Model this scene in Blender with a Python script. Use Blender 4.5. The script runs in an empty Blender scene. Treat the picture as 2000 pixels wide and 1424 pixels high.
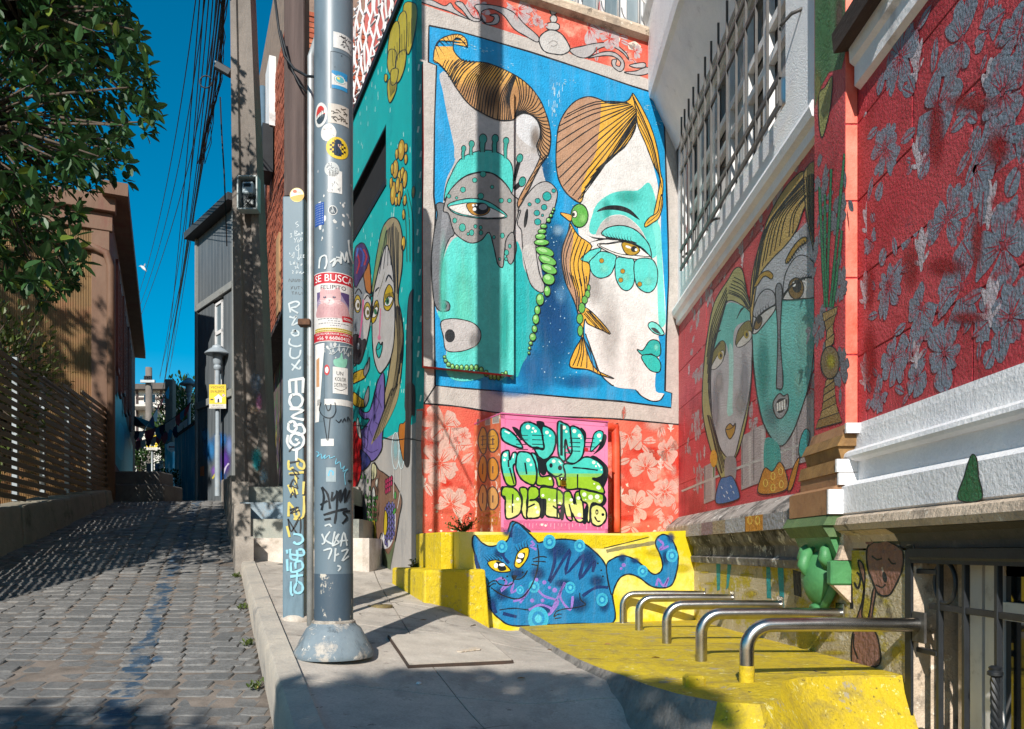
import bpy, bmesh, math, random
from mathutils import Vector, Matrix, noise as mnoise
from mathutils.geometry import tessellate_polygon
random.seed(7)
SC = bpy.context.scene
COL = SC.collection
# ------------------------------------------------------------------ camera
EYE = 1.52            # eye height above the street where the photographer stands
FPX = 1500.0          # focal length in pixels of the 2000 px wide photograph
HX, HY = 1000.0, 1075.0   # principal column and horizon row
cam_d = bpy.data.cameras.new('camera')
cam = bpy.data.objects.new('camera', cam_d); COL.objects.link(cam)
cam.location = (0, 0, EYE); cam.rotation_euler = (math.pi/2, 0, 0)
cam_d.sensor_width = 36.0; cam_d.lens = 36.0*FPX/2000.0
cam_d.shift_y = (HY-712.0)/2000.0
cam_d.clip_start = 0.05; cam_d.clip_end = 2000
SC.camera = cam
# ------------------------------------------------------------------ sky, sun, exposure
SUN = Vector((0.222, 1.0, -0.64)).normalized()      # direction the light travels
elev = math.asin(-SUN.z); azim = math.atan2(-SUN.x, -SUN.y)
w = bpy.data.worlds.new('World'); SC.world = w; w.use_nodes = True
nt = w.node_tree; nt.nodes.clear()
wo = nt.nodes.new('ShaderNodeOutputWorld'); bg = nt.nodes.new('ShaderNodeBackground')
sky = nt.nodes.new('ShaderNodeTexSky'); sky.sky_type = 'NISHITA'; sky.sun_disc = False
sky.sun_elevation = elev; sky.sun_rotation = azim; sky.air_density = 1.0; sky.dust_density = 0.2; sky.ozone_density = 3.0
hs = nt.nodes.new('ShaderNodeHueSaturation'); hs.inputs['Saturation'].default_value = 1.6; hs.inputs['Hue'].default_value = 0.482
nt.links.new(sky.outputs[0], hs.inputs['Color']); nt.links.new(hs.outputs[0], bg.inputs[0]); bg.inputs[1].default_value = 0.092
nt.links.new(bg.outputs[0], wo.inputs[0])
sd = bpy.data.lights.new('sun', 'SUN'); sd.energy = 5.0; sd.angle = math.radians(0.5); sd.color = (1.0, 0.955, 0.885)
so = bpy.data.objects.new('sun', sd); COL.objects.link(so); so.rotation_euler = SUN.to_track_quat('-Z', 'Y').to_euler(); so.location = (-4, -20, 18)
SC.view_settings.view_transform = 'Standard'; SC.view_settings.look = 'None'
SC.view_settings.exposure = 0.42; SC.view_settings.gamma = 1.0; SC.view_settings.use_curve_mapping = False
SC.render.engine = 'CYCLES'
SC.cycles.use_denoising = True
SC.cycles.max_bounces = 6; SC.cycles.transparent_max_bounces = 24
# ------------------------------------------------------------------ pixel -> place
def ray(px, py): return Vector(((px-HX)/FPX, 1.0, (HY-py)/FPX))
def at(px, py, Y): return Vector((0, 0, EYE)) + ray(px, py)*Y
class Plane:
    """vertical wall plane: o a point, u horizontal unit direction, n unit normal towards the viewer"""
    def __init__(s, o, u, n=None):
        s.o = Vector(o); s.u = Vector(u).normalized(); s.v = Vector((0, 0, 1))
        if n is None:
            n = Vector((s.u.y, -s.u.x, 0))
            if n.dot(Vector((0, 0, EYE))-s.o) < 0: n = -n
        s.n = Vector(n).normalized()
    def off(s, d): return Plane(s.o+s.n*d, s.u, s.n)
    def hit(s, px, py):
        r = ray(px, py); c = Vector((0, 0, EYE))
        return c + r*((s.o-c).dot(s.n)/r.dot(s.n))
    def uv(s, p): d = p-s.o; return (d.dot(s.u), d.z)
    def pt(s, a, b, d=0): return s.o + s.u*a + s.v*b + s.n*d
    def px(s, px, py): return s.uv(s.hit(px, py))
def crop(ox, oy, k):
    def f(*a):
        pts = a[0] if (len(a) == 1 and not isinstance(a[0][0], (int, float))) else a
        return [(ox+x/k, oy+y/k) for x, y in pts]
    return f
# ------------------------------------------------------------------ object helpers
WL = {}
def wloc(o): return WL.get(o.name, Vector((0, 0, 0)))
def empty(name, loc):
    o = bpy.data.objects.new(name, None); COL.objects.link(o); o.location = loc; o.empty_display_size = 0.1
    WL[o.name] = Vector(loc); return o
def tag(o, label=None, cat=None, group=None, kind=None):
    if label: o['label'] = label
    if cat: o['category'] = cat
    if group: o['group'] = group
    if kind: o['kind'] = kind
    return o
def thing(name, loc, label, cat, group=None): return tag(empty(name, loc), label, cat, group)
def link_mesh(name, me, parent=None, origin=None):
    """vertices are given in world space; they are moved into the parent's (or an own) frame"""
    if parent is not None: base = wloc(parent)
    elif origin is not None: base = Vector(origin)
    else:
        xs = [v.co for v in me.vertices]
        lo = Vector((min(v.x for v in xs), min(v.y for v in xs), min(v.z for v in xs)))
        hi = Vector((max(v.x for v in xs), max(v.y for v in xs), max(v.z for v in xs)))
        base = Vector(((lo.x+hi.x)/2, (lo.y+hi.y)/2, lo.z))
    me.transform(Matrix.Translation(-base))
    o = bpy.data.objects.new(name, me); COL.objects.link(o)
    if parent is not None: o.parent = parent
    else: o.location = base
    WL[o.name] = base
    return o
class MB:
    def __init__(s): s.v = []; s.f = []; s.m = []; s.mi = 0
    def face(s, pts):
        b = len(s.v); s.v += [Vector(p) for p in pts]; s.f.append(tuple(range(b, b+len(pts)))); s.m.append(s.mi); return s
    def add(s, vs, fs):
        b = len(s.v); s.v += [Vector(p) for p in vs]
        for f in fs: s.f.append(tuple(b+i for i in f)); s.m.append(s.mi)
        return s
    def box(s, c, sz, ax=None, ch=0.0):
        """box centred at c with full sizes sz along axes ax; ch chamfers every edge"""
        c = Vector(c); ax = ax or (Vector((1, 0, 0)), Vector((0, 1, 0)), Vector((0, 0, 1)))
        h = [q/2 for q in sz]
        if ch <= 0:
            vs = [c+ax[0]*(h[0]*i)+ax[1]*(h[1]*j)+ax[2]*(h[2]*k) for i in (-1, 1) for j in (-1, 1) for k in (-1, 1)]
            return s.add(vs, [(0, 1, 3, 2), (4, 6, 7, 5), (0, 4, 5, 1), (2, 3, 7, 6), (0, 2, 6, 4), (1, 5, 7, 3)])
        vs = []; idx = {}
        for i in (-1, 1):
            for j in (-1, 1):
                for k in (-1, 1):
                    for a in range(3):
                        q = [h[0]*i, h[1]*j, h[2]*k]
                        for b in range(3):
                            if b != a: q[b] -= math.copysign(min(ch, h[b]*0.9), q[b])
                        idx[(i, j, k, a)] = len(vs); vs.append(c+ax[0]*q[0]+ax[1]*q[1]+ax[2]*q[2])
        fs = []
        for a in range(3):
            b, d = (a+1) % 3, (a+2) % 3
            for sg in (-1, 1):
                loop = []
                for (p, q) in ((-1, -1), (1, -1), (1, 1), (-1, 1)):
                    k = [0, 0, 0]; k[a] = sg; k[b] = p; k[d] = q; loop.append(idx[(*k, a)])
                fs.append(tuple(loop if sg > 0 else loop[::-1]))
            for p in (-1, 1):
                for q in (-1, 1):
                    l = []
                    for e in (-1, 1):
                        k = [0, 0, 0]; k[a] = e; k[b] = p; k[d] = q; l.append((tuple(k)))
                    fs.append((idx[(*l[0], b)], idx[(*l[1], b)], idx[(*l[1], d)], idx[(*l[0], d)]))
        for i in (-1, 1):
            for j in (-1, 1):
                for k in (-1, 1): fs.append(tuple(idx[(i, j, k, a)] for a in range(3)))
        return s.add(vs, fs)
    def prism(s, pts, ext):
        """polygon (any shape) extruded by the vector ext, closed"""
        n = len(pts); ext = Vector(ext); p0 = [Vector(p) for p in pts]; p1 = [p+ext for p in p0]
        tris = tessellate_polygon([p0])
        b = len(s.v); s.v += p0+p1
        for t in tris:
            s.f.append((b+t[0], b+t[1], b+t[2])); s.m.append(s.mi)
            s.f.append((b+n+t[2], b+n+t[1], b+n+t[0])); s.m.append(s.mi)
        for i in range(n):
            j = (i+1) % n; s.f.append((b+i, b+j, b+n+j, b+n+i)); s.m.append(s.mi)
        return s
    def tube(s, pts, r, n=10, caps=True, closed=False):
        pts = [Vector(p) for p in pts]; m = len(pts); rs = r if isinstance(r, (list, tuple)) else [r]*m
        up = None; rings = []
        for i, p in enumerate(pts):
            if closed: t = pts[(i+1) % m]-pts[i-1]
            else: t = pts[min(i+1, m-1)]-pts[max(i-1, 0)]
            t.normalize()
            if up is None:
                up = Vector((0, 0, 1)) if abs(t.z) < 0.9 else Vector((1, 0, 0))
            a = t.cross(up)
            if a.length < 1e-5: a = t.orthogonal()
            a.normalize(); b = a.cross(t).normalized(); up = b
            rings.append([p+a*(rs[i]*math.cos(2*math.pi*k/n))+b*(rs[i]*math.sin(2*math.pi*k/n)) for k in range(n)])
        b0 = len(s.v)
        for rg in rings: s.v += rg
        for i in range(m if closed else m-1):
            i2 = (i+1) % m
            for k in range(n):
                k2 = (k+1) % n
                s.f.append((b0+i*n+k, b0+i*n+k2, b0+i2*n+k2, b0+i2*n+k)); s.m.append(s.mi)
        if caps and not closed:
            s.f.append(tuple(b0+k for k in range(n))[::-1]); s.m.append(s.mi)
            s.f.append(tuple(b0+(m-1)*n+k for k in range(n))); s.m.append(s.mi)
        return s
    def lathe(s, prof, c, n=24, axis=None):
        """profile of (radius, height) turned about a vertical axis through c"""
        c = Vector(c); b = len(s.v)
        for (r, z) in prof:
            for k in range(n):
                a = 2*math.pi*k/n; s.v.append(c+Vector((r*math.cos(a), r*math.sin(a), z)))
        for i in range(len(prof)-1):
            for k in range(n):
                k2 = (k+1) % n; s.f.append((b+i*n+k, b+i*n+k2, b+(i+1)*n+k2, b+(i+1)*n+k)); s.m.append(s.mi)
        s.f.append(tuple(b+k for k in range(n))[::-1]); s.m.append(s.mi)
        s.f.append(tuple(b+(len(prof)-1)*n+k for k in range(n))); s.m.append(s.mi)
        return s
    def sweep(s, prof, p0, p1, out, up=Vector((0, 0, 1))):
        """closed profile of (out, up) offsets swept straight from p0 to p1"""
        p0 = Vector(p0); p1 = Vector(p1)
        return s.prism([p0+out*a+up*b for a, b in prof], p1-p0)
    def mesh(s, name='m'):
        me = bpy.data.meshes.new(name); me.from_pydata([tuple(v) for v in s.v], [], s.f); return me
    def build(s, name, mats, parent=None, smooth=False, angle=None, origin=None, weld=False):
        me = s.mesh(name)
        mats = mats if isinstance(mats, (list, tuple)) else [mats]
        for mt in mats: me.materials.append(mt)
        me.polygons.foreach_set('material_index', s.m)
        bm = bmesh.new(); bm.from_mesh(me)
        if weld: bmesh.ops.remove_doubles(bm, verts=bm.verts, dist=1e-4)
        bmesh.ops.recalc_face_normals(bm, faces=bm.faces); bm.to_mesh(me); bm.free()
        if smooth:
            me.polygons.foreach_set('use_smooth', [True]*len(me.polygons))
            if angle: me.set_sharp_from_angle(angle=math.radians(angle))
        me.update()
        return link_mesh(name, me, parent, origin)
# ------------------------------------------------------------------ colour and materials
def lin(h, k=1.0):
    h = h.lstrip('#'); o = []
    for i in (0, 2, 4):
        c = int(h[i:i+2], 16)/255; c = c/12.92 if c <= 0.04045 else ((c+0.055)/1.055)**2.4; o.append(min(1, c*k))
    return (*o, 1.0)
def node(nt, t, **kw):
    n = nt.nodes.new(t)
    for k, v in kw.items(): setattr(n, k, v)
    return n
def noise_of(nt, vec, scale, detail=4, rough=0.6, lo=0.35, hi=0.65):
    t = node(nt, 'ShaderNodeTexNoise'); t.inputs['Scale'].default_value = scale; t.inputs['Detail'].default_value = detail; t.inputs['Roughness'].default_value = rough
    nt.links.new(vec, t.inputs['Vector'])
    m = node(nt, 'ShaderNodeMapRange'); m.inputs['From Min'].default_value = lo; m.inputs['From Max'].default_value = hi
    nt.links.new(t.outputs['Fac'], m.inputs['Value']); return m.outputs[0]
def mixc(nt, fac, a, b, blend='MIX'):
    m = node(nt, 'ShaderNodeMix', data_type='RGBA', blend_type=blend)
    for s, v in ((m.inputs[0], fac), (m.inputs[6], a), (m.inputs[7], b)):
        if hasattr(v, 'links') or hasattr(v, 'is_linked'): nt.links.new(v, s)
        else: s.default_value = v
    return m.outputs[2]
def base_mat(name):
    m = bpy.data.materials.new(name); m.use_nodes = True; nt = m.node_tree
    bs = nt.nodes['Principled BSDF']; geo = node(nt, 'ShaderNodeNewGeometry')
    return m, nt, bs, geo.outputs['Position']
def do_bump(nt, bs, pos, kind, scale, strength, dist=0.01):
    if strength <= 0: return
    b = node(nt, 'ShaderNodeBump'); b.inputs['Strength'].default_value = strength; b.inputs['Distance'].default_value = dist
    n1 = noise_of(nt, pos, scale, 5, 0.65, 0.2, 0.8); h = n1
    if kind == 'stucco':
        v = node(nt, 'ShaderNodeTexVoronoi'); v.inputs['Scale'].default_value = scale*0.8; nt.links.new(pos, v.inputs['Vector'])
        mm = node(nt, 'ShaderNodeMath', operation='MULTIPLY_ADD'); nt.links.new(v.outputs['Distance'], mm.inputs[0]); mm.inputs[1].default_value = -0.8; nt.links.new(n1, mm.inputs[2]); h = mm.outputs[0]
    nt.links.new(h, b.inputs['Height']); nt.links.new(b.outputs[0], bs.inputs['Normal'])
def pmat(name, c1, c2=None, scale=6.0, rough=0.75, metal=0.0, bump=0.0, bscale=60.0, bdist=0.01, c3=None, s3=1.5, kind='noise', stretch=None, lo=0.35, hi=0.65, lo3=0.55, hi3=0.7, spec=0.4, fine=0.0, layers=(), cracks=0.0):
    m, nt, bs, pos = base_mat(name)
    c1 = lin(c1) if isinstance(c1, str) else c1
    if stretch:
        mp = node(nt, 'ShaderNodeMapping'); mp.inputs['Scale'].default_value = stretch; nt.links.new(pos, mp.inputs[0]); vec = mp.outputs[0]
    else: vec = pos
    col = c1
    if c2:
        col = mixc(nt, noise_of(nt, vec, scale, 6, 0.65, lo, hi), c1, lin(c2) if isinstance(c2, str) else c2)
    if c3:
        col = mixc(nt, noise_of(nt, vec, s3, 7, 0.7, lo3, hi3), col, lin(c3) if isinstance(c3, str) else c3)
    if fine > 0:
        f = noise_of(nt, pos, 90, 3, 0.7, 0.25, 0.75)
        g = node(nt, 'ShaderNodeMapRange'); g.inputs['To Min'].default_value = 1-fine; g.inputs['To Max'].default_value = 1+fine*0.4; nt.links.new(f, g.inputs[0])
        cc = node(nt, 'ShaderNodeCombineColor'); [nt.links.new(g.outputs[0], cc.inputs[i]) for i in range(3)]
        col = mixc(nt, 1.0, col, cc.outputs[0], 'MULTIPLY')
    for (lc, ls, l0, l1, lst, lk) in layers:
        v_ = pos
        if lst: mp2 = node(nt, 'ShaderNodeMapping'); mp2.inputs['Scale'].default_value = lst; nt.links.new(pos, mp2.inputs[0]); v_ = mp2.outputs[0]
        kk = node(nt, 'ShaderNodeMath', operation='MULTIPLY'); nt.links.new(noise_of(nt, v_, ls, 8, 0.72, l0, l1), kk.inputs[0]); kk.inputs[1].default_value = lk
        col = mixc(nt, kk.outputs[0], col, lin(lc))
    if cracks > 0:
        wv = node(nt, 'ShaderNodeTexNoise'); wv.inputs['Scale'].default_value = 2.5; nt.links.new(pos, wv.inputs['Vector'])
        vm = node(nt, 'ShaderNodeVectorMath', operation='MULTIPLY_ADD'); nt.links.new(wv.outputs['Color'], vm.inputs[0]); vm.inputs[1].default_value = (.5, .5, .5); nt.links.new(pos, vm.inputs[2])
        vo = node(nt, 'ShaderNodeTexVoronoi', feature='DISTANCE_TO_EDGE'); vo.inputs['Scale'].default_value = cracks; nt.links.new(vm.outputs[0], vo.inputs['Vector'])
        mr = node(nt, 'ShaderNodeMapRange'); mr.inputs['From Min'].default_value = .004; mr.inputs['From Max'].default_value = .001; nt.links.new(vo.outputs['Distance'], mr.inputs[0])
        mk = node(nt, 'ShaderNodeMath', operation='MULTIPLY'); nt.links.new(mr.outputs[0], mk.inputs[0]); nt.links.new(noise_of(nt, pos, 1.1, 4, .6, .52, .6), mk.inputs[1])
        col = mixc(nt, mk.outputs[0], col, (.05, .045, .04, 1))
    if hasattr(col, 'is_linked'): nt.links.new(col, bs.inputs['Base Color'])
    else: bs.inputs['Base Color'].default_value = col
    bs.inputs['Roughness'].default_value = rough; bs.inputs['Metallic'].default_value = metal; bs.inputs['Specular IOR Level'].default_value = spec
    do_bump(nt, bs, vec if stretch else pos, kind, bscale, bump, bdist)
    return m
def paint_mat(name, bump, bscale, bdist, rough=0.62, soft=False, kind='stucco', wear=0.35, under=(0.62, 0.58, 0.53, 1), chip=(22, 0.70, 0.74)):
    """paint whose colour is carried by the painted shapes themselves (colour attribute)"""
    m, nt, bs, pos = base_mat(name)
    at_ = node(nt, 'ShaderNodeAttribute', attribute_name='Col')
    f = noise_of(nt, pos, 7, 6, 0.7, 0.3, 0.75)
    g = node(nt, 'ShaderNodeMapRange'); g.inputs['To Min'].default_value = 0.80; g.inputs['To Max'].default_value = 1.10; nt.links.new(f, g.inputs[0])
    f2 = noise_of(nt, pos, 34, 7, 0.75, 0.3, 0.72)
    g2 = node(nt, 'ShaderNodeMapRange'); g2.inputs['To Min'].default_value = 0.84; g2.inputs['To Max'].default_value = 1.08; nt.links.new(f2, g2.inputs[0])
    mu = node(nt, 'ShaderNodeMath', operation='MULTIPLY'); nt.links.new(g.outputs[0], mu.inputs[0]); nt.links.new(g2.outputs[0], mu.inputs[1])
    cc = node(nt, 'ShaderNodeCombineColor'); [nt.links.new(mu.outputs[0], cc.inputs[i]) for i in range(3)]
    col = mixc(nt, 1.0, at_.outputs['Color'], cc.outputs[0], 'MULTIPLY')
    # faded streaks running down the wall
    mp3 = node(nt, 'ShaderNodeMapping'); mp3.inputs['Scale'].default_value = (9, 9, .7); nt.links.new(pos, mp3.inputs[0])
    sk = node(nt, 'ShaderNodeMath', operation='MULTIPLY'); nt.links.new(noise_of(nt, mp3.outputs[0], 1.0, 6, .7, .5, .8), sk.inputs[0]); sk.inputs[1].default_value = .12
    col = mixc(nt, sk.outputs[0], col, (.55, .52, .48, 1))
    # small chips and scuffs where the plaster shows
    ch = noise_of(nt, pos, chip[0], 9, 0.75, chip[1], chip[2])
    k = node(nt, 'ShaderNodeMath', operation='MULTIPLY'); nt.links.new(ch, k.inputs[0]); k.inputs[1].default_value = wear
    col = mixc(nt, k.outputs[0], col, under)
    nt.links.new(col, bs.inputs['Base Color'])
    bs.inputs['Roughness'].default_value = rough; bs.inputs['Specular IOR Level'].default_value = 0.35
    do_bump(nt, bs, pos, kind, bscale, bump, bdist)
    if soft:
        tr = node(nt, 'ShaderNodeBsdfTransparent'); mx = node(nt, 'ShaderNodeMixShader'); out = nt.nodes['Material Output']
        nt.links.new(at_.outputs['Alpha'], mx.inputs[0]); nt.links.new(tr.outputs[0], mx.inputs[1]); nt.links.new(bs.outputs[0], mx.inputs[2]); nt.links.new(mx.outputs[0], out.inputs[0])
    return m
# ------------------------------------------------------------------ painted shapes on walls
def cat_rom(pts, closed=True, n=5):
    out = []; m = len(pts)
    rng = range(m) if closed else range(m-1)
    for i in rng:
        p0 = pts[(i-1) % m] if (closed or i > 0) else pts[0]
        p1 = pts[i]; p2 = pts[(i+1) % m]
        p3 = pts[(i+2) % m] if (closed or i+2 < m) else pts[-1]
        for k in range(n):
            t = k/n; t2 = t*t; t3 = t2*t
            out.append(tuple(0.5*((2*p1[a])+(-p0[a]+p2[a])*t+(2*p0[a]-5*p1[a]+4*p2[a]-p3[a])*t2+(-p0[a]+3*p1[a]-3*p2[a]+p3[a])*t3) for a in (0, 1)))
    if not closed: out.append(tuple(pts[-1]))
    return out
def clip_poly(poly, a, b, c):
    """keep the side a*x+b*y+c >= 0"""
    out = []; n = len(poly)
    for i in range(n):
        p, q = poly[i], poly[(i+1) % n]; dp = a*p[0]+b*p[1]+c; dq = a*q[0]+b*q[1]+c
        if dp >= 0: out.append(p)
        if (dp >= 0) != (dq >= 0):
            t = dp/(dp-dq); out.append((p[0]+(q[0]-p[0])*t, p[1]+(q[1]-p[1])*t))
    return out
def ellipse(cx, cy, rx, ry, rot=0, n=20):
    c, s = math.cos(math.radians(rot)), math.sin(math.radians(rot))
    return [(cx+rx*math.cos(a)*c-ry*math.sin(a)*s, cy+rx*math.cos(a)*s+ry*math.sin(a)*c) for a in (2*math.pi*i/n for i in range(n))]
class FlatSurf:
    def __init__(s, plane): s.pl = plane
    def p2(s, x, y): return s.pl.px(x, y)
    def p3(s, a, b, d): return s.pl.pt(a, b, d)
class CylSurf:
    """upright cylinder: a = arc length from the point that faces the camera, b = height"""
    def __init__(s, c, r): s.c = Vector(c); s.r = r; s.a0 = math.atan2(-c[1], -c[0])
    def p2(s, x, y):
        d = ray(x, y); h = Vector((d.x, d.y)); o = -Vector((s.c.x, s.c.y))
        A = h.dot(h); B = 2*h.dot(o); Cc = o.dot(o)-s.r**2; D = max(0, B*B-4*A*Cc); t = (-B-math.sqrt(D))/(2*A)
        p = Vector((d.x*t-s.c.x, d.y*t-s.c.y)); ang = math.atan2(p.y, p.x)-s.a0
        ang = (ang+math.pi) % (2*math.pi)-math.pi
        return (ang*s.r, EYE+d.z*t)
    def p3(s, a, b, d):
        g = s.a0+a/s.r; return Vector((s.c.x+(s.r+d)*math.cos(g), s.c.y+(s.r+d)*math.sin(g), b))
class Paint:
    STEP = 0.00006
    def __init__(s, surf, base=0.0012, mode='px', cyl=False, keep=None):
        s.surf = surf; s.base = base; s.mode = mode; s.cyl = cyl; s.keep = keep
        s.boxes = []; s.v = []; s.c = []; s.f = []; s.mi = []; s.X = None
    def _uv(s, pts, mode):
        if s.X: pts = [s.X(p) for p in pts]
        if (mode or s.mode) == 'px':
            if s.keep:                                    # keep = list of half planes in pixel space
                for h in s.keep:
                    pts = clip_poly(pts, *h)
                    if len(pts) < 3: return []
            return [s.surf.p2(x, y) for x, y in pts]
        return pts
    def _layer(s, uv):
        x0 = min(p[0] for p in uv); x1 = max(p[0] for p in uv); y0 = min(p[1] for p in uv); y1 = max(p[1] for p in uv)
        L = 0
        for (a, b, c, d, l) in s.boxes:
            if l >= L and a < x1 and b > x0 and c < y1 and d > y0: L = l+1
        s.boxes.append((x0, x1, y0, y1, L)); return s.base+L*s.STEP
    def _emit(s, uv, d, col, alpha=1.0, mi=0, src=None):
        if s.cyl:
            u0 = min(p[0] for p in uv); u1 = max(p[0] for p in uv); st = 0.012; k = math.floor(u0/st)
            while k*st < u1:
                q = clip_poly(clip_poly(uv, 1, 0, -k*st), -1, 0, (k+1)*st)
                if len(q) >= 3: s._emit1(q, d, col, alpha, mi)
                k += 1
        else: s._emit1(uv, d, col, alpha, mi)
    def _emit1(s, uv, d, col, alpha, mi):
        tr = tessellate_polygon([[Vector((p[0], p[1], 0)) for p in uv]])
        b = len(s.v)
        for p in uv:
            s.v.append(s.surf.p3(p[0], p[1], d)); cc = col(p) if callable(col) else col
            s.c.append((cc[0], cc[1], cc[2], alpha))
        for t in tr: s.f.append((b+t[0], b+t[1], b+t[2])); s.mi.append(mi)
    def poly(s, pts, col, smooth=True, mode=None, n=5):
        if isinstance(col, str): col = lin(col)
        if smooth and len(pts) > 2: pts = cat_rom(pts, True, n)
        uv = s._uv(pts, mode)
        if len(uv) < 3: return
        if callable(col): # colour given as a function of pixel height -> bands
            pass
        s._emit(uv, s._layer(uv), col)
    def fade(s, pts, stops, smooth=True):
        """polygon sliced in rows; colour runs through stops [(pixel y, hex)]"""
        if smooth: pts = cat_rom(pts, True, 5)
        if s.X: pts = [s.X(p) for p in pts]
        sv, s.X = s.X, None
        uvall = s._uv(pts, None)
        if len(uvall) < 3: s.X = sv; return
        d = s._layer(uvall)
        y0 = min(p[1] for p in pts); y1 = max(p[1] for p in pts); n = max(2, int((y1-y0)/6)); st = [(a, lin(b)) for a, b in stops]
        def cf(y):
            if y <= st[0][0]: return st[0][1]
            for (a, ca), (b, cb) in zip(st, st[1:]):
                if y <= b: t = (y-a)/(b-a); return tuple(ca[i]+(cb[i]-ca[i])*t for i in range(4))
            return st[-1][1]
        for i in range(n):
            a = y0+(y1-y0)*i/n; b = y0+(y1-y0)*(i+1)/n
            q = clip_poly(clip_poly(pts, 0, 1, -a), 0, -1, b)
            if len(q) < 3: continue
            uv = s._uv(q, None)
            if len(uv) >= 3: s._emit(uv, d, cf((a+b)/2))
        s.X = sv
    def line(s, pts, wd, col='#101418', smooth=True, mode=None, taper=False, n=4):
        """brush line of width wd (pixels in px mode, metres in uv mode)"""
        if isinstance(col, str): col = lin(col)
        if smooth and len(pts) > 2: pts = cat_rom(pts, False, n)
        if s.X: pts = [s.X(p) for p in pts]
        sv, s.X = s.X, None
        m = len(pts); L = []; R = []
        for i, p in enumerate(pts):
            a = pts[max(0, i-1)]; b = pts[min(m-1, i+1)]; dx, dy = b[0]-a[0], b[1]-a[1]; l = math.hypot(dx, dy) or 1
            ww = wd/2*(1+0.18*math.sin(i*1.7+pts[0][0]))
            if taper: t = i/max(1, m-1); ww *= max(0.12, min(1, 4*t*(1-t)*1.1)) if taper == 2 else max(0.12, 1-t)
            L.append((p[0]-dy/l*ww, p[1]+dx/l*ww)); R.append((p[0]+dy/l*ww, p[1]-dx/l*ww))
        d = None; allp = []; quads = []
        for i in range(m-1):
            uv = s._uv([L[i], L[i+1], R[i+1], R[i]], mode)
            if len(uv) >= 3: quads.append(uv); allp += uv
        if quads:
            d = s._layer(allp)
            for q in quads: s._emit(q, d, col)
        s.X = sv
    def soft(s, cx, cy, rx, ry, col, a=0.7, rot=0, mode=None, n=22):
        if isinstance(col, str): col = lin(col)
        if s.keep and (mode or s.mode) == 'px':
            q = s.X((cx, cy)) if s.X else (cx, cy)
            if any(h[0]*q[0]+h[1]*q[1]+h[2] < 0 for h in s.keep): return
        rings = [(1.0, 0.0), (0.8, a*0.16), (0.6, a*0.5), (0.4, a*0.82), (0.2, a)]
        pts = [[p for p in ellipse(cx, cy, rx*k, ry*k, rot, n)] for k, _ in rings]
        if s.X: pts = [[s.X(p) for p in r] for r in pts]
        f = (lambda p: s.surf.p2(*p)) if (mode or s.mode) == 'px' else (lambda p: p)
        uvs = [[f(p) for p in r] for r in pts]; d = s._layer(uvs[0]); b = len(s.v)
        for r, (k, al) in zip(uvs, rings):
            for p in r: s.v.append(s.surf.p3(p[0], p[1], d)); s.c.append((*col[:3], al))
        for i in range(len(rings)-1):
            for j in range(n):
                j2 = (j+1) % n; s.f.append((b+i*n+j, b+i*n+j2, b+(i+1)*n+j2, b+(i+1)*n+j)); s.mi.append(1)
        s.f.append(tuple(b+(len(rings)-1)*n+j for j in range(n))); s.mi.append(1)
    def outl(s, pts, col, wd, lc='#101418', smooth=True, mode=None, n=5):
        s.poly(pts, col, smooth, mode, n); q = cat_rom(pts, True, n) if smooth else list(pts)
        s.line(q+[q[0]], wd, lc, False, mode)
    def hatch(s, c1, c2, n, wd, col='#101418', bow=0.0, taper=False, t0=0.0, t1=1.0):
        """n hair lines running from curve c1 to curve c2"""
        a = cat_rom(c1, False, 8); b = cat_rom(c2, False, 8)
        for i in range(n):
            t = t0+(t1-t0)*(i+0.5)/n; p = a[int(t*(len(a)-1))]; q = b[int(t*(len(b)-1))]
            mx, my = (p[0]+q[0])/2, (p[1]+q[1])/2; dx, dy = q[0]-p[0], q[1]-p[1]
            s.line([p, (mx-dy*bow, my+dx*bow), q], wd, col, True, taper=taper)
    def text(s, txt, a, b, h, col, wmax=None, vert=False, fit=True, mirror=False, skew=0.0):
        """lettering with its lower left corner at surface coordinates (a, b), height h"""
        if isinstance(col, str): col = lin(col)
        cu = bpy.data.curves.new('lettering', 'FONT'); cu.body = txt; cu.size = 1; cu.resolution_u = 3
        ob = bpy.data.objects.new('lettering', cu); COL.objects.link(ob)
        dg = bpy.context.evaluated_depsgraph_get(); me = bpy.data.meshes.new_from_object(ob.evaluated_get(dg))
        vs = [v.co.copy() for v in me.vertices]; fs = [tuple(p.vertices) for p in me.polygons]
        bpy.data.objects.remove(ob); bpy.data.curves.remove(cu); bpy.data.meshes.remove(me)
        if not vs: return
        x0 = min(v.x for v in vs); x1 = max(v.x for v in vs); y0 = min(v.y for v in vs); y1 = max(v.y for v in vs)
        k = h/(y1-y0); kx = k if not wmax else wmax/(x1-x0)
        sg = -1 if mirror else 1
        uv = [(a+sg*((v.x-x0)*kx+skew*(v.y-y0)*k), b+(v.y-y0)*k) for v in vs]
        d = s._layer(uv)+0.0004
        if s.cyl:
            for f in fs: s._emit([uv[i] for i in f], d, col)
        else:
            bb = len(s.v)
            for p in uv: s.v.append(s.surf.p3(p[0], p[1], d)); s.c.append((*col[:3], 1))
            for f in fs: s.f.append(tuple(bb+i for i in f)); s.mi.append(0)
    def build(s, name, mats, parent=None, label=None):
        me = bpy.data.meshes.new(name); me.from_pydata([tuple(v) for v in s.v], [], s.f)
        for m in mats: me.materials.append(m)
        me.polygons.foreach_set('material_index', s.mi)
        ca = me.color_attributes.new('Col', 'FLOAT_COLOR', 'POINT')
        ca.data.foreach_set('color', [q for c in s.c for q in c])
        # every shape must face the viewer's side of the wall
        o = link_mesh(name, me, parent)
        if label: o['label'] = label
        return o
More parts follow.
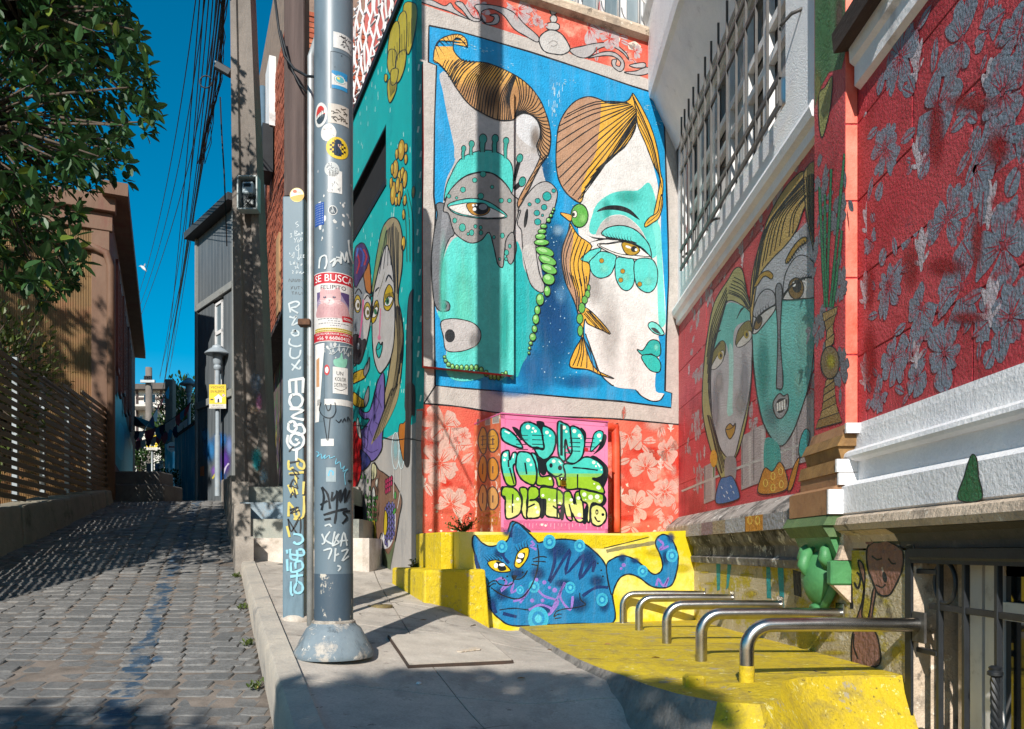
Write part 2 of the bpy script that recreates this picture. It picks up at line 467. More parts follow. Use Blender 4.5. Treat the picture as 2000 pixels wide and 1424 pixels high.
class Multi:
    """the same drawing calls sent to several surfaces, each with its own half planes (a wall with a proud part)"""
    def __init__(s, paints): s.ps = paints
    def __getattr__(s, k):
        def f(*a, **kw):
            for p in s.ps: getattr(p, k)(*a, **kw)
        return f
# ------------------------------------------------------------------ materials of the place
M = {}
M['cobble'] = None
M['concrete'] = pmat('pavement_concrete', '#c2b8ab', '#aaa196', 3.0, 0.9, bump=0.35, bscale=45, bdist=0.006, c3='#8a837a', s3=1.3, lo3=0.55, hi3=0.85, fine=0.25, layers=(('#5a544f', 13, .63, .66, None, .75), ('#d6cec2', 18, .63, .66, None, .6), ('#8a8177', 3.5, .52, .68, (1, .4, 1), .7), ('#6b655e', 1.7, .56, .64, None, .45)), cracks=.55)
M['concrete2'] = pmat('cover_concrete', '#c6bcae', '#b0a699', 5.0, 0.9, bump=0.3, bscale=60, bdist=0.005, c3='#7b746d', s3=2.2, fine=0.2)
M['kerb_face'] = pmat('kerb_plaster', '#bdb2a2', '#a19a90', 2.5, 0.9, bump=0.35, bscale=25, bdist=0.01, c3='#5d6066', s3=2.2, lo3=0.55, hi3=0.75, fine=0.2)
M['joint'] = pmat('joint_mortar', '#7d7268', '#5a5149', 5, 0.95, bump=0.4, bscale=80, bdist=0.006, c3='#2e2b29', s3=1.2)
M['yellow'] = pmat('yellow_ground_paint', '#c9ae18', '#b89f1c', 2.2, 0.75, bump=0.6, bscale=26, bdist=0.012, c3='#8d7a34', s3=2.6, lo3=0.55, hi3=0.75, fine=0.2, layers=(('#94803c', 9, .5, .66, (1, .35, 1), .75), ('#77693f', 4, .53, .68, (.5, 2, 1), .7), ('#4c432c', 38, .60, .64, None, .75), ('#d8cf8a', 22, .60, .63, None, .7), ('#8f887c', 6, .60, .63, None, .8)), cracks=.7)
M['yellow_wall'] = pmat('yellow_wall_paint', '#d2b715', '#c3a914', 2.5, 0.68, bump=0.5, bscale=16, bdist=0.016, c3='#a3912f', s3=4.0, lo3=0.6, hi3=0.75, fine=0.12, layers=(('#8c7c3a', 14, .57, .63, None, .7), ('#d8cd8e', 30, .61, .64, None, .7), ('#9a8a48', 3, .5, .7, (3, 3, .5), .55), ('#a39a84', 9, .62, .64, None, .8)))
M['rubble'] = pmat('rough_kerb', '#9a938a', '#7a746d', 9, 0.95, bump=0.9, bscale=28, bdist=0.02, c3='#4c4946', s3=3)
M['cream_rough'] = pmat('rough_cream_render', '#cbb994', '#e0d0b0', 3.5, 0.9, bump=1.0, bscale=30, bdist=0.025, c3='#cdb83c', s3=1.7, lo3=0.5, hi3=0.56, stretch=(1, 1, 2.2), fine=0.3, layers=(('#57503f', 6, .58, .66, None, .7), ('#efe8da', 13, .60, .63, None, .8), ('#3f3b34', 2.2, .58, .7, (1, 1, .4), .5)))
M['cream'] = pmat('cream_plaster', '#cdb9a2', '#b8a591', 4, 0.9, bump=0.6, bscale=30, bdist=0.012, c3='#8a7d70', s3=3, lo3=0.52, hi3=0.66, fine=0.2, layers=(('#4f473e', 7, .57, .63, None, .75), ('#e6dccb', 15, .6, .63, None, .8), ('#5d564c', 2.5, .54, .68, (1, 1, .4), .5)))
M['white'] = pmat('white_wall_paint', '#e8e6e5', '#d8d7d9', 3, 0.7, bump=0.5, bscale=38, bdist=0.008, c3='#9a989a', s3=2.4, lo3=0.6, hi3=0.78, fine=0.08)
M['white_stucco'] = pmat('white_stucco', '#ecebea', '#dddee0', 3, 0.75, bump=0.6, bscale=110, bdist=0.006, kind='stucco')
M['white_trim'] = pmat('white_trim', '#dcdad8', '#cbc9c8', 4, 0.55, bump=0.08, bscale=30, c3='#9d9994', s3=4, lo3=0.62, hi3=0.75)
M['brown'] = pmat('brown_moulding_paint', '#8a6242', '#9b7350', 5, 0.65, bump=0.3, bscale=30, bdist=0.008, c3='#4a3523', s3=4, lo3=0.55, hi3=0.7)
M['brown2'] = pmat('golden_brown_paint', '#8d6a3a', '#6a4c28', 9, 0.6, bump=0.3, bscale=30, bdist=0.008)
M['green'] = pmat('green_ornament_paint', '#4c8a55', '#3d7447', 6, 0.5, bump=0.3, bscale=40, bdist=0.006, c3='#2a4f33', s3=5, lo3=0.55, hi3=0.7)
M['olive'] = pmat('olive_moulding_paint', '#647a4c', '#49603c', 5, 0.7, bump=0.4, bscale=30, bdist=0.008, c3='#2e3b2a', s3=4)
M['black'] = pmat('black_paint', '#15181c', '#1e2226', 6, 0.6, bump=0.25, bscale=50, bdist=0.006)
M['iron'] = pmat('black_iron', '#101317', '#1b1f24', 14, 0.55, bump=0.25, bscale=120, bdist=0.003, spec=0.6)
M['grille'] = pmat('grey_grille_iron', '#4a4744', '#3a3836', 12, 0.5, bump=0.15, bscale=90, bdist=0.003, spec=0.5)
M['steel'] = pmat('stainless_steel', '#b9b6b1', '#a29f9a', 18, 0.26, 1.0, stretch=(1, 1, 1), bump=0.04, bscale=160, bdist=0.002)
M['galv'] = pmat('galvanised_pipe', '#8f9496', '#a6aaa9', 10, 0.5, 0.35, bump=0.1, bscale=60, bdist=0.003, c3='#6b5b4e', s3=5, lo3=0.62, hi3=0.75)
M['dark'] = pmat('dark_interior', '#0c0d0f')
M['glass'] = pmat('window_glass', '#10161a', None, rough=0.04, spec=0.9)
M['glass_pale'] = pmat('pale_curtained_glass', '#8b979d', '#5f7078', 2.0, 0.08, spec=0.9, stretch=(0.3, 4, 0.3))
M['pink_metal'] = pmat('pink_cabinet_paint', '#dd7fa6', '#d06f98', 3, 0.45, bump=0.05, bscale=30, c3='#b34f7d', s3=2, lo3=0.6, hi3=0.8)
M['cab_side'] = pmat('cabinet_side_paint', '#c4744a', '#b44a35', 14, 0.55, bump=0.05, c3='#d9d2c4', s3=9, lo3=0.56, hi3=0.6)
M['redpipe'] = pmat('red_pipe_paint', '#c23a22', '#d65a3a', 4, 0.5, bump=0.1, bscale=30)
M['brass'] = pmat('brass', '#b58a2e', None, rough=0.3, metal=1.0)
M['bed'] = M['joint']
# street stones: cool grey, each a little different, a broken dark blue line along the drain
def cobble_material():
    m, nt, bs, pos = base_mat('cobble_granite')
    oi = node(nt, 'ShaderNodeObjectInfo'); at_ = node(nt, 'ShaderNodeAttribute', attribute_name='tone')
    ad = node(nt, 'ShaderNodeMath', operation='ADD'); nt.links.new(at_.outputs['Fac'], ad.inputs[0]); nt.links.new(oi.outputs['Random'], ad.inputs[1])
    fr = node(nt, 'ShaderNodeMath', operation='FRACT'); nt.links.new(ad.outputs[0], fr.inputs[0])
    col = mixc(nt, fr.outputs[0], lin('#5b5b5a'), lin('#7b7976'))
    col = mixc(nt, noise_of(nt, pos, 30, 6, 0.7, 0.4, 0.7), col, lin('#575552'))
    col = mixc(nt, noise_of(nt, pos, 2.3, 6, 0.7, 0.52, 0.75), col, lin('#7d7974'))
    # drain line: x = -2.2 - 0.368 (y - 4.16)
    sx = node(nt, 'ShaderNodeSeparateXYZ'); nt.links.new(pos, sx.inputs[0])
    a = node(nt, 'ShaderNodeMath', operation='MULTIPLY_ADD'); nt.links.new(sx.outputs['Y'], a.inputs[0]); a.inputs[1].default_value = 0.368; a.inputs[2].default_value = 2.2-0.368*4.16
    b = node(nt, 'ShaderNodeMath', operation='ADD'); nt.links.new(a.outputs[0], b.inputs[0]); nt.links.new(sx.outputs['X'], b.inputs[1])
    n = noise_of(nt, pos, 4.5, 5, 0.6, 0.3, 0.7)
    c = node(nt, 'ShaderNodeMath', operation='MULTIPLY_ADD'); nt.links.new(n, c.inputs[0]); c.inputs[1].default_value = -0.22; nt.links.new(b.outputs[0], c.inputs[2])
    d = node(nt, 'ShaderNodeMath', operation='ABSOLUTE'); nt.links.new(c.outputs[0], d.inputs[0])
    e = node(nt, 'ShaderNodeMapRange'); e.inputs['From Min'].default_value = 0.055; e.inputs['From Max'].default_value = 0.03; nt.links.new(d.outputs[0], e.inputs[0])
    e2 = node(nt, 'ShaderNodeMath', operation='MULTIPLY'); nt.links.new(e.outputs[0], e2.inputs[0]); nt.links.new(noise_of(nt, pos, 2.6, 5, 0.7, 0.37, 0.47), e2.inputs[1])
    e3 = node(nt, 'ShaderNodeMath', operation='MULTIPLY'); nt.links.new(e2.outputs[0], e3.inputs[0]); e3.inputs[1].default_value = 0.85
    col = mixc(nt, e3.outputs[0], col, lin('#173a52'))
    nt.links.new(col, bs.inputs['Base Color']); bs.inputs['Roughness'].default_value = 0.72
    do_bump(nt, bs, pos, 'noise', 55, 0.45, 0.008)
    return m
M['cobble'] = cobble_material()
# ------------------------------------------------------------------ heights
def smooth(a, b, x):
    t = max(0, min(1, (x-a)/(b-a))); return t*t*(3-2*t)
def z_street(Y):
    if Y < 13.5: return 0.175*Y
    if Y < 22: return 2.3625+0.074*(Y-13.5)
    return 2.99+0.01*(Y-22)
def x_kerb(Y): return -1.11-0.395*(Y-3.58)
def x_left(Y): return -5.8-0.28*(Y-8.7)
def z_plat(Y): return 1.002-0.021*Y
BND = [(2.6, 1.25), (2.88, 0.80), (3.1, 0.67), (3.4, 0.57), (3.71, 0.50), (4.24, 0.37), (5.41, 0.21), (6.73, 0.03), (9, -0.1)]
def x_bnd(Y):
    if Y <= BND[0][0]: return BND[0][1]+(BND[0][0]-Y)
    for (a, b), (c, d) in zip(BND, BND[1:]):
        if Y <= c: return b+(d-b)*(Y-a)/(c-a)
    return BND[-1][1]
def z_walk(X, Y):
    z = 0.513-0.112*X+0.0846*Y - 0.2*smooth(-0.75, 0.05, X)*smooth(5.2, 6.6, Y)
    d = X-x_bnd(Y); t = min(z, z_plat(Y)-0.03); t2_ = z_plat(Y)-0.03; q = smooth(3.25, 3.8, Y)
    return z+((t+(t2_-t)*q)-z)*smooth(-0.55, -0.03, d)
def on_walk(px, py):
    lo, hi = 1.0, 14.0
    r = ray(px, py)
    for _ in range(40):
        m = (lo+hi)/2; p = r*m
        if EYE+p.z > z_walk(p.x, p.y): lo = m
        else: hi = m
    p = r*lo; return Vector((p.x, p.y, z_walk(p.x, p.y)))
def grid(name, xl, xr, Y0, Y1, nx, ny, zf, mat, parent=None, depth=0.0, rough=0.0):
    mb = MB(); vs = []; fs = []
    for j in range(ny+1):
        Y = Y0+(Y1-Y0)*j/ny; a, b = xl(Y), xr(Y)
        for i in range(nx+1):
            X = a+(b-a)*i/nx; z = zf(X, Y)+rough*mnoise.noise((X*3, Y*3, 0)); vs.append((X, Y, z))
    for j in range(ny):
        for i in range(nx):
            k = j*(nx+1)+i; fs.append((k, k+1, k+nx+2, k+nx+1))
    if depth:
        n0 = len(vs); ring = [i for i in range(nx+1)]+[j*(nx+1)+nx for j in range(1, ny+1)]+[ny*(nx+1)+i for i in range(nx-1, -1, -1)]+[j*(nx+1) for j in range(ny-1, 0, -1)]
        for i in ring: x, y, z = vs[i]; vs.append((x, y, z-depth))
        m = len(ring)
        for i in range(m): fs.append((ring[i], n0+i, n0+(i+1) % m, ring[(i+1) % m]))
    mb.add(vs, fs)
    return mb.build(name, mat, parent, smooth=True, angle=40)
# ------------------------------------------------------------------ ground, street
def z_ground(X, Y): return z_street(min(max(Y, -40), 60))-0.25-1.6*smooth(-4.2, -2.2, X)*(1-smooth(20, 40, Y))
gm = MB(); GX = [-400, -60, -12, -4.2, -3.7, -3.2, -2.7, -2.2, 3, 40, 400]; GYs = [-40, -10, -5, 0, 3, 6, 9, 12, 13.5, 16, 20, 22, 28, 34, 40, 60, 200, 900]
gm.add([(x, y, z_ground(x, y)) for y in GYs for x in GX], [(j*11+i, j*11+i+1, j*11+i+12, j*11+i+11) for j in range(len(GYs)-1) for i in range(10)])
tag(gm.build('ground', pmat('bare_ground', '#7d7468', '#675f55', 0.5, 0.95)), kind='structure')
street = tag(grid('street', lambda Y: x_left(Y)-0.2, lambda Y: x_kerb(Y)+0.1, -6, 30, 8, 72, lambda X, Y: z_street(Y)-0.004, M['joint']), kind='structure')
def stone_mesh(i):
    r = random.Random(i); mb = MB(); c = 0.10+0.05*r.random()
    base = [(-.5, -.5), (.5, -.5), (.5, .5), (-.5, .5)]
    def ring(s, z, j): return [(x*s+r.uniform(-j, j), y*s+r.uniform(-j, j), z+r.uniform(-j, j)*0.6) for x, y in base]
    # eight-sided outline with knocked corners
    out = []
    for k in range(4):
        x, y = base[k]; q = 0.08+0.10*r.random()
        nx_, ny_ = base[(k+1) % 4]; px_, py_ = base[k-1]
        out += [(x+(px_-x)*q, y+(py_-y)*q), (x+(nx_-x)*q, y+(ny_-y)*q)]
    out = [(x*(1+r.uniform(-.03, .01)), y*(1+r.uniform(-.05, .02))) for x, y in out]
    b0 = [(x, y, -1.0) for x, y in out]; b1 = [(x*0.985, y*0.97, 0.15+r.uniform(-.1, .1)) for x, y in out]; b2 = [(x*0.93, y*0.90, 0.55+r.uniform(-.25, .3)) for x, y in out]
    mb.add(b0+b1+b2, [(k, (k+1) % 8, 8+(k+1) % 8, 8+k) for k in range(8)]+[(8+k, 8+(k+1) % 8, 16+(k+1) % 8, 16+k) for k in range(8)]+[tuple(range(16, 24))])
    return mb
STN = [stone_mesh(i) for i in range(14)]
STM = []
for i, mb in enumerate(STN):
    me = mb.mesh('cobblestone'); me.materials.append(M['cobble']); me.polygons.foreach_set('use_smooth', [True]*len(me.polygons)); me.set_sharp_from_angle(angle=math.radians(50))
    STM.append(me)
rs = random.Random(3)
stones = []
Y = 2.6
while Y < 15.5:
    h = rs.uniform(0.112, 0.142) if Y < 9 else rs.uniform(0.13, 0.16)
    xc = -2.2-0.368*(Y-4.16)
    # centre: four columns laid in line along the drain
    for k in range(-3, 3):
        wd = 0.19; stones.append((xc+(k+0.5)*wd+rs.uniform(-.006, .006), Y, wd-rs.uniform(.006, .022), h-rs.uniform(.004, .016)))
    x = xc+3*0.19+rs.uniform(0, 0.1)-0.05; 
    while x < x_kerb(Y)-0.03:
        wd = min(rs.uniform(0.12, 0.20), x_kerb(Y)-x); 
        if wd > 0.05: stones.append((x+wd/2, Y+rs.uniform(-.006, .006), wd-rs.uniform(.003, .012), h-rs.uniform(.003, .012)))
        x += wd
    x = xc-3*0.19-rs.uniform(0, 0.08)+0.04
    while x > x_left(Y)+0.02:
        wd = min(rs.uniform(0.12, 0.21), x-x_left(Y))
        if wd > 0.05: stones.append((x-wd/2, Y+rs.uniform(-.006, .006), wd-rs.uniform(.003, .012), h-rs.uniform(.003, .012)))
        x -= wd
    Y += h
def vis(s):
    X, Y = s[0], s[1]; px = HX+FPX*X/Y; py = HY-FPX*(z_street(Y)-EYE)/Y
    return -30 < px < 2030 and py < 1440
seen = sorted([s for s in stones if vis(s)], key=lambda s: s[1])
near = set(id(s) for s in seen[:300])
big = MB(); tones = []
tilt = math.atan(0.175)
for s in stones:
    X, Y, wd, h = s; zz = z_street(Y)+rs.uniform(-.009, .004)+.012*mnoise.noise((X*1.3, Y*1.3, 4))
    rz = rs.uniform(-.05, .05); mtx = Matrix.Translation((X, Y, zz)) @ Matrix.Rotation(tilt if Y < 13.5 else 0.07, 4, 'X') @ Matrix.Rotation(rz, 4, 'Z') @ Matrix.Rotation(rs.uniform(-.04, .04), 4, 'Y') @ Matrix.Diagonal((wd, h, 0.010+rs.uniform(-.002, .004), 1))
    k = rs.randrange(14)
    if id(s) in near:
        o = bpy.data.objects.new('cobblestone', STM[k]); COL.objects.link(o); o.parent = street
        o.matrix_local = Matrix.Translation(-wloc(street)) @ mtx
    else:
        big.add([mtx @ v for v in STN[k].v], STN[k].f); tones += [rs.random()]*len(STN[k].v)
o = big.build('cobblestones', M['cobble'], street, smooth=True, angle=50); o['kind'] = 'stuff'
a = o.data.attributes.new('tone', 'FLOAT', 'POINT'); a.data.foreach_set('value', tones)
# ------------------------------------------------------------------ kerb and raised pavement
mb = MB(); kv = []; kf = []
KY = [0.5+0.3*i for i in range(24)]+[7.5]
for Y in KY:
    X = x_kerb(Y); j = 0.008*mnoise.noise((0, Y*4, 3))
    zt = z_walk(X, Y)
    kv += [(X+0.015+j, Y, z_street(Y)-0.1), (X+j, Y, zt-0.03), (X+0.02+j, Y, zt+0.004), (X+0.13, Y, zt+0.004), (X+0.13, Y, zt-0.1)]
for i in range(len(KY)-1):
    for k in range(4): kf.append((i*5+k, i*5+k+1, i*5+5+k+1, i*5+5+k))
mb.add(kv, kf)
kerb = tag(mb.build('kerb', M['kerb_face'], smooth=True, angle=35), kind='structure')
walk = tag(grid('sidewalk', lambda Y: x_kerb(Y)+0.11, lambda Y: 1.9, -2.0, 8.6, 14, 40, lambda X, Y: z_walk(X, Y)-0.035, M['joint']), kind='structure')
for (a, b) in ((-2.0, 1.6), (1.6, 3.55), (3.56, 4.95), (4.965, 5.95), (5.965, 8.5)):
    for (p, q) in ((0.0, 0.47), (0.474, 1.0)):
        L = lambda Y, p=p: (x_kerb(Y)+0.134)*(1-p)+(x_bnd(Y) if Y > 2.6 else 1.75)*p
        R = lambda Y, q=q: ((x_kerb(Y)+0.134)*(1-q)+(x_bnd(Y) if Y > 2.6 else 1.75)*q)+(0.25 if q == 1 and Y > 2.6 else 0)
        if b < 3: p_ = p
        grid('slab', L, R, a, b, 8, max(4, int((b-a)*6)), lambda X, Y: z_walk(X, Y), M['concrete'], walk, depth=0.03, rough=0.004)
# inspection cover let into the pavement
q = [on_walk(*p) for p in ((757, 1246), (938, 1241), (1003, 1296), (797, 1306))]
cov = thing('inspection_cover', sum(q, Vector())/4, 'flat square concrete inspection cover in the pavement beside the grey lamp pole', 'cover')
cen = sum(q, Vector())/4
MB().prism([p+(cen-p)*0.03+Vector((0, 0, -.01)) for p in q], (0, 0, 0.032)).build('lid', M['concrete2'], cov)
fr = MB()
for i in range(4):
    a, b = q[i], q[(i+1) % 4]; dd = (b-a); inn = (cen-(a+b)/2).normalized()*0.026
    fr.prism([a+Vector((0, 0, -.02)), b+Vector((0, 0, -.02)), b+inn+Vector((0, 0, -.02)), a+inn+Vector((0, 0, -.02))], (0, 0, 0.036))
fr.build('frame', pmat('rusty_angle_iron', '#4c3b31', '#37302b', 12, 0.8, bump=0.3), cov)
sp = MB()
for i in range(4):
    c = on_walk(900+i*9, 1278-i*1.2); sp.prism([c+Vector((0.035*math.cos(t)*(1+.3*math.sin(3*t+i)), 0.05*math.sin(t), 0.018)) for t in [k*0.7 for k in range(9)]], (0, 0, 0.004+0.0007*i))
sp.build('spalled_patch', pmat('fresh_concrete', '#cabdae', '#b8a78f', 20, 0.95), cov)
c = on_walk(742, 1184)
vc = thing('valve_cap', c, 'small round brass coloured valve cap set in the pavement behind the lamp pole', 'valve cap')
MB().lathe([(0.095, -0.01), (0.095, 0.006), (0.085, 0.010), (0.07, 0.006), (0.055, 0.006), (0.05, 0.011), (0.02, 0.012)], c, 28).build('ring', pmat('worn_brass', '#8b7a4a', '#6b604a', 30, 0.6, 0.3), vc, True, 40)
MB().lathe([(0.02, 0.0), (0.02, 0.016), (0.012, 0.018)], c, 14).build('pin', M['grille'], vc, True, 40)
# scraps lying on the pavement
for (x, y, nm, lb) in ((818, 1337, 'pebble', 'small pale pebble on the shaded foreground pavement'), (560, 1264, 'paper_scrap', 'white paper scrap on the pavement beside the flared pole base')):
    c = on_walk(x, y); m_ = MB(); m_.lathe([(0.008, 0), (0.014, 0.004), (0.012, 0.011), (0.004, 0.014)], c, 7)
    tag(m_.build(nm, M['white_trim']), lb, nm.split('_')[0])
# yellow platform under the racks
out = [(.045, 6.73), (.13, 6.1), (.217, 5.41), (.30, 4.75), (.37, 4.24), (.44, 3.9), (.51, 3.62), (.59, 3.36), (.67, 3.1), (.78, 2.92), (.92, 2.86), (1.04, 2.98), (1.13, 3.22), (1.26, 3.36), (1.5, 3.41), (1.74, 3.42)]
skirt = [0.04, .04, .05, .05, .06, .07, .09, .11, .13, .15, .18, .22, .25, .25, .25, .25]
top = []
for i, (x, y) in enumerate(out):
    jit = 0.02*mnoise.noise((x*9, y*9, 1)); top.append(Vector((x+jit, y+jit, z_plat(y)+0.004+(0.03 if i > 11 else 0))))
mbp = MB(); mbp.mi = 0
back = [Vector((1.76, 8.45, z_plat(8.45))), Vector((-0.3, 8.2, z_plat(8.2)))]
rim_ = top+back
for t in tessellate_polygon([[Vector((p.x, p.y, 0)) for p in rim_]]): mbp.face([rim_[i] for i in t])
dirs = []
for i in range(len(out)):
    a = Vector(out[max(0, i-1)]); b = Vector(out[min(len(out)-1, i+1)]); t = (b-a).normalized(); dirs.append(Vector((-t.y*-1, t.x*-1)) if False else Vector((t.y, -t.x)))
for i in range(len(out)-1):
    def low(k):
        d = dirs[k]; s_ = skirt[k]
        if d.x > 0 and d.y > 0: d = -d
        d2 = d if (Vector(out[k])-Vector((1.4, 5.5))).dot(d) > 0 else -d
        x, y = out[k][0]+d2.x*s_, out[k][1]+d2.y*s_
        return Vector((x, y, z_walk(x, y)-0.06))
    A, B = top[i], top[i+1]; C, D = low(i+1), low(i)
    m1, m2 = A.lerp(D, 0.5)+Vector((0, 0, .035*random.random())), B.lerp(C, 0.5)+Vector((0, 0, .035*random.random()))
    mbp.mi = 1 if i < 9 else 0
    if i < 10: mbp.face([A, B, C, D])
    else: mbp.face([A, B, C, D])
plat = tag(mbp.build('platform', [M['yellow'], M['rubble']], smooth=True, angle=52, weld=True), kind='structure')
# small yellow plinth block on the platform edge
c = Vector((0.775, 3.27, z_plat(3.27)))
tag(MB().box(c+Vector((0, 0, 0.02)), (0.085, 0.085, 0.075), ch=0.012).build('plinth_block', M['yellow']), 'small square yellow block on the edge of the yellow platform', 'block')
# stepped upper pavement
steps = thing('pavement_steps', (-2.0, 8.0, 1.4), 'four concrete pavement steps painted white and faded blue behind the poles', 'steps')
stz = [1.64, 1.84, 2.03, 2.22]
smats = [pmat('white_riser', '#d3c9bf', '#b3a697', 6, 0.85, bump=0.4, bscale=40, bdist=0.006, c3='#7d6d5f', s3=3, lo3=0.6, hi3=0.72, fine=0.2), pmat('sage_riser', '#8d9189', '#a19c90', 4, 0.85, bump=0.35, bscale=40, c3='#6f7470', s3=3, fine=0.2), pmat('blue_riser', '#7c94a5', '#8f9aa0', 3, 0.85, bump=0.35, bscale=40, c3='#a59a8b', s3=2.5, fine=0.2), pmat('sage_riser_top', '#939388', '#858b86', 4, 0.85, bump=0.35, bscale=40, c3='#6f7470', s3=3, fine=0.2)]
for i in range(4):
    y0 = 7.5+0.3*i; y1 = 9.0; xr = -1.38-0.16*i if i < 2 else -1.75; xl = x_kerb(y0)+0.03
    zb = 1.2
    pl = [(xl, y0), (xr-0.08, y0), (xr-0.02, y0+0.03), (xr, y0+0.12), (xr-0.05*0, y1), (x_kerb(y1)+0.03, y1)]
    m_ = MB(); m_.prism([Vector((x, y, zb)) for x, y in pl], (0, 0, stz[i]-zb-0.0015*i)); m_.build('step', smats[i], steps)
def z_up(Y): return 2.215+0.085*(Y-8.4)
up = tag(grid('upper_sidewalk', lambda Y: x_kerb(Y)+0.02, lambda Y: -0.9-0.44*(Y-7.1)+0.15 if Y > 9.3 else -1.8, 9.0, 16.5, 3, 12, lambda X, Y: z_up(Y), M['concrete'], depth=0.9), kind='structure')
# retaining kerb wall along the street beside the steps: upright rendered stones
rw = thing('retaining_wall', (x_kerb(10), 10, 1.6), 'low weathered retaining wall of upright slabs along the street side of the steps', 'wall')
rm = pmat('weathered_render', '#9a9187', '#7c756d', 5, 0.9, bump=0.5, bscale=30, bdist=0.01, c3='#4f4b47', s3=3, fine=0.2)
for i in range(16):
    y0 = 7.25+0.5*i; y1 = y0+0.485
    zt = (lambda Y: max(z_up(Y), 0)+0.10 if Y > 8.6 else 1.52+0.75*smooth(7.1, 8.6, Y)*1.0)
    a = [(x_kerb(y0)-0.05, y0), (x_kerb(y0)+0.12, y0), (x_kerb(y1)+0.12, y1), (x_kerb(y1)-0.05, y1)]
    zz = zt((y0+y1)/2)+random.uniform(-.015, .015)
    MB().prism([Vector((x+random.uniform(-.008, .008), y, z_street(y0)-0.2)) for x, y in a], (0, 0, zz-z_street(y0)+0.2)).build('slab', rm, rw)
# ------------------------------------------------------------------ corner house with the murals
AC = Vector((1.80, 8.30, 0.0))                       # inner corner where the two walls meet
AU = Vector((2.2, 1.0, 0)).normalized()
AT = AC-AU*2.952                                     # outer corner with the turquoise wall
WA = Plane(AT, AU)                                   # big mural wall
TU = Vector((-0.44, 1.0, 0)).normalized()
WT = Plane(AT, TU)                                   # turquoise wall
WB = Plane((1.80, 8.3, 0), (0, -1, 0))               # right wall, a = distance from the corner towards the camera
WL_ = Plane((1.74, 8.3, 0), (0, -1, 0))              # its lower part
PIL = Plane((1.735, 8.3, 0), (0, -1, 0))
Z = lambda r: EYE+r                                  # heights measured from eye level
house = thing('mural_house', (1.0, 8.5, 0.6), 'corner house with red flowered walls, big face murals and barred windows', 'house')
red = pmat('red_wall_paint', '#b8281f', '#c8412f', 1.6, 0.6, bump=0.55, bscale=70, bdist=0.007, kind='stucco', c3='#8e1418', s3=1.1, lo3=0.5, hi3=0.7)
redB = pmat('crimson_wall_paint', '#b92b38', '#c4484f', 1.2, 0.5, bump=1.0, bscale=75, bdist=0.012, kind='stucco', c3='#93131f', s3=1.3, lo3=0.5, hi3=0.66)
salmon = pmat('salmon_wall_paint', '#cf6a55', '#bf3b2c', 1.4, 0.65, bump=0.6, bscale=75, bdist=0.007, kind='stucco', c3='#d9a78f', s3=2.5, lo3=0.55, hi3=0.72)
teal = pmat('turquoise_wall_paint', '#169a97', '#12a6a2', 2.0, 0.5, bump=0.12, bscale=40, bdist=0.006, c3='#0c7f84', s3=1.5, lo3=0.55, hi3=0.75)
greyw = pmat('grey_dado_paint', '#8f8d8b', '#a39d97', 2.0, 0.7, bump=0.25, bscale=40, c3='#6d6f72', s3=1.6, stretch=(1, 1, 0.4))
pinkw = pmat('pink_wall_paint', '#c4625c', '#cc706a', 3, 0.6, bump=0.2, bscale=50)
ED = -WA.n
def slab(pl, a0, a1, z0, z1, th, d=0.0):
    m = MB(); m.prism([pl.pt(a0, z0, d), pl.pt(a1, z0, d), pl.pt(a1, z1, d), pl.pt(a0, z1, d)], -pl.n*th); return m
A_LEN = 2.952
slab(WA, 0.01, A_LEN+0.25, 0.4, Z(5.45), 0.35).build('front_wall', salmon, house)
# proud plaster pier carrying the left half of the big mural
pa0 = WA.px(824, 500)[0]; pa1 = WA.off(0.08).px(1003, 500)[0]
PR = WA.off(0.08)
zt_ = PR.px(862, 127)[1]; zb_ = PR.px(1003, 733)[1]
slab(WA, pa0, pa1, zb_, zt_, 0.085, 0.08).build('plaster_pier', red, house)
# window ledge and window above the mural
wl = MB(); a0, a1 = 0.55, A_LEN-0.05
wl.prism([WA.pt(a0, Z(5.38), 0.002), WA.pt(a0, Z(5.40), 0.07), WA.pt(a0, Z(5.46), 0.08), WA.pt(a0, Z(5.50), 0.06), WA.pt(a0, Z(5.51), -0.2), WA.pt(a0, Z(5.38), -0.2)], WA.u*(a1-a0)); wl.build('window_ledge', M['cream'], house)
up_w = slab(WA, 0.01, 0.6, Z(5.45), 9.5, 0.35).build('upper_wall', red, house)
wf = empty('upper_window', WA.pt(1.6, Z(5.5), -0.1)); wf.parent = house; wf.location = WL['upper_window']-wloc(house)
WL['upper_window'] = WA.pt(1.6, Z(5.5), -0.1)
slab(WA, 0.6, A_LEN, Z(5.50), 9.5, 0.02, -0.16).build('pane', M['glass_pale'], wf)
for i in range(9):
    a = 0.66+i*0.27; slab(WA, a, a+0.075, Z(5.5), 9.5, 0.05, -0.10).build('mullion', M['white_trim'], wf)
lat = MB()
for i in range(9):
    a = 0.78+i*0.25
    lat.tube([WA.pt(a+0.10*math.cos(t), Z(5.85)+0.12*math.sin(t), 0.05) for t in [math.pi*k/8-math.pi for k in range(9)]], 0.009, 6)
    lat.tube([WA.pt(a-0.125, Z(5.5), 0.05), WA.pt(a-0.125, Z(6.6), 0.05)], 0.009, 6)
lat.build('scrolled_grille', M['white_trim'], wf, True)
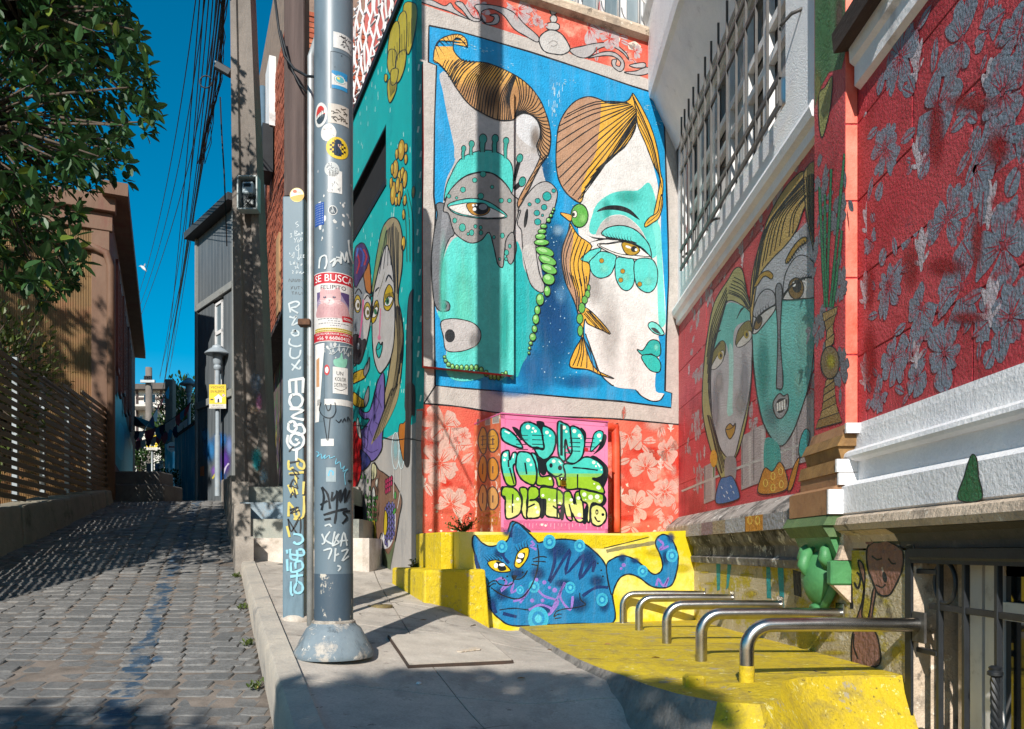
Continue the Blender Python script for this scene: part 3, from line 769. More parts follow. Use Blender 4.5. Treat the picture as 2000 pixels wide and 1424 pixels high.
# turquoise wall with an opening
TO = dict(a0=WT.px(754, 300)[0], a1=3.9, z0=Z(3.89), z1=Z(4.48)); TTOP = Z(5.37); TL = 5.2
ZD = WT.px(752, 857)[1]                              # top of grey dado
def side(nm, a0, a1, z0, z1, m): slab(WT, max(a0, 0.004), a1, z0, z1, 0.3).build(nm, m, house)
side('dado', 0.0, TL, 0.6, ZD, greyw)
side('side_wall', 0.0, TL, ZD, TO['z0'], teal); side('side_wall', 0.0, TO['a0'], TO['z0'], TO['z1'], teal); side('side_wall', TO['a1'], TL, TO['z0'], TO['z1'], teal); side('side_wall', 0.0, TL, TO['z1'], TTOP, teal)
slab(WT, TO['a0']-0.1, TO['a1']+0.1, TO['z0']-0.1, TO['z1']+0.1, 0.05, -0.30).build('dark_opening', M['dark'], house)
slab(WT, TO['a0']-0.02, TO['a1'], TO['z0']-0.06, TO['z0']+0.005, 0.29, 0.01).build('opening_sill', M['black'], house)
slab(WT, TO['a0']-0.01, TO['a0']+0.02, TO['z0'], TO['z1'], 0.29, -0.003).build('reveal', M['black'], house)  # reveals coloured black to carry the shade inside the opening
slab(WT, TO['a0'], TO['a1'], TO['z1']-0.02, TO['z1']+0.01, 0.29, -0.003).build('reveal', M['black'], house)
slab(WT, TO['a0']+0.02, TO['a1'], TO['z0'], TO['z1']-0.02, 0.02, -0.06).build('dark_infill', pmat('unlit_opening', '#141517', '#1c1c1d', 4, .9), house)  # dark sheet standing in for the unlit depth of the opening
slab(WT, 0.35, TL, TTOP, 9.5, 0.2, -0.45).build('upper_wall', pinkw, house)
slab(WT, 0.36, TL, TTOP-0.02, TTOP+0.05, 0.6, 0.03).build('coping', M['black'], house)
slab(WT, 0.004, 0.34, TTOP+0.05, 9.5, 0.3).build('upper_wall', teal, house)
rl = MB(); rr = random.Random(5)
for i in range(22):
    a = 0.45+i*0.17; pts = [WT.pt(a+0.05*math.sin(k*1.3+i*2.1), TTOP+0.05+k*0.12, -0.06+0.02*math.sin(k*2+i)) for k in range(13)]
    rl.tube(pts, 0.016, 6)
    for k in (2, 5, 8, 11): rl.tube([WT.pt(a+0.05*math.sin(k*1.3+i*2.1), TTOP+0.05+k*0.12, -0.06), WT.pt(a+0.16, TTOP+0.1+k*0.12, -0.05)], 0.013, 5)
rl.build('balcony_lattice', M['white_trim'], house, True)
# ------------------------------------------------------------------ right wall
BY = lambda Y: 8.3-Y                                 # Y -> a on WB
def bslab(nm, Y0, Y1, z0, z1, th, mat, d=0.0, par=None):
    return slab(WB, BY(Y1), BY(Y0), z0, z1, th, d).build(nm, mat, par or house)
WIN = (5.02, 8.08, Z(2.92), Z(4.33))                 # Y from, Y to, sill, head
NW = 1.2
# plastered blocks scored into the wall: every course is built of its own blocks
def courses(Y0, Y1, z0, z1, mat, seed, skip=None, par=None, ch=0.405, bl=0.9):
    r = random.Random(seed); z = z0; k = 0
    while z < z1-0.02:
        zt = min(z+ch, z1); y = Y0-(bl/2 if k % 2 else 0)
        while y < Y1:
            a, b = max(y, Y0), min(y+bl, Y1)
            if b-a > 0.03 and not (skip and a < skip[1]-0.01 and b > skip[0]+0.01 and z < skip[3]-0.01 and zt > skip[2]+0.01):
                m = MB(); c = Vector((1.80+0.05+r.uniform(-.0012, .0012), (a+b)/2, (z+zt)/2))
                m.box(c, (0.1, b-a-0.004, zt-z-0.005), ch=0.0035); m.build('block', mat, par or house)
            y += bl
        z = zt; k += 1
bslab('right_wall', 3.385, 8.35, 0.2, Z(0.2), 0.3, M['cream'], -0.07)
bslab('right_wall', NW, 3.385, Z(0.002), Z(0.2), 0.3, M['cream'], -0.07)
bslab('right_wall', NW, 8.35, Z(0.2), WIN[2], 0.25, redB, -0.005)
bslab('right_wall', NW, WIN[0], WIN[2], 9.5, 0.25, redB, -0.005); bslab('right_wall', WIN[0], 8.35, WIN[3], 9.5, 0.25, M['white_stucco'], -0.005)
courses(NW, 4.0, Z(0.60), 9.0, redB, 11)
courses(4.41, 8.3, Z(0.30), Z(2.45), redB, 12)
# white stucco around the window
bslab('window_surround', 4.41, WIN[0], Z(2.55), Z(4.9), 0.05, M['white_stucco'], 0.012)
bslab('window_surround', WIN[1], 8.3, Z(2.55), Z(4.33), 0.05, M['white_stucco'], 0.012)
bslab('window_surround', WIN[0], WIN[1], Z(2.55), WIN[2], 0.05, M['white_stucco'], 0.012)
# sill mouldings
sl = MB(); sl.prism([WB.pt(BY(8.28), z, d) for d, z in ((0, Z(2.42)), (0.03, Z(2.43)), (0.035, Z(2.49)), (0.07, Z(2.51)), (0.085, Z(2.56)), (0.07, Z(2.60)), (-0.1, Z(2.62)), (-0.1, Z(2.42)))], WB.u*(8.28-4.43)); sl.build('window_sill', M['white'], house)
sl = MB(); sl.prism([WB.pt(BY(3.97), z, d) for d, z in ((0, Z(2.38)), (0.03, Z(2.40)), (0.03, Z(2.50)), (0.055, Z(2.52)), (0.06, Z(2.60)), (-0.1, Z(2.62)), (-0.1, Z(2.38)))], WB.u*(3.97-1.2)); sl.build('window_sill', M['white'], house)
sl = MB(); sl.prism([WB.pt(BY(3.99), z, d) for d, z in ((0.0, Z(2.601)), (0.13, Z(2.58)), (0.14, Z(2.68)), (0.0, Z(2.70)))], WB.u*0.5); sl.build('sill_board', pmat('dark_weathered_board', '#4a3d36', '#2e2825', 8, 0.85, bump=0.4, stretch=(1, .2, 1)), house)
# window
win = empty('barred_window', Vector((1.8, 6.5, Z(2.6)))); win.parent = house; win.location = Vector((1.8, 6.5, Z(2.6)))-wloc(house)
WL['barred_window'] = Vector((1.8, 6.5, Z(2.6)))
tag(win, 'wide white window behind dark iron bars')
bslab('pane', WIN[0], WIN[1], WIN[2], WIN[3], 0.01, M['glass'], -0.11, win)
for y in [WIN[0]+0.05+i*0.49 for i in range(7)]:
    bslab('window_frame', y, y+0.11, WIN[2], WIN[3], 0.05, M['white_trim'], -0.055, win)
    bslab('curtain', y+0.14, y+0.36, WIN[2], WIN[3], 0.006, pmat('curtain', '#bfc4c4', '#8a9aa0', 6, 0.9, stretch=(1, 6, 0.3)), -0.125, win) if False else None
for z in (WIN[2]+0.04, WIN[2]+0.62, WIN[3]-0.55, WIN[3]-0.04): bslab('window_rail', WIN[0], WIN[1], z-0.03, z+0.03, 0.045, M['white_trim'], -0.058, win)
rg = random.Random(4)
for i in range(6):
    y = WIN[0]+0.17+i*0.49
    if i % 2 == 0: bslab('curtain', y, y+0.3, WIN[2], WIN[3], 0.004, M['glass_pale'], -0.100, win)
GP = WB.off(0.11)
for i in range(14):
    px_ = [1331, 1337, 1345, 1354, 1364, 1377, 1389, 1403, 1420, 1438, 1457, 1477, 1499, 1522][i]
    a = GP.px(px_, 300)[0]; c = GP.pt(a, (Z(2.80)+Z(4.32))/2, 0)
    MB().box(c, (0.018, 0.010, 1.52), (Vector((1, 0, 0)), Vector((0, 1, 0)), Vector((0, 0, 1)))).build('bar', M['grille'], win)
aa0 = GP.px(1329, 300)[0]; aa1 = GP.px(1524, 300)[0]
for z in (2.82, 3.0, 3.78, 4.0):
    c = GP.pt((aa0+aa1)/2, Z(z), -0.002); MB().box(c, (0.018, aa1-aa0, 0.036), (Vector((1, 0, 0)), Vector((0, 1, 0)), Vector((0, 0, 1)))).build('cross_bar', M['grille'], win)
for (a, z) in ((aa1, 3.3), (aa1, 3.95), (aa0+1.0, 2.82), (aa0+0.1, 2.9)):
    p = GP.pt(a, Z(z), 0); MB().tube([p, p+Vector((0.02, -0.02, 0.02)), p+Vector((0.05, -0.06, 0.04)), p+Vector((0.112, -0.11, 0.04))], 0.011, 8).build('stay', M['grille'], win, True)
# white cove cornice over the window
cv = MB(); cv.prism([WB.pt(BY(8.28), z, d) for d, z in ((0.0, Z(4.33)), (0.035, Z(4.30)), (0.05, Z(4.34)), (0.30, Z(4.78)), (0.345, Z(4.80)), (0.36, Z(4.90)), (0.36, Z(5.6)), (0.40, Z(5.7)), (0.40, Z(6.2)), (0.0, Z(6.2)))], WB.u*(8.28-4.55)); cv.build('cornice', M['white'], house)
slab(WB, BY(4.55), BY(4.45), Z(4.33), Z(6.2), 0.05, 0.04).build('cornice_end', M['white'], house)
# dark rope of sealant / cable in the inner corner
MB().tube([WA.hit(*p)+WA.n*0.03 for p in ((1285, 150), (1303, 165), (1313, 200), (1318, 260), (1322, 340), (1326, 430), (1328, 540), (1329, 640), (1330, 760))], 0.012, 6).build('corner_cable', M['grille'], house, True)
# pilaster
pil = MB(); pil.box(Vector((1.735+0.05, 4.205, (Z(0.62)+9.5)/2)), (0.1, 0.41, 9.5-Z(0.62)), ch=0.004); pil.build('pilaster', redB, house)
pn = pmat('orange_red_edge_paint', '#d9503a', '#e08672', 3, 0.6, bump=0.25, bscale=60, c3='#d8392a', s3=1.2)
for i in range(7):
    z0 = Z(0.62)+i*0.40; MB().box(Vector((1.767, 3.9985, z0+0.198)), (0.062, 0.006, 0.392), ch=0.002).build('edge_block', pn if i < 6 else M['brown'], house)
# stone base mouldings near part (white)
def bsweep(nm, prof, Y0, Y1, mat, x0=1.80):
    m = MB(); m.prism([Vector((x0-d, Y1, Z(z))) for d, z in prof], Vector((0, Y0-Y1, 0))); return m.build(nm, mat, house)
bsweep('base_course', [(-.1, .655), (0.015, .655), (0.02, .62), (0.022, .52), (-.1, .52)], NW, 4.0, M['white'])
bsweep('base_roll', [(-.1, .52), (0.03, .52), (0.055, .515), (0.075, .50), (0.08, .48), (0.07, .465), (0.045, .455), (-.1, .455)], NW, 4.03, M['white'])
bsweep('base_course', [(-.1, .455), (0.03, .455), (0.03, .36), (0.085, .335), (-.1, .335)], NW, 4.05, M['white'])
bsweep('base_course', [(-.1, .335), (0.09, .335), (0.105, .325), (0.105, .19), (0.09, .18), (-.1, .18)], NW, 4.09, M['white'])
bsweep('string_course', [(-.1, .178), (0.10, .178), (0.13, .165), (0.14, .13), (0.125, .10), (-.1, .10)], NW, 4.12, M['cream'])
bsweep('string_course', [(-.1, .098), (0.12, .098), (0.08, .075), (0.06, .04), (0.055, .01), (-.1, .01)], 3.46, 4.12, M['cream'])
bsweep('string_course', [(-.1, .098), (0.12, .098), (0.08, .075), (0.06, .04), (0.055, .01), (-.1, .01)], NW, 3.455, pmat('charcoal_paint', '#33312f', '#45403c', 5, .7, bump=.4, bscale=30, c3='#5a524a', s3=5))
bsweep('string_course', [(-.1, .008), (0.075, .008), (0.075, -.03), (0.065, -.05), (-.1, -.05)], NW, 3.34, M['black'])
# pilaster base: stepped mouldings painted brown
def pbase(d, z0, z1, Y0, Y1, mat, top=None):
    m = MB(); m.prism([Vector((1.80-q, Y1, Z(z))) for q, z in ((-0.05, z1), (top if top is not None else d, z1), (d, z0), (-0.05, z0))], Vector((0, Y0-Y1, 0))); m.build('pilaster_base', mat, house)
pbase(0.085, 0.60, 0.655, 3.985, 4.43, M['brown'], 0.07); pbase(0.12, 0.54, 0.60, 3.965, 4.46, M['brown2'], 0.09)
pbase(0.09, 0.47, 0.54, 3.985, 4.44, M['brown2'], 0.11); pbase(0.135, 0.40, 0.47, 3.96, 4.47, M['brown2'], 0.12); pbase(0.125, 0.335, 0.40, 3.97, 4.46, M['brown']); pbase(0.17, 0.315, 0.335, 3.95, 4.5, M['brown'], 0.13); pbase(0.175, 0.185, 0.315, 3.945, 4.5, M['brown'])
for z0, z1, d in ((0.60, 0.655, .085), (0.40, 0.47, .135), (0.335, 0.40, .125), (0.185, 0.315, .177)):
    MB().box(Vector((1.80-d/2-0.012+0.012, 3.94, Z((z0+z1)/2))), (d+0.006, 0.02, z1-z0-0.004)).build('pilaster_base', M['white'], house)
pbase(0.20, 0.13, 0.183, 3.95, 4.55, M['olive'], 0.17); pbase(0.16, 0.07, 0.13, 3.97, 4.52, M['olive'], 0.20); pbase(0.10, -0.05, 0.07, 3.99, 4.48, M['green'], 0.15)
MB().prism([Vector((1.80-q, 3.985, Z(z))) for q, z in ((0.0, .13), (.13, .13), (.12, .10), (.10, .09), (.10, .04), (.12, -.03), (.13, -.05), (0, -.05))], Vector((0, -0.05, 0))).build('corbel_end', M['cream'], house)
# ledge under the painted faces
ldg = pmat('ledge_stone', '#a49a93', '#8a817b', 6, 0.85, bump=0.6, bscale=30, bdist=0.016, c3='#4a4744', s3=3, lo3=0.5, hi3=0.62, layers=(('#d9d3cb', 11, .58, .62, None, .8), ('#2e2c2a', 5, .56, .64, None, .7)))
ledge_o = bsweep('ledge', [(-.1, .36), (0.0, .36), (0.14, .255), (0.15, .235), (0.15, .13), (-.1, .13)], 4.55, 8.28, ldg)
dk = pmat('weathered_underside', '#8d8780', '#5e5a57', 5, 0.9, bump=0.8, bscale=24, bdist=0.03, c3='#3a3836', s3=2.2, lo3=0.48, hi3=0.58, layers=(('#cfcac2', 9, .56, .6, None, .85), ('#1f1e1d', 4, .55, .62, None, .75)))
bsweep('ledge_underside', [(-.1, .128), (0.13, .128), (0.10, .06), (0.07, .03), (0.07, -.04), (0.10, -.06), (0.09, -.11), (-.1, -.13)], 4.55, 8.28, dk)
# lower wall
bslab('lower_wall', 3.34, 8.3, 0.1, Z(0.0), 0.08, M['cream_rough'], 0.06)
bslab('lower_wall', NW, 3.34, 0.1, Z(-0.9), 0.3, M['cream_rough'], 0.06); bslab('lower_wall', NW, 1.5, Z(-0.9), Z(0.0), 0.3, M['cream_rough'], 0.06)
# barred lower window
gw = empty('grille_window', Vector((1.8, 2.6, Z(-0.9)))); gw.parent = house; gw.location = Vector((1.8, 2.6, Z(-0.9)))-wloc(house); WL['grille_window'] = Vector((1.8, 2.6, Z(-0.9)))
tag(gw, 'cellar window behind black wrought iron bars')
m_ = MB(); m_.box(Vector((1.87, 3.36, Z(-0.45))), (0.26, 0.05, 0.95)); m_.build('jamb', M['cream'], gw)
bslab('pane', 1.5, 3.0, Z(-0.9), Z(0.0), 0.02, M['glass'], -0.13, gw)
bslab('back_board', 2.99, 3.36, Z(-0.9), Z(0.0), 0.02, M['dark'], -0.16, gw)
for y, hw_, mt_ in ((3.235, .035, M['cream']), (3.145, .04, M['white_trim']), (3.05, .035, M['white_trim']), (2.2, .04, M['white_trim'])): bslab('window_frame', y-hw_, y+hw_, Z(-0.9), Z(-0.02), 0.04, mt_, -0.10, gw)
bslab('window_frame', 1.5, 3.33, Z(-0.10), Z(-0.02), 0.05, M['cream'], -0.13, gw)
bslab('window_frame', 1.5, 3.02, Z(-0.27), Z(-0.20), 0.04, M['white_trim'], -0.105, gw)
bslab('lintel', NW, 3.37, Z(-0.055), Z(0.005), 0.1, M['black'], 0.07, gw)
MB().box(Vector((1.735, 3.355, Z(-0.45))), (0.012, 0.05, 0.9)).build('painted_edge', M['black'], gw)
gx = 1.77
for px_ in (1836, 1886, 1950, 2040):
    y = gx*FPX/(px_-HX); MB().box(Vector((gx, y, Z(-0.48))), (0.022, 0.022, 0.86), ch=0.003).build('bar', M['iron'], gw)
for z in (-0.03, -0.235, -0.80): MB().box(Vector((gx-0.002, 2.5, Z(z))), (0.012, 1.5, 0.026), ch=0.002).build('cross_bar', M['iron'], gw)
for y in (3.14, 2.55):
    MB().tube([Vector((gx, y+0.075*math.cos(t), Z(-0.133)+0.085*math.sin(t))) for t in [2*math.pi*k/24 for k in range(24)]], 0.009, 8, closed=True).build('iron_ring', M['iron'], gw, True)
ytw = gx*FPX/(1950-HX); pts = []
tw = MB()
for s_ in range(4):
    tw.tube([Vector((gx-0.012+0.009*math.cos(k*0.55+s_*math.pi/2), ytw+0.009*math.sin(k*0.55+s_*math.pi/2), Z(-0.46)-k*0.011)) for k in range(38)], 0.008, 6)
tw.lathe([(0.014, 0), (0.026, .006), (0.026, .018), (0.019, .024), (0.022, .034), (0.014, .04)], Vector((gx-0.012, ytw, Z(-0.46))), 12)
tw.build('twisted_bar', M['iron'], gw, True, 45)
for (y, z) in ((3.26, -0.09), (3.26, -0.43), (3.26, -0.78)): MB().box(Vector((gx, y, Z(z))), (0.03, 0.16, 0.022), ch=0.003).build('fixing', M['iron'], gw)
# green carved ornament under the pilaster
orn = empty('carved_ornament', Vector((1.7, 4.2, Z(-0.3)))); orn.parent = house; orn.location = Vector((1.7, 4.2, Z(-0.3)))-wloc(house); WL['carved_ornament'] = Vector((1.7, 4.2, Z(-0.3)))
tag(orn, 'green plaster shield with horned top and a scroll at its foot')
def carved(pts_fn, nu=18, nv=12):
    m = MB(); vs = []; fs = []
    for j in range(nv+1):
        for i in range(nu): vs.append(pts_fn(i/nu*2*math.pi, j/nv))
    for j in range(nv):
        for i in range(nu): fs.append((j*nu+i, j*nu+(i+1) % nu, (j+1)*nu+(i+1) % nu, (j+1)*nu+i))
    m.add(vs, fs); return m
oc = Vector((1.735, 4.22, Z(-0.155)))
def shield(t, v):
    r = math.cos(v*math.pi/2); zz = 0.14*math.sin(t); wy = (0.155 if zz > 0 else 0.155*(1-0.45*(-zz/0.14)**1.5))*math.cos(t)
    return oc+Vector((-0.12*math.sin(v*math.pi/2)-0.015, wy*r, zz*r*1.15))
carved(shield).build('shield', M['green'], orn, True)
rim = [oc+Vector((-0.03-0.012*math.sin(2*t), 0.175*math.cos(t)*(1 if math.sin(t) > 0 else 1-0.4*(-math.sin(t))**1.5), 0.165*math.sin(t))) for t in [2*math.pi*k/28 for k in range(28)]]
MB().tube(rim, 0.024, 8, closed=True).build('rim', M['green'], orn, True)
for sg in (-1, 1):
    MB().tube([oc+Vector((-0.05, sg*0.13, 0.07)), oc+Vector((-0.08, sg*0.15, 0.12)), oc+Vector((-0.075, sg*0.145, 0.16)), oc+Vector((-0.05, sg*0.12, 0.195))], [0.03, 0.035, 0.026, 0.006], 10).build('horn', M['green'], orn, True)
MB().tube([oc+Vector((-0.13, -0.02, 0.02)), oc+Vector((-0.14, -0.01, 0.07)), oc+Vector((-0.115, 0.015, 0.13)), oc+Vector((-0.07, 0.02, 0.17))], [0.010, 0.032, 0.036, 0.01], 10).build('leaf_crest', M['green'], orn, True)
sp_ = [oc+Vector((-0.06-0.012*math.sin(k*0.5), 0.0+(0.055-0.0025*k)*math.cos(k*0.45), -0.19+(0.045-0.0022*k)*math.sin(k*0.45))) for k in range(18)]
MB().tube(sp_, 0.02, 8).build('scroll', M['green'], orn, True)
MB().box(Vector((1.70, 3.965, Z(-0.115))), (0.13, 0.06, 0.125), ch=0.008).build('block_end', M['green'], orn)
MB().prism([Vector((1.76, 3.99, Z(-.18))), Vector((1.65, 3.99, Z(-.18))), Vector((1.76, 3.99, Z(-.29)))], (0, -0.05, 0)).build('bracket', M['cream'], orn)
# ------------------------------------------------------------------ yellow ledge with the cat, cabinet
WC = WA.off(0.85)
ca0 = WC.px(897, 1100)[0]; ca1 = A_LEN+0.0
led = thing('yellow_ledge', WC.pt(1.2, 0.6), 'yellow painted ledge wall with the blue cat mural below the pink cabinet', 'ledge wall')
zl = Z(0.155)
m_ = MB(); m_.prism([WC.pt(ca0, 0.5), WC.pt(ca1+0.4, 0.5), WC.pt(ca1+0.4, zl+0.08), WC.pt(ca0+(ca1-ca0)*0.72, zl+0.02), WC.pt(ca0+(ca1-ca0)*0.6, zl), WC.pt(ca0, zl)], -WA.n*0.846); m_.build('wall', pmat('pale_yellow_wall', '#d8c93e', '#ddd08a', 2.4, 0.7, bump=0.3, bscale=30, c3='#d3bd12', s3=1.4, lo3=0.45, hi3=0.55, fine=0.1), led)
WBk = WA.off(0.97); b0 = WBk.px(824, 1140)[0]; b1 = WBk.px(955, 1140)[0]; zbk = WBk.px(905, 1112)[1]
m_ = MB(); m_.prism([WBk.pt(b0, 0.5, 0.03), WBk.pt(b1+0.03, 0.5, 0.03), WBk.pt(b1-0.03, zbk, 0), WBk.pt(b0+0.02, zbk, 0)], -WA.n*0.95); o_ = m_.build('step_block', M['yellow_wall'], led)
bv = o_.modifiers.new('bevel', 'BEVEL'); bv.width = 0.02; bv.segments = 2
WBu = WA.off(0.72); b0 = WBu.px(862, 1080)[0]; b1 = WBu.px(897, 1080)[0]
m_ = MB(); m_.prism([WBu.pt(b0, 0.9, 0), WBu.pt(b1, 0.9, 0), WBu.pt(b1, zl-0.002, 0), WBu.pt(b0, zl-0.002, 0)], -WA.n*0.71); o_ = m_.build('upper_block', M['yellow_wall'], led)
bv = o_.modifiers.new('bevel', 'BEVEL'); bv.width = 0.012; bv.segments = 2
WK = WA.off(0.64); k0 = WK.px(978, 930)[0]; k1 = WK.px(1186, 930)[0]; kz0 = zl+0.002; kz1 = WK.px(1080, 817)[1]
cab = thing('meter_cabinet', WK.pt((k0+k1)/2, kz0, -0.3), 'pink metal double door cabinet with bubble letter graffiti on the yellow ledge', 'cabinet')
slab(WK, k0, k1, kz0, kz1, 0.63).build('body', [M['cab_side']], cab)
slab(WK, k0-0.004, k1+0.004, kz1, kz1+0.012, 0.64, 0.02).build('top', pmat('magenta_trim', '#b04a78', '#c2608c', 5, 0.5), cab)
km = k0+(k1-k0)*0.545
fr_ = MB()
for (a, b, c, d) in ((k0, k0+0.035, kz0, kz1), (k1-0.035, k1, kz0, kz1), (k0, k1, kz0, kz0+0.045), (k0, k1, kz1-0.04, kz1)):
    fr_.prism([WK.pt(a, c, 0.001), WK.pt(b, c, 0.001), WK.pt(b, d, 0.001), WK.pt(a, d, 0.001)], WK.n*0.010)
fr_.build('frame', M['pink_metal'], cab)
for (a, b) in ((k0+0.038, km-0.003), (km+0.003, k1-0.038)):
    slab(WK, a, b, kz0+0.048, kz1-0.043, 0.010, 0.014).build('door', M['pink_metal'], cab)
slab(WK, km-0.012, km+0.012, kz0+(kz1-kz0)*0.68, kz1-0.05, 0.006, 0.021).build('latch_strip', M['black'], cab)
pc = WK.pt(km+0.008, WK.px(1089, 940)[1], 0.035)
pad = thing('padlock', pc+Vector((0, 0, -0.05)), 'small brass padlock closing the pink cabinet doors', 'padlock')
MB().box(pc+Vector((0, 0, -0.02)), (0.055, 0.025, 0.05), (WK.u, WK.n, Vector((0, 0, 1))), 0.005).build('body', M['brass'], pad)
MB().tube([pc+WK.u*(0.017*math.cos(t))+Vector((0, 0, 0.004+0.03*math.sin(t))) for t in [math.pi*k/10 for k in range(11)]], 0.004, 8).build('shackle', M['steel'], pad, True)
MB().box(pc+Vector((0, 0, 0.028))-WK.n*0.012, (0.07, 0.012, 0.02), (WK.u, WK.n, Vector((0, 0, 1)))).build('hasp', M['grille'], pad)
pipe = WA.off(0.10)
pp = [WA.px(1172, 838), WA.px(1186, 838), WA.px(1192, 852), WA.px(1193, 1040)]
MB().tube([pipe.pt(p[0], p[1], 0) for p in cat_rom(pp, False, 5)], 0.042, 12).build('drain_pipe', M['redpipe'], house, True)
# ------------------------------------------------------------------ murals: every shape is flat paint on its wall
PM = [paint_mat('mural_paint', 0.5, 75, 0.007), paint_mat('mural_spray', 0.5, 75, 0.007, soft=True)]
PG = [paint_mat('gloss_paint', 0.10, 40, 0.004, 0.45, wear=0.15), paint_mat('gloss_spray', 0.10, 40, 0.004, 0.45, soft=True, wear=0.15)]
PBm = [paint_mat('right_wall_paint', 1.0, 78, 0.012, 0.55), paint_mat('right_wall_spray', 1.0, 78, 0.012, 0.55, soft=True)]
PBf = [paint_mat('faded_stencil_paint', 1.0, 78, 0.012, 0.55, wear=.85, under=lin('#a82c38'), chip=(16, .52, .62)), PBm[1]]
PMf = [paint_mat('faded_pale_stencil', 0.5, 75, 0.007, wear=.8, under=lin('#c8503f'), chip=(14, .54, .64)), None]
PMf[1] = PM[1]
PRo = [paint_mat('rough_wall_paint', 0.9, 40, 0.018, 0.7), paint_mat('rough_wall_spray', 0.9, 40, 0.018, 0.7, soft=True)]
PC = [paint_mat('smooth_print', 0.0, 40, 0.001, 0.5, wear=0.05), paint_mat('smooth_spray', 0.0, 40, 0.001, 0.5, soft=True, wear=0.0)]
K = '#12171c'
c1 = crop(800, 0, 3.391); c2 = crop(800, 380, 3.164); c3 = crop(800, 760, 2.967); c4 = crop(1250, 0, 3.164); c5 = crop(1550, 0, 3.164)
c6 = crop(1300, 400, 2.19); c7 = crop(1550, 400, 2.191); c8 = crop(1200, 950, 2.5); c9 = crop(925, 800, 5.695); t1 = crop(690, 0, 2.543); t2 = crop(680, 400, 3.5625); t3 = crop(680, 760, 3.5625)
# flowers and stencils in wall coordinates (a, b in metres)
def flower(P, a, b, r, col, seed, line=None, squash=1.0):
    rr = random.Random(seed); n = rr.choice((5, 5, 6, 4)); ph = rr.uniform(0, 6); r0 = r
    for k in range(n):
        if rr.random() < .12: continue
        t = ph+2*math.pi*k/n+rr.uniform(-.15, .15); pts = []; r = r0*rr.uniform(.72, 1.12)
        for (q, w_) in ((0.10, 0.0), (0.35, 0.26), (0.7, 0.44), (0.95, 0.38), (1.0, 0.12), (0.93, 0.0), (1.0, -0.14), (0.93, -0.40), (0.7, -0.44), (0.35, -0.26)):
            x, y = q*r*rr.uniform(.85, 1.1), w_*r*rr.uniform(.8, 1.15)*5/n; pts.append((a+(x*math.cos(t)-y*math.sin(t))*squash, b+x*math.sin(t)+y*math.cos(t)))
        P.poly(pts, col, True, 'uv', 3)
        if line:
            for g in (-0.25, 0.0, 0.25): P.line([(a+0.14*r*math.cos(t+g)*squash, b+0.14*r*math.sin(t+g)), (a+0.7*r*math.cos(t+g*.9)*squash, b+0.7*r*math.sin(t+g*.9))], 0.012*r/0.2, line, False, 'uv', taper=True)
    r = r0
    if line: P.poly(ellipse(a, b, 0.09*r*squash, 0.09*r, 0, 10), line, False, 'uv')
    if rr.random() < .6:
        t = rr.uniform(0, 6.28); x, y = a+1.3*r*math.cos(t)*squash, b+1.3*r*math.sin(t); P.poly([(x+.3*r*math.cos(q)*squash*rr.uniform(.85, 1.1), y+.3*r*math.sin(q)*rr.uniform(.85, 1.1)) for q in [j*.6 for j in range(10)]], col, True, 'uv', 2)
        if line: P.line([(x-.2*r, y-.2*r), (x+.2*r, y+.2*r)], .008, line, False, 'uv')
    for k in range(rr.randint(2, 4)):
        t = ph+rr.uniform(0, 6.28); x, y = a+1.35*r*math.cos(t)*squash, b+1.35*r*math.sin(t); leaf(P, x, y, r*0.42, t+rr.uniform(-.8, .8), col, line, squash)
def leaf(P, x, y, l, t, col, line=None, squash=1.0):
    pts = [(x+(p*l*math.cos(t)-q*l*math.sin(t))*squash, y+p*l*math.sin(t)+q*l*math.cos(t)) for p, q in ((-.9, 0), (-.4, .33), (.3, .36), (1, 0), (.3, -.36), (-.4, -.33))]
    P.poly(pts, col, True, 'uv', 3)
    if line: P.line([pts[0], pts[3]], 0.008, line, False, 'uv')
def fleur(P, a, b, h, col, squash=1.0):
    for (dx, dy, l, w_, rot) in ((0, .0, .55, .20, 90), (-.16, -.02, .40, .12, 118), (.16, -.02, .40, .12, 62), (0, -.55, .22, .09, 90), (-.24, -.42, .22, .07, 150), (.24, -.42, .22, .07, 30)):
        P.poly([(a+x*squash, b+y) for x, y in ellipse(dx*h, dy*h, l*h, w_*h, rot, 14)], col, False, 'uv')
NB = [0]
def own(pl, fn, nm, mats, par=None):
    NB[0] += 1; P = Paint(FlatSurf(pl), base=0.0004+0.0002*(NB[0] % 7), mode='uv'); fn(P); return P.build(nm, mats, par or house)
# ---- big framed mural on the front wall
def px_of(p): return (HX+FPX*p.x/p.y, HY-FPX*(p.z-EYE)/p.y)
def below(p, q):                                     # half plane under the picture line p-q (p left of q)
    dx, dy = q[0]-p[0], q[1]-p[1]; return (-dy, dx, dy*p[0]-dx*p[1])
neg = lambda h: tuple(-x for x in h)
hT = below(px_of(PR.pt(pa0, zt_)), px_of(PR.pt(pa1, zt_))); hB = below(px_of(PR.pt(pa0, zb_)), px_of(PR.pt(pa1, zb_)))
hT0 = neg(hT); hB0 = hB
keepR = [[(1, 0, -1003)], [(-1, 0, 1003), hT0], [(-1, 0, 1003), hB0], [(-1, 0, 1003), hT, neg(hB)]]
def new_big(): 
    b = [Paint(FlatSurf(WA), keep=k) for k in keepR[:3]]+[Paint(FlatSurf(PR), keep=keepR[3])]
    return b, Multi(b)
def fin_big(b, nm, lb, mats=PM):
    for p in b[1:]:
        off = len(b[0].v); b[0].v += p.v; b[0].c += p.c; b[0].f += [tuple(i+off for i in f) for f in p.f]; b[0].mi += p.mi
    return b[0].build(nm, mats, house, lb)
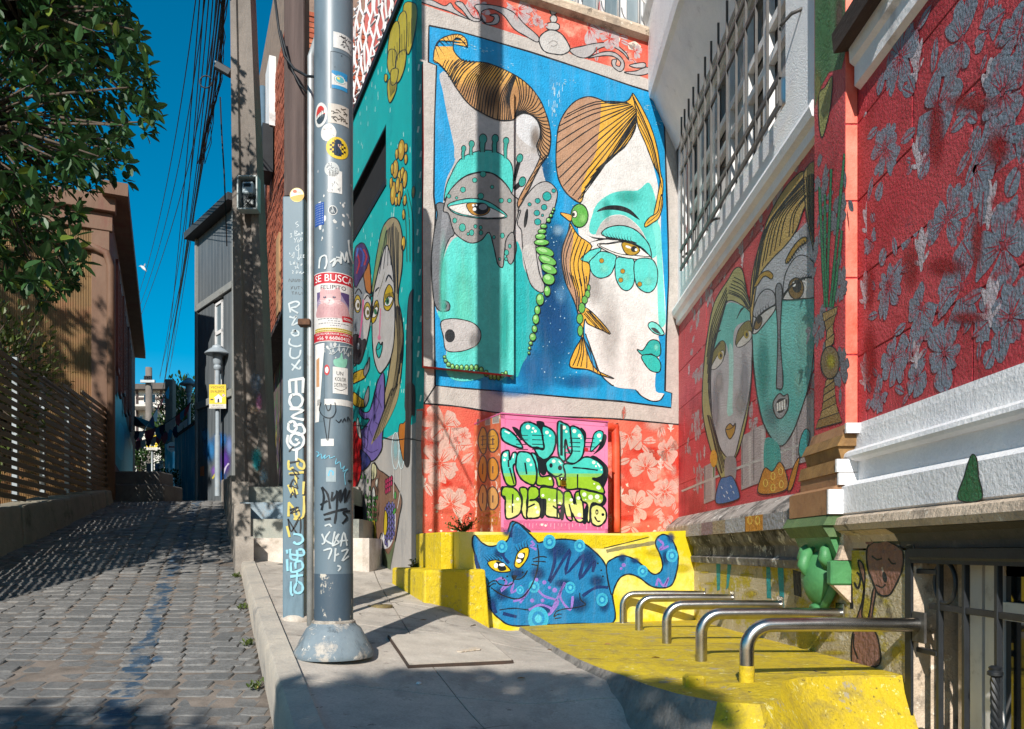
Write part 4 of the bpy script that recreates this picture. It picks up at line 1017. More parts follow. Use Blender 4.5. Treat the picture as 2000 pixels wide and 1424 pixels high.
# flower wallpaper around and below
P = Paint(FlatSurf(WA), base=0.0006, mode='uv')
rr = random.Random(21)
fl = '#c9a396'
for (x, y, r) in ((868, 832, 34), (858, 905, 36), (880, 985, 32), (1230, 850, 30), (1262, 915, 36), (1240, 990, 34), (1298, 960, 30), (1302, 880, 26), (1300, 1010, 20), (905, 850, 16)):
    a, b = WA.px(x, y); own(WA, lambda P: flower(P, a, b, r*7.6/1500*1.15, fl, x, '#c4553f'), 'stencilled_flower', PMf)
for (x, y) in ((825, 940), (1212, 960), (1290, 905), (975, 812), (1100, 812), (1310, 830)): own(WA, lambda P: fleur(P, *WA.px(x, y), 0.10, '#d8c3b8'), 'stencilled_motif', PMf)
for (x, y, r) in ((1010, 20, 24), (1150, 55, 30), (1190, 75, 22), (1050, 40, 12), (930, 20, 20), (1240, 100, 14)):
    a, b = WA.px(x, y); own(WA, lambda P: flower(P, a, b, r*7.9/1500*1.2, '#b3a3a4', x, '#b8342b'), 'stencilled_flower', PMf)
P.mode = 'px'
for (x, y, rx, ry) in ((865, 862, 40, 14), (872, 945, 16, 10), (1265, 880, 40, 10), (1320, 900, 14, 40), (1240, 1012, 50, 9), (860, 870, 12, 24), (1205, 860, 16, 14)): P.soft(x, y, rx, ry, '#d5301a', 0.85)
for i in range(14):
    x, y = rr.uniform(1150, 1275), rr.uniform(40, 130); 
for pts in (((1225, 85), (1240, 80), (1252, 90), (1248, 102), (1236, 98), (1228, 96)), ((1205, 72), (1212, 74), (1210, 82), (1203, 80))): P.poly(pts, '#d6cdbd', False)
P.poly(c1((0, 15), (130, 45), (260, 85), (360, 115), (400, 135), (300, 118), (160, 80), (20, 40)), '#c04a46') if False else None
rq = random.Random(44)
for i in range(34):
    x, y = rq.choice((rq.uniform(830, 925), rq.uniform(1195, 1325))), rq.uniform(810, 1030); P.soft(x, y, rq.uniform(8, 30), rq.uniform(6, 22), rq.choice(('#d8a08c', '#c8412c', '#d9bfb0', '#cf5a42', '#dc8a72')), rq.uniform(.35, .7))
for i in range(40):
    x, y = rq.choice((rq.uniform(830, 925), rq.uniform(1195, 1325))), 1040-abs(rq.gauss(0, 50)); s_ = rq.uniform(1, 5); P.poly([(x+s_*rq.uniform(.4, 1.2)*math.cos(t), y+s_*rq.uniform(.4, 1.2)*math.sin(t)) for t in [k*.9 for k in range(7)]], rq.choice(('#cfc2ae', '#b5a693', '#d9cbb8')), False)
P.build('sprayed_patches', PM, house)['kind'] = 'stuff'
b, P = new_big()
frame = c1((72, 28), (250, 85), (400, 132), (620, 200), (850, 275), (1100, 372), (1380, 455), (1640, 545), (1700, 640), (1745, 760), (1770, 960))+c2((1660, 250), (1672, 700), (1690, 1230), (1692, 1424), (1250, 1385), (900, 1372), (560, 1350), (300, 1310), (88, 1292), (84, 700), (82, 200))+c1((95, 1000), (90, 410), (68, 405))
P.poly(frame, '#b9b1aa', False)
P.line(c2((1692, 1424), (1250, 1385), (900, 1372), (560, 1350), (300, 1310), (88, 1292)), 3.0, K); P.line(c2((88, 1292), (160, 1180)), 3, K, False)
P.line(c2((1690, 1230), (1692, 1424)), 2, K, False)
# scrolls of the frame in grey with black edges
for pts in (c1((60, 5), (140, 0), (230, 40), (270, 20), (300, 60), (370, 110), (400, 132), (330, 105), (260, 75), (150, 40)), c1((300, 20), (345, 15), (380, 60), (420, 115), (470, 130), (450, 145), (400, 130), (350, 70)),
            c1((430, 40), (480, 28), (600, 45), (690, 85), (760, 160), (850, 240), (845, 280), (770, 240), (690, 190), (620, 100), (540, 60), (480, 75), (475, 110), (500, 150), (545, 145), (560, 115), (530, 100), (580, 95), (595, 130), (575, 160), (520, 165), (480, 140), (455, 80)),
            c1((1060, 330), (1150, 305), (1250, 285), (1350, 290), (1430, 350), (1450, 395), (1410, 350), (1340, 310), (1260, 320), (1180, 380), (1110, 375)), c1((1180, 385), (1280, 345), (1360, 350), (1415, 400), (1420, 450), (1390, 475), (1345, 440), (1340, 400), (1370, 395), (1365, 430), (1390, 440), (1395, 410), (1350, 375), (1280, 370)),
            c1((1455, 432), (1550, 415), (1560, 445), (1500, 450)), c1((1420, 480), (1500, 470), (1570, 445), (1590, 480), (1520, 500))):
    P.outl(pts, '#a9a4a3', 2.0)
P.outl(c1((930, 65), (955, 55), (975, 75), (965, 95), (940, 98)), '#b4b0ac', 2); P.outl(c1((930, 120), (950, 100), (975, 115), (970, 145), (940, 148)), '#b4b0ac', 2); P.outl(c1((905, 160), (950, 148), (990, 165), (985, 195), (945, 200), (910, 190)), '#b4b0ac', 2)
P.outl(c1((860, 250), (900, 210), (950, 200), (1010, 230), (1055, 300), (1060, 335), (1020, 360), (980, 362), (900, 345), (865, 300)), '#b9b5b1', 2.4)
P.line(c1((920, 290), (950, 270), (980, 290), (950, 310), (935, 300)), 1.6, '#8a8682')
blue = c1((128, 170), (330, 210), (560, 275), (800, 345), (1000, 410), (1240, 490), (1440, 560), (1655, 628), (1680, 720), (1690, 900), (1698, 1150))+c2((1590, 30), (1598, 300), (1600, 520), (1585, 900), (1578, 1215), (1620, 1228), (1616, 1318), (1300, 1278), (1000, 1255), (560, 1215), (300, 1195), (158, 1180), (152, 700), (150, 350), (160, 100))+c1((160, 1300), (165, 800), (178, 435), (125, 412), (126, 300))
P.poly(blue, '#0992c8', False); P.line(blue+[blue[0]], 3.2, K, False)
P.build = None
fin_big(b, 'framed_mural', 'blue mural field in a painted grey frame with scrolls')
# soft blue clouds between the heads, worn white specks
P = Paint(FlatSurf(WA), base=0.0032)
for (x, y, rx, ry, c, al) in ((1060, 560, 55, 160, '#0b4f86', .85), (1090, 640, 50, 120, '#0a4a80', .8), (1050, 720, 60, 60, '#0c5f95', .8), (1085, 500, 35, 90, '#0b4a78', .8), (1060, 400, 30, 60, '#0a4a76', .8), (1130, 745, 60, 20, '#0a5a92', .7), (1060, 330, 26, 60, '#0a5484', .7), (1090, 450, 14, 14, '#9fc4dc', .5), (1095, 575, 16, 26, '#5f9fd0', .5), (1000, 765, 60, 16, '#0c6ea8', .6)): P.soft(x, y, rx, ry, c, al)
rr = random.Random(9)
for i in range(90):
    x, y = rr.gauss(1080, 30), rr.uniform(200, 740); P.poly(ellipse(x, y, rr.uniform(.4, 1.3), rr.uniform(.5, 1.6), 0, 6), '#b9d6e2', False)
for i in range(26): 
    x = rr.gauss(1085, 6); y = rr.uniform(160, 225); P.line([(x, y), (x+rr.uniform(-1, 1), y+rr.uniform(4, 14))], 1.0, '#a9cad8', False)
for (x, y, n) in ((912, 92, 12), (950, 98, 12), (990, 128, 8), (1270, 210, 14), (1285, 240, 10), (1110, 160, 8)):
    for i in range(n): xx, yy = x+rr.uniform(-14, 14), y+rr.uniform(-5, 5); P.line([(xx, yy), (xx+rr.uniform(1, 5), yy+1)], 0.8, '#9fd0e0', False)
P.build('spray_shading', PM, house)['kind'] = 'stuff'
# ---- horned grey head with turquoise muzzle
b, P = new_big()
for p in b: p.base = 0.0042
HG = '#b4b0b0'; TQ = '#56c9bf'; TD = '#1aa5a6'
head = c1((212, 480), (222, 620), (250, 770), (285, 930), (300, 1060), (240, 1200), (215, 1390))+c2((190, 110), (150, 250), (135, 420), (150, 640), (170, 730), (200, 800), (225, 960), (220, 1010), (235, 1080), (300, 1140), (430, 1120), (560, 1140), (650, 1080), (720, 1010), (760, 870), (790, 700), (830, 590), (800, 300), (905, 20))+c1((960, 1260), (900, 1205), (860, 1000), (855, 830), (780, 755), (680, 700), (450, 560))
P.poly(head, HG)
tl = c2((300, 262), (250, 300), (215, 380), (195, 480), (190, 640), (172, 730), (190, 775), (215, 850), (230, 960), (222, 1010), (228, 1100), (262, 1140), (330, 1155), (430, 1140), (490, 1118), (560, 1150), (600, 1110), (650, 1085))+c2((650, 340), (600, 300), (560, 330), (480, 240), (430, 290), (370, 296))
P.poly(tl, TQ)
P.poly(c2((650, 345), (690, 350), (705, 450), (760, 550), (825, 600), (800, 680), (785, 760), (765, 860), (742, 960), (700, 1040), (650, 1088)), TD)
P.outl(c2((165, 60), (215, 60), (250, 130), (275, 240), (245, 275), (212, 360), (196, 480), (195, 640), (218, 655), (245, 675), (242, 716), (190, 722), (160, 690), (145, 620), (133, 430), (148, 250), (170, 130)), '#6a6d72', 2.2)
P.poly(ellipse(*c2((214, 690))[0], 5, 6), K, False)
P.poly(c2((205, 90), (230, 120), (240, 180), (200, 330), (185, 420), (190, 250)), '#83858a')
for (x, y, rx, ry, c, al) in ((865, 560, 10, 120, '#59cdb8', .6), (905, 600, 26, 130, '#5ecfb9', .8), (985, 640, 12, 120, '#1fa59b', .7)):
    for p in b: p.soft(x, y, rx, ry, c, al)
mz = c2((192, 792), (250, 768), (330, 775), (400, 800), (438, 850), (430, 910), (380, 950), (300, 972), (225, 962), (208, 880)); P.outl(mz, '#b3aeac', 2)
for p in b: p.soft(925, 665, 12, 22, '#8a8684', .7)
P.poly(ellipse(*c2((248, 874))[0], 10, 13), '#23262a', False)
# forehead and brow
P.poly(c1((215, 485), (238, 700), (292, 930), (306, 1060), (440, 985), (560, 960), (690, 1100), (720, 1030), (862, 1000), (862, 850), (820, 770), (740, 745), (600, 790), (450, 740), (330, 620), (260, 510)), '#b5b0ad')
P.poly(c1((705, 800), (760, 752), (820, 772), (858, 830), (862, 900), (838, 970), (860, 1000), (780, 960), (710, 890)), '#c9c9cb')
P.outl(c1((228, 1330), (240, 1240), (270, 1165), (330, 1060), (430, 1008), (540, 998), (630, 1040), (680, 1110), (680, 1275), (640, 1225), (600, 1182), (540, 1146), (460, 1140), (370, 1166), (300, 1222), (250, 1290)), '#46bdb4', 2)
for (x, y, r, yb) in ((357, 985, 15, 1060), (410, 955, 18, 1030), (485, 922, 26, 1010), (566, 920, 22, 1012), (638, 935, 19, 1050)):
    q = c1((x, y))[0]; e = c1((x-4, yb))[0]; P.line([q, ((q[0]+e[0])/2-1, (q[1]+e[1])/2), e], r*0.45, K, False); P.poly(ellipse(*q, r/3.391+0.9, r/3.391*1.3+.9), K, False); P.line([q, ((q[0]+e[0])/2-1, (q[1]+e[1])/2), e], r*0.28, '#2f9488', False); P.poly(ellipse(*q, r/3.391-0.6, r/3.391*1.2-.4), '#2f9488', False)
for (x, y, r, x2, y2) in ((728, 1050, 20, 690, 1200), (745, 1205, 22, 690, 1255)):
    q = c1((x, y))[0]; e = c1((x2, y2))[0]; P.line([q, e], r*0.4, K, False); P.poly(ellipse(*q, r/3.391+1, r/3.391*1.5+1, 15), K, False); P.poly(ellipse(*q, r/3.391-.4, r/3.391*1.4-.4, 15), '#2f9488', False)
P.outl(c1((222, 1395), (252, 1290), (300, 1225), (370, 1170), (460, 1145), (540, 1150), (600, 1187), (650, 1240), (680, 1290))+c2((680, 60), (640, 240), (620, 430), (600, 300), (585, 350), (578, 440), (560, 450), (540, 420), (520, 330), (490, 235), (440, 285), (370, 300), (290, 252), (262, 200), (240, 120)), '#96928f', 2.2)
P.outl(c2((590, 300), (612, 250), (640, 240), (660, 330), (636, 420), (612, 425), (594, 370)), '#8f8c8b', 2)
for (x, y, r) in ((430, 1195, 16), (545, 1240, 12), (352, 1258, 18), (485, 1155, 20), (258, 1300, 14), (470, 1300, 20), (605, 1330, 16), (660, 1330, 14), (310, 1312, 9)): P.outl(ellipse(*c1((x, y))[0], r/3.391, r/3.391), '#3aa596', 1.2, smooth=False)
for (x, y, r) in ((278, 162, 13), (325, 205, 20), (382, 237, 15), (405, 198, 10), (440, 237, 12), (438, 205, 10), (360, 245, 8), (572, 255, 13), (598, 360, 14), (618, 320, 10), (596, 400, 9), (520, 265, 9), (555, 400, 8)): P.outl(ellipse(*c2((x, y))[0], r/3.164, r/3.164*1.25), '#3aa596', 1.2, smooth=False)
P.outl(c2((232, 72), (280, 42), (380, 25), (470, 40), (545, 82), (600, 140), (480, 152), (370, 140), (280, 118)), '#46bdb4', 2.2)
P.outl(c2((240, 78), (300, 62), (370, 52), (450, 62), (540, 102), (590, 136), (500, 146), (400, 137), (300, 116)), '#d6d2cc', 1.6)
P.outl(c2((352, 60), (400, 52), (460, 62), (495, 88), (480, 118), (440, 132), (390, 125), (360, 95)), '#b57f2a', 1.6)
P.poly(ellipse(*c2((438, 88))[0], 16, 12), '#1b1e23', False); P.poly(ellipse(*c2((452, 78))[0], 8, 6), '#8d9197', False)
for (x, y, r) in ((400, 92, 3.6), (392, 68, 2.4), (412, 66, 1.8)): P.poly(ellipse(*c2((x, y))[0], r, r), '#eef0f0', False)
# ear with holes
P.outl(c1((715, 1400), (750, 1330), (830, 1232), (905, 1204), (960, 1240), (978, 1290), (955, 1390))+c2((885, 90), (830, 200), (780, 300), (800, 480), (832, 560), (822, 605), (780, 592), (740, 540), (710, 420), (695, 300), (690, 225), (665, 180), (685, 100)), '#a8a4a3', 2)
P.poly(ellipse(*c2((718, 148))[0], 3.6, 19, 8), K, False)
for (x, y, r) in ((850, 15, 24), (790, 40, 16), (740, 62, 11), (830, 80, 18), (785, 115, 18), (790, 170, 20), (820, 130, 8)): P.outl(ellipse(*c2((x, y))[0], r/3.164, r/3.164), '#1f9c97', 1.3, smooth=False)
P.outl(ellipse(*c1((908, 1302))[0], 8.4, 9), '#1f9c97', 1.4, smooth=False); P.outl(ellipse(*c1((953, 1265))[0], 4, 4), '#1f9c97', 1.2, smooth=False)
P.poly(c2((700, 330), (760, 320), (790, 470), (815, 590), (760, 560), (715, 440)), '#b9b5b2')
fin_big(b, 'painted_head', 'painted grey horned head with turquoise muzzle and one big eye')
b, P = new_big()
for p in b: p.base = 0.0085
hair = c1((155, 402), (165, 320), (200, 265), (270, 235), (330, 232), (372, 262), (380, 312), (358, 288), (328, 258), (300, 258), (286, 292), (292, 342), (332, 390), (382, 412), (480, 415), (560, 437), (680, 492), (780, 562), (860, 662), (912, 790), (932, 900), (920, 1012), (880, 1072), (832, 1160), (780, 1272), (722, 1372), (716, 1330), (772, 1222), (832, 1112), (866, 1022), (838, 972), (862, 902), (857, 832), (822, 776), (762, 750), (712, 766), (680, 796), (580, 796), (480, 752), (392, 692), (312, 592), (252, 492), (200, 432))
P.fade(hair, [(70, '#e2ac4e'), (150, '#dba64a'), (175, '#a87a4c'), (300, '#b98d62'), (400, '#a97d58')])  # lower brown stops put the cast shadow into the tan horn
for p in b: p.soft(960, 195, 22, 30, '#5f4127', .6); p.soft(1045, 270, 14, 34, '#6d553d', .6)
P.line(hair+[hair[0]], 2.2, K)
o1 = c1((165, 320), (200, 265), (270, 235), (330, 232), (375, 275)); o2 = c1((200, 425), (270, 330), (286, 300), (300, 260), (360, 295))
P.hatch(o1, o2, 11, 1.8, taper=True)
o1 = c1((330, 392), (480, 415), (560, 437), (680, 492), (700, 520)); o2 = c1((252, 492), (330, 610), (440, 725), (580, 796), (680, 790))
P.hatch(o1, o2, 30, 2.0, bow=0.10)
P.hatch(c1((230, 400), (330, 400), (440, 415)), c1((215, 440), (260, 520), (300, 570)), 8, 1.8, bow=0.05)
o1 = c1((690, 500), (780, 562), (860, 662), (912, 790), (932, 900), (920, 1012), (880, 1072)); o2 = c1((690, 780), (712, 766), (762, 750), (822, 776), (857, 832), (862, 902), (840, 975))
P.hatch(o1, o2, 24, 1.9, bow=-0.12)
P.hatch(c1((910, 1020), (880, 1072), (832, 1160), (780, 1272)), c1((866, 1050), (832, 1130), (780, 1230), (730, 1350)), 6, 1.5)
fin_big(b, 'painted_hair', 'painted tan swept horn of hair, its shadow put in as brown, with black strands')
b, P = new_big()
for p in b: p.base = 0.0115
def beads(lst, f, k, c, oc=1.6):
    for q in lst:
        x, y, rx = q[0], q[1], q[2]; ry = q[3] if len(q) > 3 else rx; rot = q[4] if len(q) > 4 else 0
        cx, cy = f((x, y))[0]; P.outl(ellipse(cx, cy, rx/k, ry/k, rot), c, oc, smooth=False); P.poly(ellipse(cx-rx/k*.2, cy-ry/k*.3, rx/k*.5, ry/k*.4, rot), '#9fd08a', False)
beads([(888, 92, 8), (880, 110, 8), (870, 132, 11), (855, 160, 14), (825, 198, 21, 14), (815, 230, 26, 15), (805, 262, 32, 18), (812, 298, 46, 19), (832, 355, 58, 28, 18), (848, 408, 58, 28, 22), (858, 462, 52, 27, 25), (856, 525, 38, 34, 20), (847, 598, 20, 32), (803, 650, 24, 36), (787, 716, 18, 27), (777, 772, 20, 30), (769, 832, 16, 22), (758, 882, 20, 24), (745, 920, 12), (738, 950, 9), (735, 980, 8)], c2, 3.164, '#64ad4f')
beads([(213, 1005, 10), (220, 1028, 12), (238, 1050, 14), (262, 1064, 12, 16), (290, 1068, 12, 16), (318, 1070, 12, 17), (350, 1071, 13, 18), (380, 1070, 13, 18), (410, 1071, 14, 19), (440, 1086, 14, 20), (470, 1106, 14, 20), (500, 1126, 13, 20), (522, 1128, 12, 20), (546, 1130, 12, 20), (570, 1118, 13, 18), (592, 1104, 10, 14)], c2, 3.164, '#5d9c4a', 1.3)
fin_big(b, 'painted_beads', 'painted green bead strings')
# ---- fair haired woman in profile
P = Paint(FlatSurf(WA), base=0.0042)
face = c1((1495, 780), (1560, 950), (1610, 1090), (1645, 1240), (1640, 1330))+c2((1550, 100), (1552, 260), (1562, 400), (1572, 560), (1580, 700), (1580, 850), (1562, 870), (1536, 874), (1548, 930), (1550, 985), (1540, 1010), (1552, 1060), (1542, 1095), (1520, 1108), (1520, 1215), (1572, 1232), (1545, 1272), (1490, 1272), (1432, 1242), (1395, 1206), (1300, 1196), (1240, 1172), (1180, 1112), (1140, 1012), (1100, 902), (1082, 850), (1088, 700), (1100, 500), (1105, 400), (1060, 300), (1040, 200), (1060, 60))+c1((1130, 1340), (1180, 1230), (1290, 1090), (1430, 950))
P.poly(face, '#dbd7d4', True, n=3)
for (x, y, rx, ry, c, al) in ((1190, 640, 30, 110, '#b9b2ad', .5), (1160, 560, 22, 50, '#a9a29e', .6), (1235, 700, 18, 70, '#dcd8d4', .6)): P.soft(x, y, rx, ry, c, al)
tq = '#58cac1'
P.poly(c1((1205, 1424), (1245, 1345), (1330, 1284), (1420, 1265), (1510, 1262), (1570, 1212), (1600, 1232), (1628, 1320), (1640, 1424))+c2((1545, 120), (1530, 200), (1545, 330), (1500, 395), (1470, 300), (1420, 205), (1330, 132), (1240, 132), (1180, 180), (1150, 245), (1112, 235), (1112, 180), (1135, 105)), tq, True, n=3)
P.poly(c2((1150, 250), (1180, 185), (1240, 137), (1330, 137), (1415, 205), (1460, 290), (1400, 230), (1300, 190), (1220, 205), (1185, 245)), '#b8b3b0')
P.poly(c2((1500, 180), (1546, 200), (1560, 400), (1576, 700), (1578, 800), (1540, 805), (1530, 600), (1528, 430), (1515, 280)), '#72d5ca')
P.soft(1225, 385, 34, 18, '#2aa79a', .6); P.soft(1185, 410, 12, 30, '#2aa79a', .5)
P.outl(c2((1185, 247), (1220, 207), (1300, 192), (1380, 212), (1442, 262), (1482, 322), (1490, 392), (1440, 335), (1350, 293), (1260, 274)), tq, 2.2)
P.outl(c2((1158, 310), (1230, 302), (1310, 290), (1400, 310), (1460, 358), (1494, 392), (1485, 412), (1400, 402), (1300, 385), (1215, 350)), '#dcd6d0', 2)
P.outl(c2((1172, 312), (1240, 306), (1312, 296), (1398, 314), (1455, 358), (1484, 384), (1400, 378), (1300, 368), (1225, 342)), '#e6e2dc', 1.6)
P.outl(c2((1312, 300), (1360, 296), (1408, 322), (1420, 350), (1392, 374), (1345, 372), (1318, 340)), '#b08a22', 1.8); P.poly(ellipse(*c2((1385, 338))[0], 6, 6), '#14171a', False); P.poly(ellipse(*c2((1350, 325))[0], 6, 2.2, 20), '#f0f0ea', False); P.poly(ellipse(*c2((1398, 342))[0], 2.6, 2.6), '#f0f0ea', False)
P.line(c2((1112, 298), (1185, 278), (1262, 276), (1352, 296), (1442, 338), (1492, 395)), 4.2, K, taper=2)
for i in range(13):
    x = 1185+i*18; y = 276+max(0, i-5)*3.2; P.line(c2((x, y+4), (x-30-i*0.5, y-14), (x-58+i*2, y-48+i*0.5)) if i > 2 else c2((x, y), (x-50, y-6), (x-90, y-26+i*8)), 2.4, K, taper=True)
P.poly(c2((1155, 108), (1185, 84), (1240, 68), (1310, 72), (1370, 100), (1420, 155), (1400, 148), (1345, 115), (1280, 98), (1215, 96)), K)
for pts in (c2((1052, 405), (1075, 375), (1120, 345), (1180, 332), (1160, 375), (1105, 415), (1068, 428)), c2((1108, 425), (1140, 385), (1185, 352), (1268, 375), (1272, 415), (1242, 492), (1180, 518), (1130, 492)), c2((1268, 445), (1280, 392), (1340, 395), (1386, 412), (1386, 540), (1352, 592), (1308, 582), (1274, 522)), c2((1392, 412), (1492, 400), (1530, 470), (1522, 562), (1482, 606), (1430, 592), (1394, 540))):
    P.outl(pts, tq, 2)
    cx = sum(p[0] for p in pts)/len(pts); cy = sum(p[1] for p in pts)/len(pts); P.soft(cx+3, cy+8, 12, 12, '#7fdccb', .7)
for q in ((1185, 410), (1315, 475), (1303, 530), (1420, 555)): P.outl(ellipse(*c2(q)[0], 4.4, 4.6), '#b5841f', 1, smooth=False)
P.outl(c2((1405, 958), (1440, 962), (1480, 906), (1520, 900), (1546, 922), (1549, 985), (1522, 1004), (1490, 985), (1452, 998), (1424, 984)), '#24aaa2', 2); P.outl(c2((1432, 998), (1490, 990), (1530, 1010), (1551, 1052), (1540, 1096), (1490, 1090), (1450, 1045)), '#2db5ab', 2)
P.soft(*c2((1522, 945))[0], 6, 9, '#7fdccb', .8)
P.outl(c2((1472, 812), (1488, 788), (1515, 792), (1545, 815), (1572, 862), (1540, 868), (1500, 850)), '#72d5ca', 2); P.poly(c2((1490, 825), (1520, 828), (1550, 862), (1515, 852)), '#3b3f42')
hg = '#dfa83a'; hb = '#b0876a'
hr = c1((1475, 618), (1440, 670), (1330, 688), (1250, 656), (1180, 642), (1100, 670), (1030, 742), (985, 842), (970, 980), (970, 1100), (990, 1200), (1040, 1282), (1110, 1337), (1140, 1332), (1160, 1262), (1220, 1162), (1280, 1102), (1390, 1002), (1452, 932), (1490, 862), (1502, 782), (1502, 742), (1492, 700))
P.poly(hr, hg)
P.poly(c1((1260, 662), (1180, 644), (1100, 672), (1030, 744), (987, 844), (972, 980), (972, 1100), (992, 1200), (1042, 1280), (1110, 1335), (1135, 1300), (1140, 1230), (1180, 1120), (1230, 1020), (1250, 900), (1262, 780)), hb)
P.line(hr+[hr[0]], 2.4, K)
rootc = c1((1440, 680), (1480, 705), (1500, 745), (1502, 790), (1490, 860)); tip = c1((1040, 760), (985, 850), (972, 990), (990, 1180), (1050, 1270), (1120, 1325), (1150, 1260), (1230, 1130), (1350, 1030))
for i in range(19):
    t = i/18; a = cat_rom(rootc, False, 8); q = cat_rom(tip, False, 8); p = a[int(t*(len(a)-1))]; e = q[int(t*(len(q)-1))]
    mx = (p[0]*.45+e[0]*.55, p[1]*.45+e[1]*.55); P.line([p, (mx[0]+3, mx[1]-14+20*t), e], 2.2, K, taper=False)
P.outl(c1((1475, 618), (1540, 722), (1600, 852), (1642, 1002), (1662, 1152), (1676, 1202), (1672, 1302), (1650, 1392), (1612, 1440), (1640, 1302), (1655, 1182), (1610, 1082), (1560, 952), (1510, 832), (1497, 722)), hg, 2)
P.hatch(c1((1480, 640), (1500, 720), (1520, 850)), c1((1668, 1250), (1655, 1180), (1620, 1100)), 5, 1.6, bow=-0.05)
P.outl(c2((1556, 0), (1562, 60), (1540, 142), (1500, 176), (1456, 202), (1452, 180), (1482, 142), (1530, 110), (1545, 40)), hg, 2); P.line(c2((1556, 30), (1540, 115), (1465, 180)), 1.4, K)
lo = c2((990, 172), (1040, 252), (1125, 322), (1055, 400), (1110, 432), (1106, 540), (1080, 622), (1062, 700), (1092, 702), (1160, 762), (1240, 860), (1180, 836), (1100, 800), (1082, 770), (1072, 872), (1100, 982), (1150, 1080), (1262, 1138), (1180, 1116), (1100, 1082), (1000, 1070), (990, 1030), (1022, 952), (1062, 872), (1042, 752), (1012, 652), (962, 542), (940, 432), (945, 322), (975, 240))
P.poly(lo, hg); P.poly(c2((985, 190), (1010, 260), (1000, 340), (985, 430), (1000, 520), (1040, 620), (1060, 700), (1040, 745), (1010, 650), (962, 542), (942, 432), (947, 322), (975, 240)), hb); P.line(lo+[lo[0]], 2.2, K)
P.hatch(c2((990, 190), (1040, 255), (1115, 318)), c2((960, 540), (1020, 590), (1100, 540)), 7, 2.0, bow=0.12)
P.hatch(c2((980, 480), (1040, 520), (1100, 500)), c2((1030, 720), (1055, 720), (1085, 690)), 6, 2.0, bow=-0.06); P.hatch(c2((1075, 740), (1090, 720), (1110, 720)), c2((1150, 820), (1200, 845), (1236, 858)), 5, 1.8); P.hatch(c2((1055, 890), (1070, 880), (1078, 900)), c2((1000, 1060), (1080, 1070), (1180, 1110)), 6, 1.9, bow=-0.06)
P.outl(ellipse(*c2((1048, 132))[0], 17, 23), '#5aa845', 2.2, smooth=False); P.soft(*c2((1068, 150))[0], 10, 14, '#8fcf74', .8); P.outl(c2((928, 115), (965, 118), (1000, 132), (992, 166), (960, 145)), '#dd9f3c', 1.6); P.outl(ellipse(*c2((1018, 122))[0], 5, 7), '#e8e2d4', 1.4, smooth=False); P.poly(ellipse(*c2((1012, 124))[0], 2.6, 3.6), K, False)
for q in ((1105, 577, 10, 20), (1097, 617, 16, 24), (1080, 652, 18, 24), (1062, 702, 20, 32), (1050, 768, 20, 32), (1053, 842, 17, 34)): P.outl(ellipse(*c2(q[:2])[0], q[2]/3.164, q[3]/3.164), '#64ad4f', 1.6, smooth=False)
P.line(c2((1085, 860), (1100, 902), (1140, 1012), (1180, 1112), (1240, 1172), (1260, 1180)), 2, K)
P.line(c2((1395, 1206), (1432, 1245), (1490, 1275), (1545, 1272), (1572, 1235)), 2, K)
P.build('painted_woman', PM, house, 'painted fair haired woman in profile with turquoise eye make-up')
# ---- cat on the ledge wall
P = Paint(FlatSurf(WC), base=0.0012)
P.poly(c3((365, 845), (740, 842), (1000, 845), (1390, 850), (1390, 862), (1120, 925), (700, 900), (365, 880)), '#d3bd12', False)
for (x, y, rx, ry) in ((1290, 1080, 40, 10), (1250, 1120, 30, 8), (1330, 1110, 26, 12), (1200, 1110, 20, 14), (1300, 1050, 26, 6)): P.soft(x, y, rx, ry, '#cdb91c', .9)
P.line(c3((1125, 922), (1250, 892), (1385, 858)), 2, '#3a3320')
P.line(c3((1140, 940), (1230, 920), (1330, 905), (1420, 890)), 7, '#8d8457'); 
body = c3((376, 846), (418, 890), (470, 912), (540, 892), (572, 868), (600, 790), (630, 778), (690, 835), (728, 872), (748, 890), (800, 878), (900, 870), (1000, 890), (1080, 950), (1130, 1010), (1160, 1100), (1175, 1200), (1180, 1352), (1000, 1358), (800, 1366), (600, 1371), (520, 1330), (470, 1270), (440, 1130), (400, 1020), (376, 950), (362, 890))
P.outl(body, '#1576ac', 3, '#0d1a26')
tail = c3((1140, 1030), (1180, 982), (1240, 966), (1300, 986), (1360, 1030), (1410, 1072), (1450, 1062), (1466, 1022), (1452, 962), (1425, 900), (1435, 862), (1470, 842), (1510, 862), (1540, 912), (1556, 982), (1546, 1062), (1520, 1132), (1470, 1152), (1400, 1142), (1330, 1092), (1270, 1072), (1220, 1092), (1190, 1142), (1168, 1190))
P.outl(tail, '#147ab0', 3, '#0d1a26')
for (x, y, rx, ry) in ((990, 1040, 12, 10), (975, 1080, 14, 12), (1090, 1075, 30, 26), (1150, 1090, 22, 26), (980, 1160, 20, 20), (1165, 1135, 20, 16), (1240, 1095, 12, 8), (1300, 1090, 10, 20), (960, 1180, 16, 22), (1010, 1120, 22, 14), (1060, 1190, 36, 14), (1130, 1180, 26, 22), (1050, 1120, 20, 18), (1180, 1180, 14, 22), (1100, 1140, 24, 12), (1310, 1050, 10, 14), (1215, 1090, 10, 12)): P.soft(x, y, rx, ry, '#0a3468', .8)
for pts in (((380, 960), (400, 1060), (450, 1150)), ((560, 900), (540, 960), (575, 1010)), ((835, 890), (840, 1000), (810, 1120), (930, 930), (905, 1070), (1010, 960), (985, 1100), (1070, 990), (1060, 1060)), ((1000, 1200), (1080, 1150), (1150, 1150)), ((600, 800), (590, 860)), ((480, 1240), (500, 1300)), ((540, 1300), (620, 1320))): P.line(c3(pts), 6, '#0b2f66')
